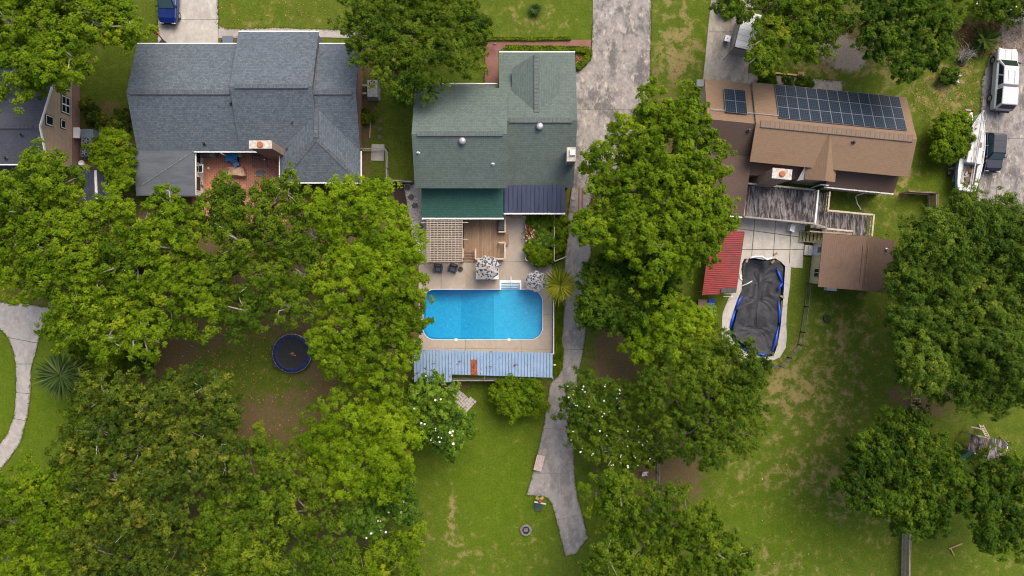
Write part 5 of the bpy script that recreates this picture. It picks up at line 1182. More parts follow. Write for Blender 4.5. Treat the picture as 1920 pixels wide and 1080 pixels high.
# bench and small things along the winding drive
q = P(1010.5, 866, .05); be = thing('bench', 'pale weathered plank bench standing on the driveway tail', 'bench', q, R(-14)); Mb = Matrix.Rotation(R(-14), 3, 'Z'); bw = mat('pinkish_wood', (.48, .40, .36), (.38, .27, .23), 3, .8, stretch=(5, 1, 1))
for i in range(5): MB().box(q + Mb @ Vector((-.3 + i * .15, 0, .45)), (.135, 1.45, .04), m=Mb).build('plank', bw, be)
for sy in (-.6, .6): MB().box(q + Mb @ Vector((0, sy, .22)), (.62, .07, .43), m=Mb).build('leg_frame', weathered_wood, be)
q = P(986, 993); fp = thing('fire_pit', 'round stone ringed fire pit on the lawn', 'fire pit', (q.x, q.y, 0)); stn = mat('fire_stone', (.22, .19, .175), (.16, .138, .13), 6, .9)
for i in range(14):
    a = R(360 / 14 * i); MB().box((q.x + .44 * math.cos(a), q.y + .44 * math.sin(a), .1), (.2, .18, .22), a).build('stone', stn, fp, bevel=.03)
MB().lathe([(.34, .0), (.34, .2), (.3, .2), (.28, .06), (.02, .05)], (q.x, q.y, 0), 18, False).build('fire_ring', black_metal, fp)
for i in range(4): MB().beam((q.x - .2, q.y - .15 + i * .1, .1), (q.x + .2, q.y - .12 + i * .09, .12), .07, .07).build('ash_log', mat('ash_grey', (.2, .17, .17), (.12, .1, .1), 6, .9), fp)
q = P(1010, 945); wg = thing('garden_figure', 'colourful garden figure on a dark square base beside the driveway tail', 'garden ornament', (q.x, q.y, 0))
MB().box((P(1009, 950).x, P(1009, 950).y, .1), (.6, .7, .2)).build('base', plain('slate_teal', (.03, .045, .055), .6), wg, bevel=.02)
MB().tube([P(1012, 942, .1), P(1012, 940, 1.0)], .03, 6).build('pole', black_metal, wg)
MB().beam(P(1002, 941, .95), P(1024, 945, .95), .12, .06).build('name_board', plain('pale_teal_paint', (.35, .52, .5), .6), wg)
MB().lathe([(.02, 0), (.16, .08), (.18, .25), (.08, .42), (.02, .45)], P(1012, 939, .75), 10).build('body', plain('red_paint', (.32, .03, .03), .6), wg, smooth=True)
for dx_, cc in ((-6, (.5, .2, .04)), (6, (.5, .25, .06)), (-4, (.08, .25, .08))): MB().slab([P(1012, 934, 1.1), P(1012 + dx_, 930, 1.2), P(1012 + dx_ * 1.3, 935, 1.15), P(1012 + dx_ * .4, 938, 1.1)], .02).build('petal', plain('petal_%d' % dx_, cc, .6), wg)
q = P(1102, 704); bd = thing('garden_statue', 'small black garden figure standing at the driveway edge', 'statue', (q.x, q.y, 0)); bkp = plain('black_paint', (.02, .02, .024), .5)
MB().lathe([(.03, .1), (.17, .18), (.2, .3), (.12, .42), (.03, .46)], q, 10).build('body', bkp, bd, smooth=True); MB().tube([q + Vector((-.06, .06, .35)), q + Vector((-.14, .12, .55)), q + Vector((-.2, .14, .62))], [.07, .05, .05], 6).build('neck', bkp, bd); MB().lathe([(.12, 0), (.1, .12)], q, 8).build('foot', bkp, bd)
q = P(1550, 597); ty = thing('tyre_planter', 'black tyre lying on the dry lawn with weeds inside', 'tyre', (q.x, q.y, 0)); mb = MB()
prof = [(.24, .02), (.3, .0), (.36, .05), (.37, .12), (.36, .19), (.3, .24), (.24, .22)]; mb.lathe(prof, q, 22, False); mb.build('tyre', black_rubber, ty, smooth=True)
# plank with brick end on the front grass
pk = thing('plank', 'long yellow plank with red block end lying on the front grass', 'plank', (*P(1478, 138).xy, 0)); MB().beam(P(1449, 136, .1), P(1496, 141, .1), .16, .09).build('board', mat('yellow_wood', (.62, .40, .10), (.5, .31, .08), 4, .7), pk); MB().box(P(1501, 139.5, .15), (.55, .4, .3), R(-6)).build('block', mat('red_block', (.4, .17, .09), (.34, .2, .13), 8, .85), pk)
bn = thing('wheelie_bin', 'grey bin at the corner of the brown-roofed house', 'bin', (*P(1307, 162).xy, 0)); q = P(1307, 162); MB().box((q.x, q.y, .5), (.6, .6, 1.0)).build('body', plain('bin_grey', (.09, .10, .11), .5), bn, bevel=.04); MB().box((q.x, q.y, 1.04), (.68, .68, .08)).build('lid', plain('bin_lid', (.13, .15, .165), .45), bn, bevel=.03)
for s_ in (-.24, .24): MB().lathe([(.1, -.03), (.1, .03)], (q.x + s_, q.y - .28, .1), 10).build('wheel', black_rubber, bn)
# basketball hoop fallen by the garage
bh = thing('basketball_hoop', 'portable basketball hoop with orange rim beside the blue car', 'hoop', (*P(308, 77).xy, 0)); q = P(306, 79)
MB().prism(pxpoly([(300, 82), (306, 74), (316, 82)]), .045, .25).build('base', plain('hoop_base', (.025, .027, .03), .6), bh); MB().tube([P(308, 78, .2), P(303, 72, 1.3), P(298, 66, 2.4)], .05, 8).build('pole', black_metal, bh)
MB().beam(P(284, 55, 2.6), P(296, 64, 2.6), .05, .7).build('backboard', plain('board_black', (.03, .03, .035), .4), bh)
mb = MB(); rq = P(294, 60, 2.4); mb.tube([rq + Vector((.24 * math.cos(a), .24 * math.sin(a), 0)) for a in [k * math.pi / 8 for k in range(17)]], .05, 6, False); mb.build('rim', plain('orange_paint', (.65, .10, .03), .5), bh)
mb = MB()
for a in [k * math.pi / 5 for k in range(10)]: mb.tube([rq + Vector((.22 * math.cos(a), .22 * math.sin(a), 0)), rq + Vector((.12 * math.cos(a), .12 * math.sin(a), -.45))], .012, 4)
mb.build('net', white_plastic, bh)
wbq = P(432, 78); wb_ = thing('wheelbarrow', 'blue-grey wheelbarrow leaning by the front wall', 'wheelbarrow', (wbq.x, wbq.y, 0)); MB().hexa([wbq + Vector(p) for p in ((-.35, -.2, .3), (.35, -.2, .3), (.35, .2, .3), (-.35, .2, .3))], [wbq + Vector(p) for p in ((-.5, -.32, .6), (.5, -.32, .6), (.5, .32, .6), (-.5, .32, .6))]).build('tray', plain('blue_grey_metal', (.10, .13, .17), .5, .2), wb_)
for s_ in (-.22, .22): MB().tube([wbq + Vector((-.6, s_ * .5, .2)), wbq + Vector((.9, s_ * 1.6, .45))], .025, 6).build('handle', brown_wood, wb_)
mb = MB(); mb.tube([wbq + Vector((-.62 + .17 * math.cos(a), 0, .2 + .17 * math.sin(a))) for a in [k * math.pi / 6 for k in range(13)]], .04, 6, False); mb.build('wheel', black_rubber, wb_)
# play set between the trees
ps = thing('play_tower', 'weathered wooden play tower with slatted roof and ladder', 'play set', (*P(1830, 825).xy, 0), R(-14)); PM = Matrix.Translation((*P(1822, 828).xy, 0)) @ Matrix.Rotation(R(-12), 4, 'Z')
def TP(p): return PM @ Vector(p)
ORG[ps.name] = Matrix.Translation(ps.location) @ Matrix.Rotation(R(-14), 4, 'Z')
def pbox(c, s, name, m, rx=0, ry=0): return MB().box(TP(c), s, m=Matrix.Rotation(R(-12), 3, 'Z') @ Matrix.Rotation(R(ry), 3, 'Y') @ Matrix.Rotation(R(rx), 3, 'X')).build(name, m, ps)
for x in (-1.1, 1.1):
    for y in (-.75, .75): pbox((x, y, 1.25), (.1, .1, 2.5), 'post', weathered_wood)
for i in range(11): pbox((-1.0 + i * .2, 0, 1.25), (.18, 1.6, .04), 'deck_board', grey_ms[i % 3])
for i in range(9): pbox((-.1 + i * .16, -.1, 2.6), (.145, 2.0, .03), 'roof_board', grey_ms[i % 3])
for i in range(4): pbox((1.38 + i * .0 + i * .13, -.1, 2.5 - i * .12), (.14, 2.0, .03), 'roof_board', white_paint if i > 1 else grey_ms[0], ry=42)
for i in range(4): pbox((-.85 + i * .17, 0, 2.35 - i * .0), (.06, 1.7, .08), 'roof_rafter', brown_wood)
for y in (-.8, .8): pbox((-.1, y, 2.42), (2.4, .08, .12), 'beam', weathered_wood); pbox((-.6, y, 1.7), (1.0, .05, .5), 'side_panel', weathered_wood)
MB().lathe([(.14, 0), (.17, .04), (.1, .07)], TP((-.85, .2, 2.42)), 14).build('steering_wheel', plain('navy_plastic2', (.02, .03, .09), .4), ps)
for s_ in (.25, .65): MB().beam(TP((s_, .8, 1.25)), TP((s_, 1.75, .05)), .06, .09).build('ladder_side', pale_wood, ps)
for i in range(5): pbox((.45, .9 + i * .18, 1.1 - i * .22), (.45, .1, .035), 'ladder_rung', pale_wood)
pbox((-.4, 1.4, .9), (1.3, .12, .12), 'beam', weathered_wood)
MB().slab([TP((-.9, -.8, 1.2)), TP((-.4, -.8, 1.2)), TP((-.75, -2.2, .1)), TP((-1.25, -2.2, .1))], .05).build('slide', plain('green_slide', (.015, .17, .11), .4), ps)
pbox((1.05, -1.0, 1.0), (.55, .45, .5), 'bucket', plain('cobalt_plastic', (.01, .035, .32), .4))
pbox((1.9, 0.1, 1.6), (1.0, .12, .12), 'swing_beam', weathered_wood)
for y in (-.5, .5): MB().beam(TP((2.5, .1 + y * .2, 1.7)), TP((2.5, .1 + y * 1.8, .02)), .08, .08).build('swing_leg', brown_wood, ps)
MB().slab([TP((2.45, -.35, .6)), TP((2.85, -.35, .6)), TP((2.85, -.1, .6)), TP((2.45, -.1, .6))], .05).build('swing_seat', plain('yellow_plastic', (.6, .5, .04), .5), ps)
MB().slab([TP((2.6, 0, .7)), TP((3.1, .1, .4)), TP((3.05, .45, .4)), TP((2.6, .4, .7))], .03).build('canvas', mat('worn_canvas', (.5, .45, .42), (.4, .18, .12), 6, .8), ps)
# wooden trellis leaning by the dark tree
tl_ = thing('trellis', 'orange-brown wooden trellis on bare earth between two trees', 'trellis', (*P(1716, 752).xy, 0))
for px in (1709, 1717, 1725): MB().beam(P(px, 737, .55), P(px + 1, 769, .12), .06, .05).build('stile', fence_wood, tl_)
for i in range(5): MB().beam(P(1708, 740 + i * 6.5, .55 - i * .09), P(1727, 740.5 + i * 6.5, .55 - i * .09), .07, .04).build('slat', fence_wood, tl_)
saw = thing('wood_frame', 'short angled wooden frame lying on grass at the bottom corner', 'frame', (*P(1790, 1030).xy, 0)); MB().beam(P(1779, 1029, .12), P(1804, 1019, .12), .1, .1).build('arm', fence_wood, saw); MB().beam(P(1782, 1028, .1), P(1789, 1041, .1), .1, .1).build('arm', fence_wood, saw)
gb2 = thing('garden_bench', 'white metal garden bench below the white-flowering tree', 'bench', (*P(1209, 890).xy, 0)); 
for i in range(4): MB().beam(P(1204 + i * 2.4, 893 - i * .3, .42), P(1206 + i * 2.4, 886 - i * .2, .42), .07, .03).build('slat', white_paint, gb2)
for q in ((1204, 893), (1214, 892), (1206, 886), (1215, 886)): MB().tube([P(*q, 0), P(*q, .75)], .025, 6).build('leg', white_paint, gb2)
MB().beam(P(1206, 885.5, .75), P(1216, 885, .75), .05, .06).build('back_rail', white_paint, gb2)
fs = thing('garden_figure', 'blue-grey star shaped ornament on the dry grass by the small round bush', 'garden ornament', (*P(1791, 145).xy, 0)); q = P(1791, 145, .35); pts = []
for k in range(10): a = R(36 * k + 20); r_ = (.75 if k % 2 == 0 else .28); pts.append((q.x + r_ * math.cos(a), q.y + r_ * math.sin(a)))
MB().prism(pts, .2, .32).build('star', mat('blue_grey_paint', (.33, .37, .44), (.26, .30, .37), 5, .5), fs); MB().tube([(q.x, q.y, 0), (q.x, q.y, .22)], .05, 6).build('stake', black_metal, fs)
gs = MB(); gs.box(P(1540, 361, .12), (.65, .4, .16), A3); single(gs, 'stone_step', mat('mossy_stone', (.25, .2, .11), (.19, .16, .08), 4, .9), 'mossy stone step on the grass below the sliding door', 'step', (*P(1552, 361).xy, 0)) if False else None
hr = thing('hose_reel', 'round garden hose coil between red shelter and weathered deck', 'hose', (*P(1375, 412).xy, 0)); mb = MB(); q = P(1376, 413, .08)
for r_ in (.28, .36, .44): mb.tube([q + Vector((r_ * math.cos(a), r_ * math.sin(a), rnd.uniform(0, .04))) for a in [k * math.pi / 9 for k in range(19)]], .03, 5, False)
mb.build('coil', mat('hose_brown', (.14, .11, .07), (.1, .08, .05), 5, .6), hr)

q = P(925, 87); gf = thing('garden_flag', 'tiny blue and white garden flag on the brick walk corner', 'flag', (q.x, q.y, 0))
MB().tube([(q.x, q.y, 0), (q.x, q.y, 1.1)], .02, 6).build('pole', black_metal, gf); MB().hexa([(q.x - .02, q.y - .02, .55), (q.x + .28, q.y - .12, .55), (q.x + .28, q.y - .1, .55), (q.x - .02, q.y, .55)], [(q.x - .02, q.y - .02, 1.0), (q.x + .28, q.y - .12, 1.0), (q.x + .28, q.y - .1, 1.0), (q.x - .02, q.y, 1.0)]).build('cloth', mat('flag_blue', (.08, .09, .4), (.5, .5, .55), 6, .8), gf)
ldr = thing('ladder', 'white ladder lying at the lower magnolia beside the lawn', 'ladder', (*P(741, 962).xy, 0))
for px in (739.5, 742.5): MB().beam(P(px, 950, .1), P(px, 972, .1), .05, .06).build('stile', white_plastic, ldr)
for i in range(5): MB().beam(P(739.5, 952 + i * 4.4, .1), P(742.5, 952 + i * 4.4, .1), .04, .04).build('rung', white_plastic, ldr)

# ------------------------------------------------------------------ vehicles
def wheel(root, c, r_, w, T):
    y = MB(); n = 18
    def ringp(rad, x): return [T(Vector((c[0] + x, c[1] + rad * math.cos(2 * math.pi * k / n), c[2] + rad * math.sin(2 * math.pi * k / n)))) for k in range(n)]
    y.loft([ringp(r_ * .62, -w / 2), ringp(r_ * .93, -w / 2), ringp(r_, -w * .3), ringp(r_, w * .3), ringp(r_ * .93, w / 2), ringp(r_ * .62, w / 2)])
    wh = y.build('wheel', black_rubber, root, fix=True)
    s = 1 if c[0] > 0 else -1
    MB().loft([ringp(r_ * .6, s * w * .42), ringp(r_ * .5, s * w * .53), ringp(r_ * .15, s * w * .5)]).build('rim', galv, wh, fix=True)
def ring8(w, y, z0, z1, c):
    return [(-w, y, z0 + .12), (-w, y, z1 - c), (-w + c, y, z1), (w - c, y, z1), (w, y, z1 - c), (w, y, z0 + .12), (w - .1, y, z0), (-w + .1, y, z0)]
def vehicle(name, label, px, py, ang, stations, cabins, paint, L, W, wr, axles, group=None, cat='car', z=.05, lights=True, glassdark=dark_glass):
    """stations: body sections (y, half width, bottom, top); cabins: dict(y side profile, widths); y forward"""
    q = P(px, py, .05); o = thing(name, label, cat, (q.x, q.y, z), ang, group)
    M = Matrix.Translation((q.x, q.y, z)) @ Matrix.Rotation(ang, 4, 'Z')
    T = lambda p: M @ Vector(p)
    MB().loft([[T(p) for p in ring8(w, y, z0, z1, .1)] for y, w, z0, z1 in stations]).build('body', paint, o, smooth=False, bevel=.035, fix=True)
    for cb_ in cabins:
        A, B, C, D = cb_['p']; wb_, wt_ = cb_['wb'], cb_['wt']; cp = cb_.get('paint', paint)
        lo_ = [(-wb_, A[0], A[1]), (wb_, A[0], A[1]), (wb_, D[0], D[1]), (-wb_, D[0], D[1])]; hi_ = [(-wt_, B[0], B[1]), (wt_, B[0], B[1]), (wt_, C[0], C[1]), (-wt_, C[0], C[1])]
        MB().hexa([T(p) for p in lo_[::-1]], [T(p) for p in hi_[::-1]]).build(cb_.get('name', 'cabin'), cp, o, bevel=.06, fix=True)
        def pane(f4, sx0, sx1, sz0, sz1, nm, off=.012):
            a, b, c, d = [Vector(p) for p in f4]        # bottom-left, bottom-right, top-right, top-left
            def at(u, v): return a.lerp(b, u).lerp(d.lerp(c, u), v)
            nrm = (b - a).cross(d - a).normalized() * off
            pts = [at(sx0, sz0) + nrm, at(sx1, sz0) + nrm, at(sx1, sz1) + nrm, at(sx0, sz1) + nrm]
            MB().add([T(p) for p in pts] + [T(p - nrm * 2) for p in pts], [(0, 1, 2, 3), (4, 7, 6, 5), (0, 4, 5, 1), (1, 5, 6, 2), (2, 6, 7, 3), (3, 7, 4, 0)]).build(nm, glassdark, o)
        for side in cb_.get('glass', 'frlk'):
            if side == 'f': pane([lo_[1], lo_[0], hi_[0], hi_[1]], .06, .94, .1, .92, 'windshield')
            if side == 'k': pane([lo_[3], lo_[2], hi_[2], hi_[3]], .08, .92, .12, .88, 'rear_window')
            segs = cb_.get('segs', ((.06, .5), (.54, .94)))
            for (u0, u1) in segs:
                if side == 'l': pane([lo_[0], lo_[3], hi_[3], hi_[0]], u0, u1, .15, .88, 'side_window')
                if side == 'r': pane([lo_[2], lo_[1], hi_[1], hi_[2]], 1 - u1, 1 - u0, .15, .88, 'side_window')
    for ay in axles:
        for sx in (-1, 1): wheel(o, (sx * (W / 2 - .12), ay, wr), wr, .24, T)
    fy, ry = stations[-1][0], stations[0][0]; fw, rw = stations[-1][1], stations[0][1]
    for sx in (-1, 1):
        MB().box(T((sx * (fw - .16), fy - .02, stations[-1][3] - .14)), (.3, .12, .16), ang).build('headlight', plain('headlamp', (.75, .76, .74), .15), o)
        MB().box(T((sx * (rw - .1), ry + .02, stations[0][3] - .2)), (.16, .1, .3), ang).build('tail_light', plain('tail_red', (.5, .01, .01), .25), o)
        my = cabins[0]['p'][0][0] - .25; MB().box(T((sx * (cabins[0]['wb'] + .14), my, cabins[0]['p'][0][1] + .08)), (.22, .14, .14), ang).build('mirror', black_metal, o, bevel=.03)
    MB().box(T((0, fy + .04, .48)), (fw * 2 - .1, .16, .18), ang).build('bumper', black_metal if name != 'pickup_truck' else black_metal, o, bevel=.03)
    MB().box(T((0, ry - .05, .5)), (rw * 2 - .1, .16, .18), ang).build('bumper', black_metal, o, bevel=.03)
    return o, T
car_white = mat('car_white', (.47, .47, .48), (.42, .42, .43), 1.5, .35)
sage = mat('faded_sage_white', (.58, .6, .53), (.5, .52, .46), 2, .4)
ang = R(-4.5)
pick, T = vehicle('pickup_truck', 'white pickup truck with a camper cap parked above the boat', 1872, 154, ang,
    [(-2.85, .9, .45, 1.12), (-2.6, .95, .4, 1.15), (.1, .97, .4, 1.15), (1.2, .97, .4, 1.13), (2.5, .93, .42, 1.05), (2.8, .82, .5, .95)],
    [dict(p=((1.75, 1.1), (.95, 1.66), (-.72, 1.74), (-.95, 1.12)), wb=.86, wt=.68, glass='frl', segs=((.1, .5), (.56, .92))),
     dict(p=((-.98, 1.12), (-.95, 1.78), (-2.55, 1.76), (-2.85, 1.1)), wb=.88, wt=.72, glass='klr', segs=((.08, .9),), name='camper_cap', paint=car_white)], car_white, 5.7, 1.95, .38, (1.85, -1.7), cat='pickup truck')
for sx in (-.25, .25): MB().beam(T((sx * 1.3, 1.4, 1.145)), T((sx, 2.65, 1.05)), .03, .02).build('bonnet_crease', grey_metal, pick)
for sx in (-.3, .3): MB().beam(T((sx, .6, 1.745)), T((sx, -.6, 1.755)), .04, .02).build('roof_rib', car_white, pick)
MB().box(T((0, -3.0, .42)), (.1, .35, .1), ang).build('tow_ball', black_metal, pick)
navy_car = plain('navy_car_paint', (.008, .011, .026), .35, 0, .35, .12)
suv, T = vehicle('small_car', 'small dark navy car parked tight beside the sailboat', 1852, 288, R(180 - 3),
    [(-1.72, .72, .35, 1.0), (-1.5, .8, .3, 1.05), (.3, .81, .3, 1.05), (1.5, .78, .32, .98), (1.75, .66, .4, .85)],
    [dict(p=((.78, 1.02), (.25, 1.6), (-1.45, 1.62), (-1.72, 1.02)), wb=.74, wt=.6, glass='frlk')], navy_car, 3.5, 1.62, .34, (1.12, -1.08), glassdark=plain('teal_glass', (.045, .085, .10), .15, spec=.5))
for y in (-.3, -.9): MB().beam(T((-.5, y, 1.625)), T((.5, y, 1.625)), .02, .012).build('roof_seam', black_metal, suv)
blue_car = plain('blue_car_paint', (.004, .018, .125), .25, .2, .5, .6)
car, T = vehicle('car', 'glossy blue car on the pale driveway of the slate-roofed house', 323, 4, R(178),
    [(-2.3, .76, .35, .95), (-2.0, .86, .3, 1.0), (.6, .9, .28, 1.0), (1.8, .86, .3, .92), (2.22, .7, .38, .78)],
    [dict(p=((1.05, .98), (.25, 1.5), (-1.3, 1.5), (-2.0, .98)), wb=.8, wt=.62, glass='frlk')], blue_car, 4.6, 1.8, .34, (1.4, -1.35), glassdark=MATS['teal_glass'])
# silver box trailer under the tree, with a box beside it
tq = P(1388, 74); ta = R(-14); tr = thing('box_trailer', 'silver roofed enclosed trailer half under the front tree', 'trailer', (tq.x, tq.y, .05), ta); M_ = Matrix.Translation((tq.x, tq.y, .05)) @ Matrix.Rotation(ta, 4, 'Z'); TT = lambda p: M_ @ Vector(p)
MB().box(TT((0, 0, 1.2)), (1.75, 3.4, 1.7), ta).build('body', mat('trailer_grey_side', (.24, .23, .22), (.19, .18, .17), 3, .5), tr, bevel=.04); MB().box(TT((0, 0, 2.08)), (1.7, 3.35, .06), ta).build('roof', plain('bright_aluminium', (.68, .69, .72), .35, .6), tr, bevel=.02)
for i in range(7): MB().box(TT((0, -1.5 + i * .5, 2.115)), (1.66, .03, .02), ta).build('roof_seam', galv, tr)
for sx in (-.87, .87): MB().box(TT((sx, 0, 2.05)), (.05, 3.4, .14), ta).build('edge_trim', black_metal, tr)
MB().box(TT((0, -1.72, 2.03)), (1.75, .05, .1), ta).build('edge_trim', black_metal, tr)
for sx in (-.78, .78): wheel(tr, (sx, -.1, .3), .3, .2, TT)
MB().beam(TT((0, 1.7, .45)), TT((0, 2.7, .42)), .08, .08).build('tongue', black_metal, tr); MB().tube([TT((-.8, -1.75, .3)), TT((-1.1, -2.3, .05))], .03, 6).build('prop_stand', black_metal, tr)
q = P(1360, 77); bx = thing('utility_box', 'small white topped box standing beside the silver trailer', 'box', (q.x, q.y, .05)); MB().box((q.x, q.y, .35), (.42, .5, .6), ta).build('body', grey_metal, bx); MB().box((q.x, q.y, .68), (.5, .56, .06), ta).build('lid', white_plastic, bx); MB().box((q.x, q.y, .72), (.08, .08, .03), ta).build('knob', black_metal, bx)
# dark blue car mostly hidden at the upper edge
hid, T = vehicle('car', 'dark blue car mostly hidden by the tree at the upper edge', 1366, -14, R(-6), [(-2.2, .76, .35, .95), (-1.9, .86, .3, 1.0), (.6, .88, .28, 1.0), (1.8, .84, .3, .92), (2.2, .7, .38, .78)], [dict(p=((1.0, .98), (.25, 1.48), (-1.3, 1.48), (-1.9, .98)), wb=.78, wt=.62)], plain('deep_blue_paint', (.01, .02, .10), .3, .2, .5, .6), 4.5, 1.76, .33, (1.4, -1.3))

# ------------------------------------------------------------------ sailboat on its trailer
bo = P(1816, 290, 1.0); ba = R(-9.5)
bt = thing('sailboat', 'white sailboat with its mast laid along the deck beside the navy car', 'boat', (bo.x, bo.y, 0), ba); MBt_ = Matrix.Translation((bo.x, bo.y, 0)) @ Matrix.Rotation(ba, 4, 'Z'); TB = lambda p: MBt_ @ Vector(p)
hull_m = mat('hull_white', (.5, .53, .52), (.4, .43, .43), 2, .4); deck_m = mat('deck_white', (.58, .57, .55), (.48, .47, .45), 2.5, .55, c3=(.33, .31, .29), s3=.9)
teal = plain('teal_stripe', (.05, .26, .30), .5)
ST = [(-3.5, .76, 1.55), (-2.8, .9, 1.52), (-1.8, 1.02, 1.52), (-.6, 1.08, 1.55), (.6, 1.0, 1.6), (1.7, .78, 1.68), (2.7, .46, 1.76), (3.35, .2, 1.83), (3.65, .03, 1.86)]
def hull_ring(y, w, zd): return [TB(p) for p in ((-w, y, zd), (-w * .98, y, zd - .3), (-w * .8, y, zd - .65), (-w * .35, y, zd - .9), (0, y, zd - .98), (w * .35, y, zd - .9), (w * .8, y, zd - .65), (w * .98, y, zd - .3), (w, y, zd))]
mb = MB(); rings = [hull_ring(*s_) for s_ in ST]; n = 9; mb.v = [tuple(p) for r_ in rings for p in r_]
mb.f = [(i * n + j, i * n + j + 1, (i + 1) * n + j + 1, (i + 1) * n + j) for i in range(len(ST) - 1) for j in range(n - 1)] + [tuple(range(n))]
mb.build('hull', hull_m, bt, smooth=True, fix=True)
for sx in (-1, 1):
    mb = MB(); mb.tube([TB((sx * (w + .02), y, zd - .28)) for y, w, zd in ST[:-1]], .035, 5); mb.build('stripe', teal, bt); mb = MB(); mb.tube([TB((sx * w, y, zd + .02)) for y, w, zd in ST], .035, 6); mb.build('toe_rail', white_plastic, bt)
# deck with a cockpit opening
mb = MB(); ck0, ck1, ckw = -2.9, -1.0, .66
for (ya, wa, za), (yb, wb_, zb) in zip(ST[3:-1], ST[4:]): mb.add([TB((-wa, ya, za)), TB((wa, ya, za)), TB((wb_, yb, zb)), TB((-wb_, yb, zb))], [(0, 1, 2, 3)])
for sx in (-1, 1):
    for (ya, wa, za), (yb, wb_, zb) in zip(ST[:3], ST[1:4]):
        q4 = [TB((sx * ckw, ya, za)), TB((sx * wa, ya, za)), TB((sx * wb_, yb, zb)), TB((sx * ckw, yb, zb))]; mb.add(q4, [(0, 1, 2, 3) if sx > 0 else (3, 2, 1, 0)])
mb.add([TB((-ckw, -3.5, 1.55)), TB((ckw, -3.5, 1.55)), TB((ckw, ck0, 1.53)), TB((-ckw, ck0, 1.53))], [(0, 1, 2, 3)]); mb.add([TB((-ckw, ck1, 1.54)), TB((ckw, ck1, 1.54)), TB((ckw, -.6, 1.55)), TB((-ckw, -.6, 1.55))], [(0, 1, 2, 3)])
mb.build('deck', deck_m, bt)
mb = MB(); mb.hexa([TB(p) for p in ((-ckw, ck0, 1.0), (ckw, ck0, 1.0), (ckw, ck1, 1.0), (-ckw, ck1, 1.0))], [TB(p) for p in ((-ckw, ck0, 1.02), (ckw, ck0, 1.02), (ckw, ck1, 1.02), (-ckw, ck1, 1.02))])
for sx in (-1, 1): mb.box(TB((sx * (ckw - .01), (ck0 + ck1) / 2, 1.28)), (.03, ck1 - ck0, .54), ba); mb.box(TB((sx * (ckw - .14), (ck0 + ck1) / 2, 1.2)), (.24, ck1 - ck0 - .1, .05), ba)
for y in (ck0, ck1): mb.box(TB((0, y, 1.28)), (ckw * 2, .03, .54), ba)
mb.build('cockpit', mat('cockpit_grime', (.42, .4, .37), (.2, .16, .13), 3.5, .7), bt)
# cabin trunk
mb = MB(); mb.loft([[TB(p) for p in ((-w, y, z0), (-w * .86, y, z1), (w * .86, y, z1), (w, y, z0))] for y, w, z0, z1 in ((-.98, .78, 1.5, 1.98), (.3, .74, 1.55, 1.98), (1.4, .5, 1.6, 1.9), (1.9, .34, 1.66, 1.74))]); mb.build('cabin_trunk', deck_m, bt, fix=True, bevel=.04)
MB().box(TB((.25, .75, 2.0)), (.34, .42, .06), ba).build('hatch', mat('hatch_brown', (.14, .09, .06), (.1, .065, .045), 5, .6), bt)
MB().box(TB((0, -.7, 2.02)), (.6, .5, .06), ba).build('companion_hatch', deck_m, bt)
for sx in (-1, 1): MB().box(TB((sx * .745, -.2, 1.78)), (.02, 1.0, .2), ba).build('cabin_window', dark_glass, bt)
MB().tube([TB((-.18, 3.75, 2.3)), TB((-.1, 1.0, 2.25)), TB((.0, -1.5, 2.2)), TB((.05, -3.9, 2.15))], .06, 8).build('mast', plain('dull_aluminium', (.42, .42, .42), .45, .6), bt)
MB().tube([TB((.12, 2.0, 2.1)), TB((.12, -1.2, 2.08))], .04, 6).build('boom', grey_metal, bt)
for y in (2.6, .4, -3.2): 
    for sx in (-1, 1): MB().tube([TB((sx * .35, y, 1.6)), TB((-.05, y, 2.2))], .02, 5).build('mast_crutch', galv, bt)
for sx in (-1, 1):
    wl = lambda y: np.interp(y, [s_[0] for s_ in ST], [s_[1] for s_ in ST])
    pts = [TB((sx * (wl(y) - .05), y, 2.1)) for y in (-3.3, -2, -.6, .8, 2.0, 3.0)]
    for y in (-3.3, -2, -.6, .8, 2.0, 3.0): MB().tube([TB((sx * (wl(y) - .05), y, 1.55)), TB((sx * (wl(y) - .05), y, 2.12))], .016, 5).build('stanchion', chrome, bt)
    MB().tube(pts, .012, 4).build('lifeline', chrome, bt)
MB().tube([TB((-.45, 2.95, 2.12)), TB((-.2, 3.6, 2.2)), TB((0, 3.8, 2.22)), TB((.2, 3.6, 2.2)), TB((.45, 2.95, 2.12))], .025, 6).build('pulpit', chrome, bt)
MB().tube([TB((-.8, -3.3, 2.12)), TB((-.75, -3.6, 2.15)), TB((.75, -3.6, 2.15)), TB((.8, -3.3, 2.12))], .025, 6).build('pushpit', chrome, bt)
junk = [((-.3, -2.2, 1.1), (.22, 1.0, .12), (.6, .58, .52), 12, 'plank_scrap'), ((.3, -1.5, 1.12), (.4, .35, .2), (.28, .09, .03), 30, 'rusty_bucket'), ((.25, -2.3, 1.1), (.5, .5, .12), (.14, .10, .07), 20, 'leaf_heap'), ((.05, -1.7, 1.1), (.2, .5, .08), (.5, .48, .44), -20, 'board_scrap'), ((-.3, -1.35, 1.1), (.4, .3, .1), (.3, .28, .26), 0, 'tarp_scrap'), ((0, -2.65, 1.1), (.35, .3, .12), (.16, .1, .06), 40, 'leaf_heap')]
for c, s_, cc, a, nm in junk: MB().box(TB(c), s_, ba + R(a)).build(nm, mat(nm + '_%d' % a, cc, tuple(x * .6 for x in cc), 8, .85), bt, bevel=.03)
for y in (1.3, .1, 2.2):
    MB().lathe([(.06, 0), (.05, .1), (.07, .14)], TB((-.45 + .1 * y, y, 1.75 if y < 1.5 else 1.7)), 8).build('winch', black_metal, bt)
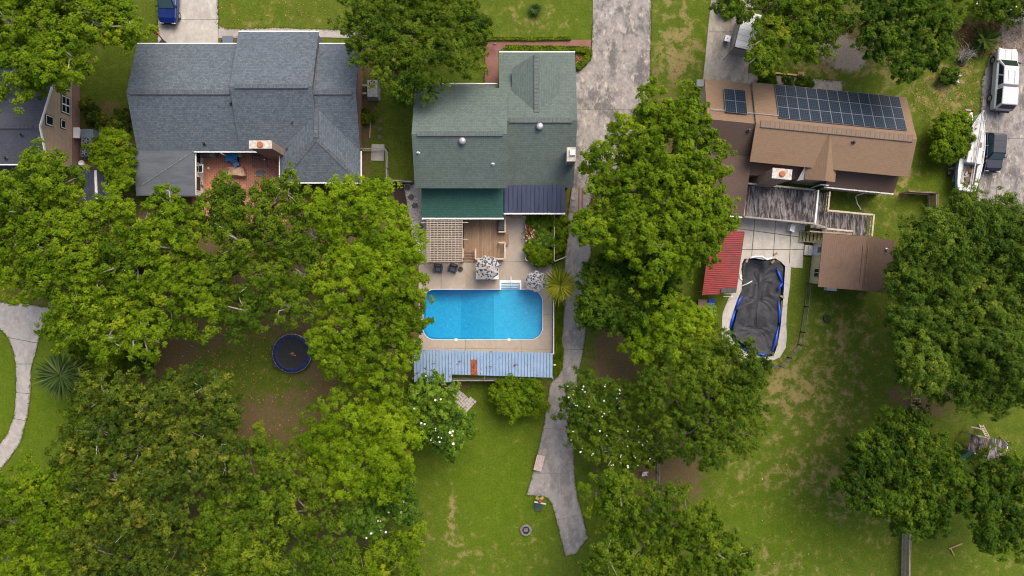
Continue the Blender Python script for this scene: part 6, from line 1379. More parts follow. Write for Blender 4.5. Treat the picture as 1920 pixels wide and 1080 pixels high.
bt2 = thing('boat_trailer', 'galvanised trailer frame carrying the white sailboat', 'trailer', (bo.x, bo.y, 0), ba)
for sx in (-.7, .7): MB().beam(TB((sx, -2.6, .45)), TB((sx * .9, 2.0, .45)), .1, .12).build('side_beam', galv, bt2); MB().beam(TB((sx * .9, 2.0, .45)), TB((-.1, 4.2, .45)), .1, .12).build('tongue_beam', galv, bt2)
for y in (-2.4, -.5, 1.5): MB().beam(TB((-.75, y, .5)), TB((.75, y, .5)), .1, .1).build('cross_beam', galv, bt2); 
for y in (-2.2, -.3, 1.6): MB().box(TB((0, y, .58)), (.3, .3, .1), ba).build('keel_pad', black_rubber, bt2)
for y in (-1.0, -1.75):
    for sx in (-1.0, 1.0): wheel(bt2, (sx, y, .32), .32, .2, TB)
MB().tube([TB((-.15, 4.1, .45)), TB((-.15, 4.1, 1.0))], .05, 6).build('jack_stand', rust_m, bt2); MB().box(TB((-.55, 4.15, .65)), (.5, .16, .2), ba).build('winch_box', weathered_wood, bt2); MB().tube([TB((-.2, 4.2, .5)), TB((-1.0, 4.0, .7))], .03, 6).build('winch_arm', rust_m, bt2)
bl2 = MB().box(P(1786, 315, .25), (.5, .35, .5)); single(bl2, 'cement_block', con_light, 'pale block standing beside the sailboat hull under the bush', 'block', (*P(1786, 315).xy, 0), bevel=.02)

# ------------------------------------------------------------------ vegetation
FM = {
    'gum':   foliage_mat('gum_leaves', (0.04237, 0.082, 0.0033), (0.1111, 0.182, 0.0055), (0.1836, 0.262, 0.0088), (0.2542, 0.3, 0.0143), .34),
    'lime':  foliage_mat('lime_leaves', (0.05461, 0.105, 0.0033), (0.1459, 0.235, 0.0055), (0.2307, 0.315, 0.011), (0.2919, 0.34, 0.0176), .34),
    'oak':   foliage_mat('oak_leaves', (0.03107, 0.063, 0.0044), (0.08474, 0.142, 0.0066), (0.1459, 0.212, 0.011), (0.2072, 0.24, 0.0176), .3),
    'live':  foliage_mat('live_oak_leaves', (0.02825, 0.058, 0.0055), (0.07815, 0.13, 0.0077), (0.1346, 0.195, 0.0121), (0.1836, 0.22, 0.0198), .28),
    'olive': foliage_mat('olive_leaves', (0.02542, 0.05, 0.0055), (0.07062, 0.108, 0.0088), (0.1271, 0.165, 0.0143), (0.2448, 0.22, 0.0242), .26),
    'dark':  foliage_mat('dark_leaves', (0.01695, 0.042, 0.0033), (0.04896, 0.098, 0.0055), (0.09604, 0.156, 0.0088), (0.1554, 0.2, 0.0143), .26),
    'camphor': foliage_mat('camphor_leaves', (0.0226, 0.052, 0.0055), (0.06403, 0.115, 0.0088), (0.1338, 0.19, 0.0165), (0.226, 0.26, 0.033), .26),
    'magnolia': foliage_mat('magnolia_leaves', (0.02693, 0.065, 0.00715), (0.0759, 0.1456, 0.01144), (0.1346, 0.221, 0.01716), (0.1958, 0.273, 0.03146), .22, .4),
    'palm':  foliage_mat('palm_leaves', (.08, .11, .008), (.18, .22, .012), (.28, .30, .022), (.36, .35, .04), .25),
    'bluepalm': foliage_mat('fan_palm_leaves', (.035, .065, .015), (.08, .125, .03), (.13, .175, .05), (.20, .24, .085), .25),
    'sago':  foliage_mat('sago_leaves', (.014, .035, .005), (.035, .066, .007), (.06, .10, .010), None, .12),
    'litter': foliage_mat('leaf_litter', (.16, .085, .035), (.28, .15, .06), (.40, .24, .10), (.5, .36, .18), .1),
}
bark_m = mat('grey_bark', (.21, .185, .155), (.13, .112, .095), 5, .9, stretch=(1, 1, .3)); pale_bark = mat('pale_bark', (.36, .33, .29), (.25, .225, .195), 5, .9)
flower_m = plain('white_petal', (.8, .8, .75), .6)
def unit(a): return a / np.maximum(np.linalg.norm(a, axis=-1, keepdims=True), 1e-6)
def leaf_mesh(name, pos, nrm, axis, L, W, tint, m, parent=None, M=None, fold=.12, single_tri=False):
    """one pointed leaf (two triangles) for every position"""
    n = len(pos); nrm = unit(nrm); side = unit(np.cross(nrm, axis)); ax = np.cross(side, nrm)
    L = np.asarray(L).reshape(-1, 1); W = np.asarray(W).reshape(-1, 1)
    v0 = pos - ax * L * .5; v2 = pos + ax * L * .5; v1 = pos + side * W * .5 + nrm * W * fold - ax * L * .08; v3 = pos - side * W * .5 + nrm * W * fold - ax * L * .08
    if single_tri:      # distant crowns: one broad pointed triangle for a leaf
        co = np.stack([pos - ax * L * .42 + side * W * .62, pos + ax * L * .6, pos - ax * L * .42 - side * W * .62], 1).reshape(-1, 3) - (0 if M is None else np.array(M))
        me = bpy.data.meshes.new(name); me.vertices.add(3 * n); me.vertices.foreach_set('co', co.astype(np.float32).ravel())
        me.loops.add(3 * n); me.loops.foreach_set('vertex_index', np.arange(3 * n, dtype=np.int32)); me.polygons.add(n)
        me.polygons.foreach_set('loop_start', (np.arange(n) * 3).astype(np.int32)); me.polygons.foreach_set('loop_total', np.full(n, 3, np.int32))
        at = me.attributes.new('tint', 'FLOAT', 'FACE'); at.data.foreach_set('value', np.clip(tint, 0, 1).astype(np.float32)); me.update()
        return link_mesh(name, me, m, parent)
    co = np.stack([v0, v1, v2, v3], 1).reshape(-1, 3)
    if M is not None: co = co - np.array(M)
    me = bpy.data.meshes.new(name); me.vertices.add(4 * n); me.vertices.foreach_set('co', co.astype(np.float32).ravel())
    b = np.arange(n) * 4; tri = np.stack([b, b + 1, b + 2, b, b + 2, b + 3], 1).ravel().astype(np.int32)
    me.loops.add(6 * n); me.loops.foreach_set('vertex_index', tri); me.polygons.add(2 * n)
    me.polygons.foreach_set('loop_start', (np.arange(2 * n) * 3).astype(np.int32)); me.polygons.foreach_set('loop_total', np.full(2 * n, 3, np.int32))
    at = me.attributes.new('tint', 'FLOAT', 'FACE'); at.data.foreach_set('value', np.repeat(np.clip(tint, 0, 1), 2).astype(np.float32))
    me.update()
    return link_mesh(name, me, m, parent)
SPEC = {  # pad radius and spacing, clumps per pad, clump radius, leaves per clump, leaf length and width, jitter, colour spread
    'gum':   dict(pr=.80, ps=1.22, k=11, cr=.27, n=36, L=0.160, W=0.126, jit=.6, var=0.204),
    'lime':  dict(pr=.85, ps=1.22, k=12, cr=.28, n=39, L=0.176, W=0.092, jit=.6, var=0.170),
    'oak':   dict(pr=.78, ps=1.20, k=11, cr=.27, n=36, L=0.160, W=0.101, jit=.75, var=0.221),
    'live':  dict(pr=.85, ps=1.15, k=13, cr=.24, n=36, L=0.152, W=0.071, jit=.9, var=0.221),
    'olive': dict(pr=.70, ps=1.08, k=10, cr=.24, n=33, L=0.168, W=0.109, jit=.8, var=0.255),
    'dark':  dict(pr=.75, ps=1.08, k=11, cr=.26, n=36, L=0.160, W=0.109, jit=.75, var=0.230),
    'camphor': dict(pr=.78, ps=1.02, k=11, cr=.27, n=39, L=0.144, W=0.084, jit=.6, var=0.204),
    'magnolia': dict(pr=.60, ps=.92, k=9, cr=.24, n=27, L=0.208, W=0.126, jit=.8, var=0.255),
}
NLEAF = []
def make_tree(name, label, lobes, H, sp, trunk=None, flowers=0, group=None, seed=0, cat='tree', bark=None, dens=1.0, bare=.5, hvar=.12, squash=.78, depth=.45):
    S = SPEC[sp]; rs = np.random.RandomState(seed * 17 + 5)
    big = []
    for (px, py, r_) in lobes:
        zt = H * (1 - hvar * rs.rand()); Rw = r_ * (.9 if r_ > 15 else 1.0) / 20.0
        zc = max(zt - squash * Rw * .9, .35); Rw = Rw * (CAMH - zc) / CAMH
        c = P(px, py, zc); big.append((np.array(c), Rw, zt - zc))
    cen = np.mean([b[0] for b in big], 0)
    tq = P(trunk[0], trunk[1], 0) if trunk else Vector((cen[0], cen[1], 0))
    o = thing(name, label, cat, (tq.x, tq.y, 0), 0, group)
    cc = []; cn = []; cs = []
    small = max(b[1] for b in big) < 1.6
    for (c, Rw, Rv) in big:
        f = min(1.0, max(.35, Rw / 1.5)); ps = S['ps'] * f / math.sqrt(dens)
        area = 2 * math.pi * Rw * (Rw * .5 + Rv * .6) * 1.15
        n = max(5, int(area / ps ** 2))
        i = np.arange(n) + .5; u = 1 - i / n * 1.32; ph = i * 2.39996 + rs.rand() * 6; s = np.sqrt(np.maximum(0, 1 - u * u))
        d = np.stack([s * np.cos(ph), s * np.sin(ph), u], 1) + rs.normal(0, .13, (n, 3)); d = unit(d)
        rad = .97 + rs.normal(0, .12, n); rad -= (rs.rand(n) < .22) * rs.uniform(.1, .35, n)
        p = c + d * rad[:, None] * np.array([Rw, Rw, Rv])
        cc.append(p); cn.append(unit(d * [.8, .8, .6] + [0, 0, .45])); cs.append(S['pr'] * f * rs.uniform(.45, 1.35, n))
        n2 = int(n * .5); d2 = unit(rs.normal(0, 1, (n2, 3)) + [0, 0, .5]); p2 = c + d2 * (rs.uniform(.35, .7, n2)[:, None]) * np.array([Rw, Rw, Rv]); cc.append(p2); cn.append(d2); cs.append(S['pr'] * f * rs.uniform(.9, 1.3, n2))
    cc = np.concatenate(cc); cn = np.concatenate(cn); cs = np.concatenate(cs)
    # drop pads buried deep inside another lobe, and open a few gaps
    keep = np.ones(len(cc), bool)
    for (c, Rw, Rv) in big:
        dd = np.linalg.norm((cc - c) / np.array([Rw, Rw, Rv]), axis=1); keep &= (dd > depth)
    g = np.sin(cc[:, 0] * 1.3 + seed) * np.sin(cc[:, 1] * 1.2 + seed * 3) + .5 * np.sin(cc[:, 0] * 2.7 - seed) * np.sin(cc[:, 1] * 3.1)
    if not small: keep &= ~((g > .9) & (rs.rand(len(cc)) < .6))
    keep &= cc[:, 2] > .2
    pc, pn, pr_ = cc[keep], cn[keep], cs[keep]; npd = len(pc)
    ptint = np.clip(rs.normal(.5, S['var'] * .55, npd), .05, .95) + .14 * np.sin(pc[:, 0] * .55 + seed) * np.sin(pc[:, 1] * .6 + 2 * seed)
    k = S['k']; dk = unit(rs.normal(0, 1, (npd, k, 3)) + .9 * pn[:, None, :])
    off = dk * (rs.uniform(.3, 1.1, (npd, k, 1)) * pr_[:, None, None]) * np.array([.88, .88, .6])
    hz = unit(pn * [1, 1, 0] + rs.normal(0, .45, (npd, 3)) * [1, 1, .3])       # sprays run outwards along their branch
    off = off + hz[:, None, :] * ((off * hz[:, None, :]).sum(-1, keepdims=True) * .75)
    cc = (pc[:, None, :] + off).reshape(-1, 3)
    cn = unit((dk + pn[:, None, :] * .4 + [0, 0, .25]).reshape(-1, 3)); cs = np.repeat(S['cr'] * np.minimum(1, pr_ / S['pr'] + .25), k) * rs.uniform(.75, 1.3, npd * k)
    ctint = np.repeat(ptint, k) + rs.normal(0, S['var'] * .45, npd * k)
    nc = len(cc); k = S['n']
    dirs = unit(rs.normal(0, 1, (nc, k, 3)) + .8 * cn[:, None, :] + [0, 0, .3])
    rad = (rs.rand(nc, k, 1) ** .5) * cs[:, None, None] * 1.18
    pos = (cc[:, None, :] + dirs * rad).reshape(-1, 3)
    nr = (dirs * .5 + cn[:, None, :] * .3 + [0, 0, .45] + rs.normal(0, S['jit'] * .5, (nc, k, 3))).reshape(-1, 3)
    ax = (dirs + [0, 0, -.3] + rs.normal(0, .4, (nc, k, 3))).reshape(-1, 3)
    tint = (ctint[:, None] + rs.normal(0, S['var'] * .45, (nc, k))).reshape(-1)
    Ls = S['L'] * rs.uniform(.65, 1.25, nc * k); Ws = S['W'] * rs.uniform(.75, 1.2, nc * k)
    leaf_mesh('crown', pos, nr, ax, Ls, Ws, tint, FM[sp], o, np.array(o.location), single_tri=True)
    NLEAF.append(nc * k)
    cc, cn, cs = pc, pn, pr_
    # trunk, limbs and visible branches
    bm_ = bark or bark_m; fork = H * .34; base = Vector((tq.x, tq.y, 0)); fk = base.lerp(Vector((cen[0], cen[1], 0)), .35); fk.z = fork
    tr_ = max(.06, H * .028)
    mb = MB(); mb.tube([base - Vector((0, 0, .1)), base + Vector((0, 0, .25)), base.lerp(fk, .5), fk], [tr_ * 1.5, tr_ * 1.1, tr_ * .95, tr_ * .8], 8)
    for (c, Rw, Rv) in big:
        c = Vector(c); e = c + Vector((0, 0, Rv * .1)); mid = fk.lerp(e, .5) + Vector((rs.normal(0, .25), rs.normal(0, .25), .35))
        mb.tube([fk, mid, e], [tr_ * .6, tr_ * .38, tr_ * .2], 6)
    mb.build('trunk', bm_, o, smooth=True)
    mb = MB()
    for (c, Rw, Rv) in big:
        dist = np.linalg.norm((cc - c) / np.array([Rw, Rw, Rv]), axis=1); near = np.where(dist < 1.1)[0]
        if len(near) == 0: continue
        for j in rs.choice(near, min(len(near), max(2, int(2 + Rw * 1.8 * bare))), replace=False):
            a = Vector(c) + Vector((rs.normal(0, .1), rs.normal(0, .1), 0)); b = Vector(cc[j]) + Vector(cn[j]) * float(cs[j]) * (.45 + .55 * rs.rand() * bare * 1.6); m1 = a.lerp(b, .55) + Vector(rs.normal(0, .18, 3))
            r0 = tr_ * (.32 if bare > .85 else .2); mb.tube([a, m1, b], [max(r0, .03), max(r0 * .6, .022), .014], 4, False)
            if rs.rand() < .6: e2 = m1.lerp(b, .5) + Vector(rs.normal(0, .35, 3)); mb.tube([m1, e2], [.022, .01], 4, False)
    if mb.v: mb.build('branches', pale_bark if bare > .7 else bm_, o, smooth=True)['kind'] = 'stuff'
    if flowers:
        top = np.where(cn[:, 2] > .15)[0]; fl = MB()
        for j in rs.choice(top, min(flowers, len(top)), replace=False):
            for _ in range(rs.randint(1, 4)):
                p = Vector(cc[j]) + Vector(unit(cn[j] + np.array([0, 0, .8]))) * float(cs[j]) * 1.0 + Vector(rs.normal(0, .14, 3)); a0 = rs.rand() * 6; sz = rs.uniform(.03, .06) * (1.7 if sp == 'magnolia' else 1.0)
                for q in range(5):
                    a = a0 + q * 2 * math.pi / 5; fl.add([p, p + Vector((math.cos(a - .5) * sz, math.sin(a - .5) * sz, sz * .35)), p + Vector((math.cos(a) * sz * 1.5, math.sin(a) * sz * 1.5, sz * .5)), p + Vector((math.cos(a + .5) * sz, math.sin(a + .5) * sz, sz * .35))], [(0, 1, 2, 3)])
        fo = fl.build('blossom', flower_m, o); fo['kind'] = 'stuff'
    return o
TREES = [
 ('broadleaf_tree', 'tall green tree over the dark slate roof at the upper picture corner', [(20, 40, 62), (100, 50, 62), (180, 40, 56), (235, 48, 38), (60, 108, 52), (130, 108, 44), (22, 148, 38), (-60, 60, 70), (90, -40, 70), (200, -40, 60), (90, 130, 30)], 11, 'gum', (110, 70), dict(bare=.9)),
 ('live_oak_tree', 'fine leaved green tree between the slate and green roofs', [(695, 42, 46), (768, 45, 62), (850, 50, 50), (740, 112, 46), (800, 120, 48), (862, 100, 40), (700, 92, 42), (690, 0, 40), (820, -20, 70), (770, 155, 32), (890, 60, 24)], 9, 'live', (760, 70), {}),
 ('maple_tree', 'large bright green tree over the driveway between green and brown roofs', [(1232, 205, 44), (1285, 215, 36), (1195, 262, 50), (1265, 285, 60), (1322, 290, 40), (1140, 315, 46), (1208, 352, 66), (1290, 375, 66), (1128, 395, 40), (1180, 435, 56), (1250, 445, 56), (1312, 445, 44), (1340, 395, 28), (1238, 495, 36), (1105, 430, 24)], 11, 'gum', (1225, 350), dict(dens=1.1)),
 ('evergreen_tree', 'dark dense evergreen below the large bright tree by the driveway', [(1145, 528, 56), (1202, 540, 50), (1130, 575, 40), (1185, 588, 36), (1225, 515, 34)], 7.0, 'dark', (1165, 545), dict(dens=1.9, hvar=.05)),
 ('maple_tree', 'yellow-green tree beside the blue lounger and tarped pool', [(1232, 592, 40), (1282, 615, 42), (1208, 640, 34), (1305, 600, 26), (1250, 650, 40)], 7.5, 'lime', (1250, 620), {}),
 ('live_oak_tree', 'wide dark green tree below the tarped pool', [(1290, 690, 60), (1368, 680, 50), (1245, 735, 50), (1330, 765, 70), (1398, 748, 34), (1280, 815, 46), (1378, 805, 40), (1335, 845, 30), (1410, 700, 26)], 9, 'live', (1320, 750), {}),
 ('flowering_tree', 'light tree dotted with many white blossoms beside the driveway tail', [(1110, 745, 44), (1170, 765, 42), (1112, 800, 42), (1170, 825, 48), (1208, 845, 28), (1082, 762, 30), (1140, 850, 36)], 6.0, 'live', (1145, 800), dict(flowers=48, dens=.95, bare=.9)),
 ('broadleaf_tree', 'green tree at the bottom edge beside the driveway end', [(1122, 925, 28), (1158, 962, 38), (1215, 955, 50), (1200, 1025, 60), (1288, 968, 46), (1318, 1025, 54), (1140, 1045, 36), (1375, 1060, 34), (1250, 1090, 54), (1150, 1090, 50), (1160, 910, 28)], 9, 'oak', (1220, 1000), dict(bare=.9)),
 ('camphor_tree', 'huge dense rounded evergreen at the edge below the sailboat', [(1812, 420, 48), (1745, 450, 48), (1870, 428, 48), (1708, 520, 42), (1770, 528, 60), (1850, 535, 66), (1702, 600, 38), (1762, 635, 60), (1850, 645, 68), (1905, 600, 60), (1725, 690, 44), (1790, 712, 46), (1868, 722, 44), (1925, 480, 54), (1935, 700, 54), (1980, 580, 70)], 11, 'camphor', (1815, 590), dict(dens=1.6, hvar=0.187)),
 ('oak_tree', 'broad dark green tree beside the weathered play tower', [(1690, 805, 44), (1642, 845, 46), (1608, 897, 40), (1690, 885, 60), (1742, 852, 44), (1760, 915, 52), (1692, 950, 46), (1740, 970, 34), (1785, 890, 24), (1640, 930, 34)], 8.5, 'dark', (1695, 880), dict(dens=.95)),
 ('oak_tree', 'dark green tree cut by the picture edge below the play tower', [(1862, 900, 42), (1897, 880, 32), (1880, 955, 48), (1915, 995, 36), (1840, 955, 30), (1945, 920, 46), (1850, 1000, 24)], 8.5, 'dark', (1885, 930), {}),
 ('oak_tree', 'green tree at the upper edge over the silver trailer', [(1440, 18, 42), (1500, 38, 50), (1560, 28, 42), (1440, 72, 26), (1480, 82, 34), (1528, 82, 28), (1500, -30, 60), (1425, 112, 18), (1368, 14, 20)], 8, 'oak', (1490, 40), dict(bare=.9)),
 ('oak_tree', 'dark round tree at the upper edge beside the bare sandy patch', [(1660, 30, 46), (1720, 48, 50), (1682, 96, 36), (1742, 88, 34), (1642, 75, 26), (1762, 30, 34), (1700, -30, 60), (1705, 125, 20)], 8, 'dark', (1700, 50), {}),
 ('flowering_shrub', 'leafy shrub with a few white blossoms at the upper edge above the pickup', [(1830, 0, 30), (1885, 2, 30), (1930, 8, 32), (1860, 18, 20)], 3.2, 'oak', (1870, 2), dict(flowers=6)),
 ('gum_tree', 'bright green tree covering the porch of the dark slate roofed house', [(75, 318, 32), (112, 345, 38), (45, 388, 38), (105, 400, 48), (30, 450, 50), (100, 462, 56), (165, 428, 42), (40, 515, 44), (110, 525, 44), (-30, 420, 50), (25, 352, 20), (150, 470, 40)], 10, 'gum', (80, 440), dict(bare=.9)),
 ('sweetgum_tree', 'wide yellow-green tree in the dense grove beside the curved walk', [(205, 405, 40), (270, 420, 48), (250, 495, 58), (185, 515, 48), (325, 470, 50), (318, 555, 58), (250, 575, 50), (165, 585, 42), (380, 535, 42), (125, 615, 38), (205, 630, 36), (270, 632, 32), (385, 590, 42), (355, 430, 40), (320, 385, 30)], 10.5, 'gum', (265, 500), dict(bare=1.0)),
 ('sweetgum_tree', 'green tree with exposed pale limbs south of the brick courtyard', [(420, 398, 40), (488, 400, 40), (540, 362, 36), (450, 455, 46), (530, 445, 50), (420, 515, 42), (500, 525, 50), (570, 515, 50), (462, 585, 38), (545, 575, 36), (590, 440, 36), (425, 365, 26)], 10.5, 'oak', (430, 480), dict(bare=1.1)),
 ('sweetgum_tree', 'brightest lime green tree hanging over the white stone bed', [(632, 385, 38), (700, 390, 44), (645, 440, 36), (720, 432, 46), (680, 488, 46), (758, 462, 34), (730, 515, 42), (640, 540, 42), (605, 400, 24)], 11, 'lime', (690, 450), dict(dens=1.1)),
 ('sweetgum_tree', 'green tree overhanging the open pool and blue shed roof', [(650, 615, 46), (720, 590, 50), (765, 545, 34), (690, 675, 50), (750, 655, 38), (632, 675, 30), (772, 598, 28), (722, 712, 34), (600, 640, 20)], 10, 'gum', (705, 640), {}),
 ('maple_tree', 'lime green tree with feathery leaves below the trampoline', [(640, 785, 42), (720, 788, 46), (620, 838, 42), (690, 858, 50), (750, 828, 38), (728, 885, 42), (650, 895, 30)], 9, 'lime', (685, 835), dict(dens=1.1)),
 ('magnolia_tree', 'glossy dark tree with large white blooms below the blue shed roof', [(820, 742, 38), (850, 790, 36), (800, 792, 34), (842, 826, 26), (790, 740, 24)], 5.5, 'magnolia', (825, 780), dict(flowers=10)),
 ('magnolia_tree', 'glossy tree with white blooms at the lower lawn edge', [(690, 942, 42), (740, 922, 36), (662, 965, 30), (758, 955, 22), (700, 985, 20)], 6, 'magnolia', (705, 945), dict(flowers=10)),
 ('laurel_tree', 'big olive green tree with yellowish tips in the lower grove', [(200, 740, 46), (270, 758, 54), (340, 740, 46), (392, 728, 34), (182, 808, 46), (260, 835, 58), (340, 815, 54), (398, 798, 36), (220, 895, 50), (300, 905, 54), (368, 885, 46), (250, 962, 42), (150, 855, 40), (320, 965, 36), (150, 920, 36), (430, 770, 24), (415, 850, 34)], 9.5, 'olive', (275, 840), dict(bare=1.0)),
 ('oak_tree', 'green tree at the lower picture corner beside the curved walk', [(60, 920, 46), (110, 930, 42), (30, 978, 46), (90, 1000, 42), (132, 890, 36), (150, 950, 36), (15, 1050, 44), (90, 1070, 44), (-40, 1000, 54)], 8.5, 'gum', (60, 990), {}),
 ('oak_tree', 'dark tree along the bottom edge of the grove', [(185, 1030, 46), (255, 1050, 50), (332, 1020, 46), (400, 1060, 50), (170, 1095, 46), (300, 1100, 54), (150, 985, 30)], 8, 'olive', (290, 1050), {}),
 ('oak_tree', 'dark green tree in shade below the bare yard of the trampoline', [(470, 862, 46), (540, 880, 46), (432, 930, 46), (500, 955, 54), (578, 955, 46), (450, 1030, 50), (540, 1048, 50), (620, 1040, 42), (602, 892, 34), (400, 985, 42), (500, 1100, 50), (640, 1090, 40)], 8.5, 'oak', (505, 960), {}),
 ('young_tree', 'airy light green tree with pale twigs at the bottom lawn edge', [(722, 1028, 38), (752, 1060, 38), (682, 1068, 34), (772, 1012, 24), (700, 1100, 36)], 5.5, 'gum', (725, 1050), dict(dens=.7, bare=1.2)),
 ('holly_tree', 'dark leafy bush tree between tan gable and slate roof', [(213, 268, 22), (200, 290, 24), (225, 300, 22), (228, 335, 18), (205, 315, 14)], 4.2, 'gum', (215, 300), dict(dens=1.2)),
 ('round_bush', 'round green bush on the lawn below the blue shed roof', [(957, 735, 24), (988, 732, 24), (965, 762, 21), (998, 755, 19), (975, 748, 26), (940, 742, 14)], 2.6, 'gum', (975, 748), dict(dens=1.2)),
 ('round_bush', 'dense green bush hugging the sailboat hull', [(1785, 243, 24), (1778, 268, 26), (1765, 285, 16), (1768, 248, 18), (1792, 280, 16)], 2.4, 'gum', (1778, 262), dict(dens=1.2)),
 ('round_bush', 'low bush at the corner of the green roof under the fine leaved tree', [(768, 165, 15), (760, 178, 12)], 1.8, 'oak', (765, 170), {}),
 ('round_bush', 'small dark round bush on the dry grass near the star ornament', [(1779, 141, 9)], .95, 'dark', (1779, 141), dict(dens=1.5)),
 ('round_bush', 'yellow-green bush beside the silvery fan palm', [(192, 680, 22), (210, 665, 18), (180, 700, 12)], 2.6, 'gum', (195, 680), {}),
 ('understory_bush', 'loose dark undergrowth just below the fan palm by the curved walk', [(165, 735, 24), (150, 775, 24), (138, 808, 20), (165, 800, 20)], 3.2, 'oak', (155, 775), {}),
 ('understory_bush', 'leafy undergrowth between the fan palm and the grove', [(160, 660, 22), (172, 700, 18), (145, 648, 16)], 3.0, 'oak', (162, 675), {}),
 ('round_bush', 'small weedy bush beside the slate-roofed house wall', [(686, 218, 9)], .9, 'oak', (686, 218), {}),
 ('round_bush', 'short bush at the side yard fence end', [(706, 352, 14), (720, 357, 10), (694, 355, 10)], 1.4, 'dark', (708, 354), {}),
 ('round_bush', 'trimmed bush nearest the wide walk before the solar roof', [(1434, 153, 8), (1440, 153, 7)], .95, 'dark', (1437, 153), dict(dens=1.6)),
 ('round_bush', 'smallest trimmed bush before the solar roof', [(1478, 157, 5.5)], .8, 'dark', (1478, 157), dict(dens=1.6)),
 ('round_bush', 'trimmed bush before the solar roof farthest along the walk', [(1502, 159, 8), (1512, 160, 8)], .95, 'dark', (1507, 159), dict(dens=1.6)),
 ('garden_shrub', 'leafy green shrub in the bed corner under the navy metal roof', [(1003, 416, 10), (1020, 418, 11), (1029, 409, 7)], 1.1, 'dark', (1015, 415), dict(dens=1.3)),
 ('garden_shrub', 'broad leaved green shrub in the middle of the leafy bed', [(1015, 441, 11), (1027, 450, 8), (1006, 456, 9)], 1.2, 'magnolia', (1015, 447), dict(dens=1.3)),
 ('garden_shrub', 'large green shrub at the lower end of the leafy bed', [(1010, 478, 13), (1023, 480, 10), (999, 470, 9), (1016, 488, 7)], 1.3, 'gum', (1012, 480), dict(dens=1.4)),
 ('garden_shrub', 'green shrub between garden rail and brick edging', [(1050, 418, 8), (1052, 435, 8), (1048, 462, 7)], 1.1, 'gum', (1050, 430), dict(dens=1.3)),
 ('round_bush', 'low weedy growth in the rough ground beside the air conditioners', [(232, 225, 16), (222, 240, 12)], 1.0, 'olive', (230, 232), dict(dens=.8)),
 ('round_bush', 'pale weedy growth nearest the tan gable wall', [(170, 205, 12), (180, 222, 12)], .9, 'olive', (175, 214), dict(dens=.6)),
]
for i, (nm, lb, lobes, H, sp, tk, kw) in enumerate(TREES): make_tree(nm, lb, lobes, H, sp, tk, seed=i + 1, cat='bush' if 'bush' in nm or 'shrub' in nm else 'tree', **kw)
# dead branches on the bare shrub
q = P(1803, 118); bs_ = thing('bare_shrub', 'leafless grey shrub beside the dark sago palm', 'shrub', (q.x, q.y, 0))
mb = MB(); rsb = random.Random(4)
for i in range(26):
    a = rsb.uniform(0, 6.28); l = rsb.uniform(1.2, 2.6); l *= .62; t = Vector((math.cos(a) * l * .5 - .35, math.sin(a) * l * .35 + .7, l)); m1 = t * .5 + Vector((rsb.gauss(0, .1), rsb.gauss(0, .1), 0)); b0 = Vector((q.x, q.y, 0)); mb.tube([b0, b0 + m1, b0 + t], [.045, .03, .012], 5)
    for _ in range(3): e = m1.lerp(t, rsb.uniform(.2, .9)); mb.tube([b0 + e, b0 + e + Vector((rsb.gauss(0, .3), rsb.gauss(0, .3), rsb.uniform(.1, .5)))], [.02, .008], 4)
mb.build('branches', pale_bark, bs_)
mb = MB(); mb.lathe([(.4, 0), (.34, .06), (.1, .1)], (q.x, q.y, 0), 12); mb.build('mulch_ring', mat('dark_mulch', (.05, .03, .022), (.035, .02, .016), 8, .95), bs_)

# palms: fronds of narrow leaflets
stalk_m = mat('green_stalk', (.10, .12, .02), (.07, .09, .015), 4, .7)
def palm(label, px, py, H, n, L, m, fan=False, seed=1, trunk_r=.14, droop=.5, width=.05):
    q = P(px, py, H); o = thing('palm_tree', label, 'palm', (q.x, q.y, 0)); rs = np.random.RandomState(seed)
    MB().tube([(q.x, q.y, -.1), (q.x, q.y, H * .5), (q.x, q.y, H)], [trunk_r * 1.3, trunk_r, trunk_r * .9], 9).build('trunk', bark_m, o, smooth=True)
    top = np.array([q.x, q.y, H])
    for i in range(n):
        a = i * 2.39996 + rs.normal(0, .15); el = rs.uniform(-.25, .95); l = L * rs.uniform(.8, 1.1)
        d = np.array([math.cos(a) * math.cos(el), math.sin(a) * math.cos(el), math.sin(el)]); sd_ = np.array([-math.sin(a), math.cos(a), 0])
        pos = []; nr = []; ax = []; Ls = []
        up_ = np.array([0, 0, 1.0])
        if fan:
            hub = top + d * l * .1
            for k in range(-8, 9):
                b = k * .12; v_ = d * math.cos(b) + sd_ * math.sin(b); v_ = unit(v_ + np.array([0, 0, -.12 * abs(k) / 11 - .1]) + rs.normal(0, .07, 3)); ll = l * .92 * (1 - .03 * abs(k)) * rs.uniform(.85, 1.08)
                pos.append(hub + v_ * ll * .5); nr.append(np.cross(v_, sd_ * math.cos(b) - d * math.sin(b)) + up_ * .2); ax.append(v_); Ls.append(ll)
        else:
            for k in range(34):
                t = .12 + .88 * k / 33; p = top + d * l * t - up_ * droop * l * t * t * .5
                for s_ in (-1, 1):
                    v_ = unit(d * .75 + sd_ * s_ * .8 - up_ * .25); ll = l * .17 * math.sin(.5 + 2.4 * t * .95)
                    pos.append(p + v_ * ll * .5); nr.append(up_ + d * .1 + rs.normal(0, .2, 3)); ax.append(v_); Ls.append(max(ll, .05))
        pos = np.array(pos); tn = np.clip(rs.normal(.45, .28) + rs.normal(0, .16, len(pos)), 0, 1)
        leaf_mesh('frond', pos, np.array(nr), np.array(ax), np.array(Ls), np.full(len(pos), width), tn, m, o, np.array(o.location))
        e = top + d * l * (.42 if fan else 1) - (0 if fan else droop * l * .5) * up_; mb = MB(); mb.tube([top, top + d * l * .25, e], [.03, .025, .012], 4, False); mb.build('stalk', stalk_m, o)
    return o
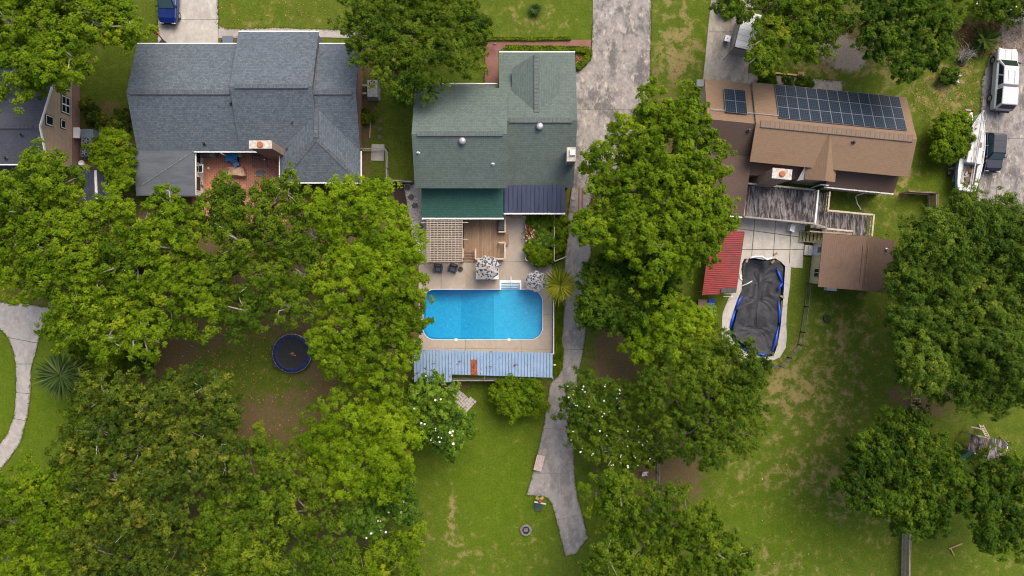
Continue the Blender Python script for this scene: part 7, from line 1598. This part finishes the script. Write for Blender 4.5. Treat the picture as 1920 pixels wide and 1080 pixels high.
palm('spiky green palm at the pool corner by the parasol', 1050, 535, 3.3, 30, 1.85, FM['palm'], True, 3, width=.08)
palm('silvery fan palm beside the curved walk', 116, 702, 3.3, 26, 2.5, FM['bluepalm'], True, 5, width=.12)
palm('dark sago palm near the front of the pickup', 1846, 74, .9, 34, 1.5, FM['sago'], False, 7, .2, .35, .045)
palm('pale spiky rosette plant on the grass before the red brick walk', 1003, 18, .35, 22, .75, FM['bluepalm'], True, 11, .08, width=.06)
# clipped hedges: boxes of leaves
def hedge(name, label, pts, w, h, sp, seed):
    S = SPEC[sp]; rs = np.random.RandomState(seed); pts = [P(*p) for p in pts]; q = pts[0]; o = thing(name, label, 'hedge', (q.x, q.y, 0)); pos = []; nr = []
    mb = MB()
    for a, b in zip(pts[:-1], pts[1:]):
        d = (b - a); l = d.length; d.normalize(); s = Vector((-d.y, d.x, 0)); n = int(l * (w + 2 * h) * 420)
        t = rs.rand(n) * l; u = rs.uniform(-1, 1, n); f = rs.rand(n) < w / (w + 2 * h)
        z = np.where(f, h * rs.uniform(.9, 1.05, n), rs.rand(n) * h); u = np.where(f, u, np.sign(u) * rs.uniform(.85, 1.05, n)) * w / 2
        pos.append(np.stack([a.x + d.x * t + s.x * u, a.y + d.y * t + s.y * u, z], 1)); nr.append(np.stack([np.where(f, 0, np.sign(u)) * s.x, np.where(f, 0, np.sign(u)) * s.y, np.where(f, 1, .4)], 1))
        mb.beam(a + Vector((0, 0, h * .4)), b + Vector((0, 0, h * .4)), w * .45, h * .6)
    pos = np.concatenate(pos); nr = np.concatenate(nr) + rs.normal(0, .5, pos.shape); tn = rs.normal(.5, .22, len(pos)) + .15 * np.sin(pos[:, 0] * 3 + pos[:, 1] * 2)
    leaf_mesh('foliage', pos, nr, rs.normal(0, 1, pos.shape), rs.uniform(.1, .2, len(pos)), rs.uniform(.06, .1, len(pos)), tn, FM[sp], o, np.array(o.location))
    mb.build('inner_branches', brown_wood, o)
hedge('hedge', 'low clipped hedge along the red brick walk', [(948, 93), (1000, 94), (1060, 95), (1103, 96), (1104, 106), (1095, 118), (1082, 130)], .55, .5, 'gum', 3)
hedge('hedge', 'tall dark hedge at the grove edge beside the bare yard', [(277, 608), (278, 655), (276, 700)], 1.1, 2.2, 'dark', 4)
hedge('hedge', 'thin clipped edging along the lawn side of the brick walk', [(912, 74), (1000, 74), (1070, 73)], .3, .22, 'gum', 5)

# leafy beds as one mass of small leaves each
def ground_cover(name, label, poly, h, n, sp, seed, L=.16, W=.08, hv=.5):
    rs = np.random.RandomState(seed); pp = pxpoly(poly); xs_ = [p[0] for p in pp]; ys_ = [p[1] for p in pp]
    x = rs.uniform(min(xs_), max(xs_), n * 3); y = rs.uniform(min(ys_), max(ys_), n * 3); k = inside(x, y, pp); x, y = x[k][:n], y[k][:n]
    bumpy = .5 + .5 * np.sin(x * 4.2 + seed) * np.sin(y * 3.8 + seed * 2); z = h * (1 - hv + hv * bumpy) * rs.uniform(.3, 1.0, len(x)) + .03
    pos = np.stack([x, y, z], 1); q = P(*poly[0])
    nr = rs.normal(0, .55, pos.shape) + [0, 0, 1.0]; tn = rs.normal(.5, .22, len(x)) + .25 * (bumpy - .5)
    me_o = leaf_mesh(name, pos, nr, rs.normal(0, 1, pos.shape) + [0, 0, .3], rs.uniform(.6, 1.3, len(x)) * L, rs.uniform(.7, 1.2, len(x)) * W, tn, FM[sp], None, np.array((q.x, q.y, 0)))
    me_o.location = (q.x, q.y, 0); tag(me_o, label, 'ground cover', kind='stuff'); return me_o
ground_cover('ground_cover', 'strappy green border between pool fence and driveway', [(1038, 566), (1056, 575), (1055, 610), (1052, 640), (1056, 655), (1054, 690), (1045, 706), (1038, 708)], .5, 7000, 'gum', 2, .34, .035)
ground_cover('ground_cover', 'leafy garden bed below the navy metal roof', [(987, 404), (1037, 404), (1037, 494), (1010, 497), (987, 488)], .95, 9000, 'gum', 3, .2, .12, .6)
ground_cover('ground_cover', 'leafy strip between garden rail and brick edging', [(1041, 404), (1062, 404), (1065, 440), (1058, 478), (1041, 486)], .8, 3000, 'gum', 4, .2, .11, .6)
ground_cover('ground_cover', 'strip of dark bark and low weeds inside the front hedge', [(1060, 99), (1098, 100), (1090, 115), (1080, 128), (1079, 100)], .12, 700, 'litter', 5, .12, .07)
ground_cover('leaf_litter', 'fallen orange leaves around the sago palm and pickup front', [(1795, 45), (1920, 40), (1920, 100), (1870, 95), (1840, 110), (1800, 100)], .02, 2600, 'litter', 6, .17, .11)
ground_cover('leaf_litter', 'dead leaves under the trees of the trampoline yard', [(290, 620), (640, 580), (640, 800), (420, 830), (300, 720)], .02, 900, 'litter', 8, .16, .1)
ground_cover('weeds', 'weeds growing inside the black tyre', [(1546, 593), (1554, 593), (1554, 601), (1546, 601)], .3, 160, 'gum', 9, .16, .05)
# flowering plant in the bed
q = P(994, 441); fp_ = thing('flower_plant', 'red and white flowering plant at the garden bed edge', 'plant', (q.x, q.y, 0)); rs = np.random.RandomState(9); n = 260
pos = np.stack([q.x + rs.normal(0, .3, n), q.y + rs.normal(0, .42, n), rs.uniform(.2, 1.05, n)], 1); leaf_mesh('foliage', pos, rs.normal(0, .5, (n, 3)) + [0, 0, 1], rs.normal(0, 1, (n, 3)), np.full(n, .18), np.full(n, .09), rs.rand(n), FM['magnolia'], fp_, np.array(fp_.location))
for nm, cc, k in (('white_blossom', (.62, .52, .42), 22), ('red_blossom', (.42, .03, .035), 24)):
    mb = MB()
    for _ in range(k):
        p = Vector((q.x + rs.normal(0, .26), q.y + rs.normal(.12 if nm[0] == 'r' else -.06, .36), rs.uniform(1.05, 1.2)))
        for a in range(4): t = a * 1.57 + rs.rand(); mb.add([p, p + Vector((math.cos(t - .5) * .06, math.sin(t - .5) * .06, .03)), p + Vector((math.cos(t) * .1, math.sin(t) * .1, .04)), p + Vector((math.cos(t + .5) * .06, math.sin(t + .5) * .06, .03))], [(0, 1, 2, 3)])
    mb.build(nm, plain(nm, cc, .7), fp_)['kind'] = 'stuff'
for (px, py, lb) in ((990, 424.5, 'white rimmed garden ring at the bed corner under the metal roof'), (990, 484, 'pale garden ring at the lower end of the leafy bed')):
    q = P(px, py, .75); mb = MB(); mb.tube([q + Vector((.24 * math.cos(a), .24 * math.sin(a), 0)) for a in [k * math.pi / 9 for k in range(19)]], .035, 6, False); mb.tube([q + Vector((.24, 0, 0)), q + Vector((.24, 0, -.75))], .02, 5); mb.tube([q + Vector((-.24, 0, 0)), q + Vector((-.24, 0, -.75))], .02, 5); single(mb, 'plant_hoop', white_paint, lb, 'plant hoop', (q.x, q.y, 0))
q = P(378.5, 351); pp_ = thing('potted_plant', 'potted plant on the bricks by the courtyard windows', 'plant', (q.x, q.y, .05)); MB().lathe([(.16, .0), (.22, .3), (.24, .32), (.19, .3)], (q.x, q.y, .05), 14).build('pot', mat('terracotta', (.35, .14, .08), (.28, .11, .06), 5, .8), pp_, smooth=True)
n = 150; pos = np.stack([q.x + rs.normal(0, .17, n), q.y + rs.normal(0, .2, n), rs.uniform(.35, .9, n)], 1); leaf_mesh('foliage', pos, rs.normal(0, .5, (n, 3)) + [0, 0, 1], rs.normal(0, 1, (n, 3)), np.full(n, .18), np.full(n, .07), rs.rand(n), FM['dark'], pp_, np.array(pp_.location))
# white stone bed with dark slabs
pp = pxpoly([(757, 345), (792, 348), (796, 480), (782, 500), (772, 440), (764, 380)]); rs = np.random.RandomState(12); mb = MB(); x = rs.uniform(-11, -7.5, 9000); y = rs.uniform(1.5, 10.2, 9000); k = inside(x, y, pp)
for xx, yy in zip(x[k][:2400], y[k][:2400]):
    r_ = rs.uniform(.04, .085); a = rs.rand() * 3; mb.add([(xx + r_ * math.cos(a + t), yy + r_ * math.sin(a + t), .02 + r_ * .2) for t in (0, 1.57, 3.14, 4.71)] + [(xx, yy, .03 + r_)], [(0, 1, 4), (1, 2, 4), (2, 3, 4), (3, 0, 4)])
o = mb.build('gravel', mat('white_stone', (.62, .57, .54), (.42, .38, .37), 9, .9)); tag(o, 'bed of white stones beside the pergola', 'gravel', kind='stuff')
mb = MB(); mb.prism(pp, -.05, .02); o = mb.build('stone_bed', mat('pale_stone_bed', (.46, .42, .39), (.22, .2, .19), 9, .9, lo=.42, hi=.58)); tag(o, 'grey bed under the white stones', 'bed', kind='structure')
lbs = ('grey slab nearest the wooden screen in the white stone bed', 'second grey slab down in the white stone bed', 'third grey slab down in the white stone bed', 'fourth grey slab in the white stone bed beside the pergola', 'lowest grey slab in the white stone bed')
for i, (px, py) in enumerate(((764, 352), (771, 370), (778, 386), (789, 425), (790, 444))):
    q = P(px, py); mb = MB().prism([(q.x + .33 * math.cos(a) * rs.uniform(.75, 1.15), q.y + .3 * math.sin(a) * rs.uniform(.75, 1.15)) for a in [k * math.pi / 3 + i for k in range(6)]], 0, .1); single(mb, 'stepping_stone', MATS['slate_stone'], lbs[i], 'stone', (q.x, q.y, 0), 'slabs in the white stone bed')
o = MB().prism(pxpoly([(734, 343), (756, 345), (764, 392), (745, 392)]), -.05, .035).build('mulch_bed', MATS['dark_mulch']); tag(o, 'bare dark mulch behind the wooden screen', 'bed', kind='structure')
# scattered yellow leaves on the lawns
ground_cover('leaf_litter', 'scattered yellow leaves on the right-hand lawn', [(1380, 700), (1660, 560), (1680, 1070), (1400, 1070)], .02, 160, 'litter', 14, .2, .13)
ground_cover('leaf_litter', 'scattered pale leaves on the front grass by the pickup', [(1700, 140), (1830, 110), (1835, 215), (1720, 230)], .02, 500, 'litter', 15, .14, .09)
ground_cover('leaf_litter', 'scattered leaves on the grass before the slate-roofed house', [(412, 5), (640, 0), (640, 48), (412, 48)], .02, 180, 'litter', 16, .14, .09)


# ragged grass along the edges of the paving
FM['blade'] = foliage_mat('grass_blades', (.045, .07, .006), (.085, .12, .009), (.125, .155, .014), (.2, .18, .05), .2)
rs = np.random.RandomState(33); pos = []
for poly in (drv, drive_three, walk_o, walk_i, [(297, -60), (296, 100)], [(409, -60), (409, 50), (425, 54), (445, 55), (520, 52.5), (650, 57)], [(1838, 215), (1841, 150), (1872, 60)], [(1838, 215), (1830, 420)], [(908, 165), (910, 84), (918, 77)]):
    pp = [P(*q) for q in poly]
    for a, b in zip(pp[:-1], pp[1:]):
        l = (b - a).length; n = int(l * 34); t = rs.rand(n); base = np.array(a)[None] + (np.array(b) - np.array(a))[None] * t[:, None]
        wob = .5 + .5 * np.sin(t * l * 2.3 + l) * np.sin(t * l * .9)
        pos.append(base + rs.normal(0, 1, (n, 3)) * [.07, .07, 0] * (.4 + wob)[:, None] + [0, 0, .07])
pos = np.concatenate(pos); n = len(pos)
o = leaf_mesh('grass_edge', pos, rs.normal(0, .6, (n, 3)) + [0, 0, 1], rs.normal(0, 1, (n, 3)), rs.uniform(.1, .24, n), rs.uniform(.03, .06, n), rs.rand(n), FM['blade'])
tag(o, 'ragged grass growing over the driveway and path edges', 'grass', kind='stuff')
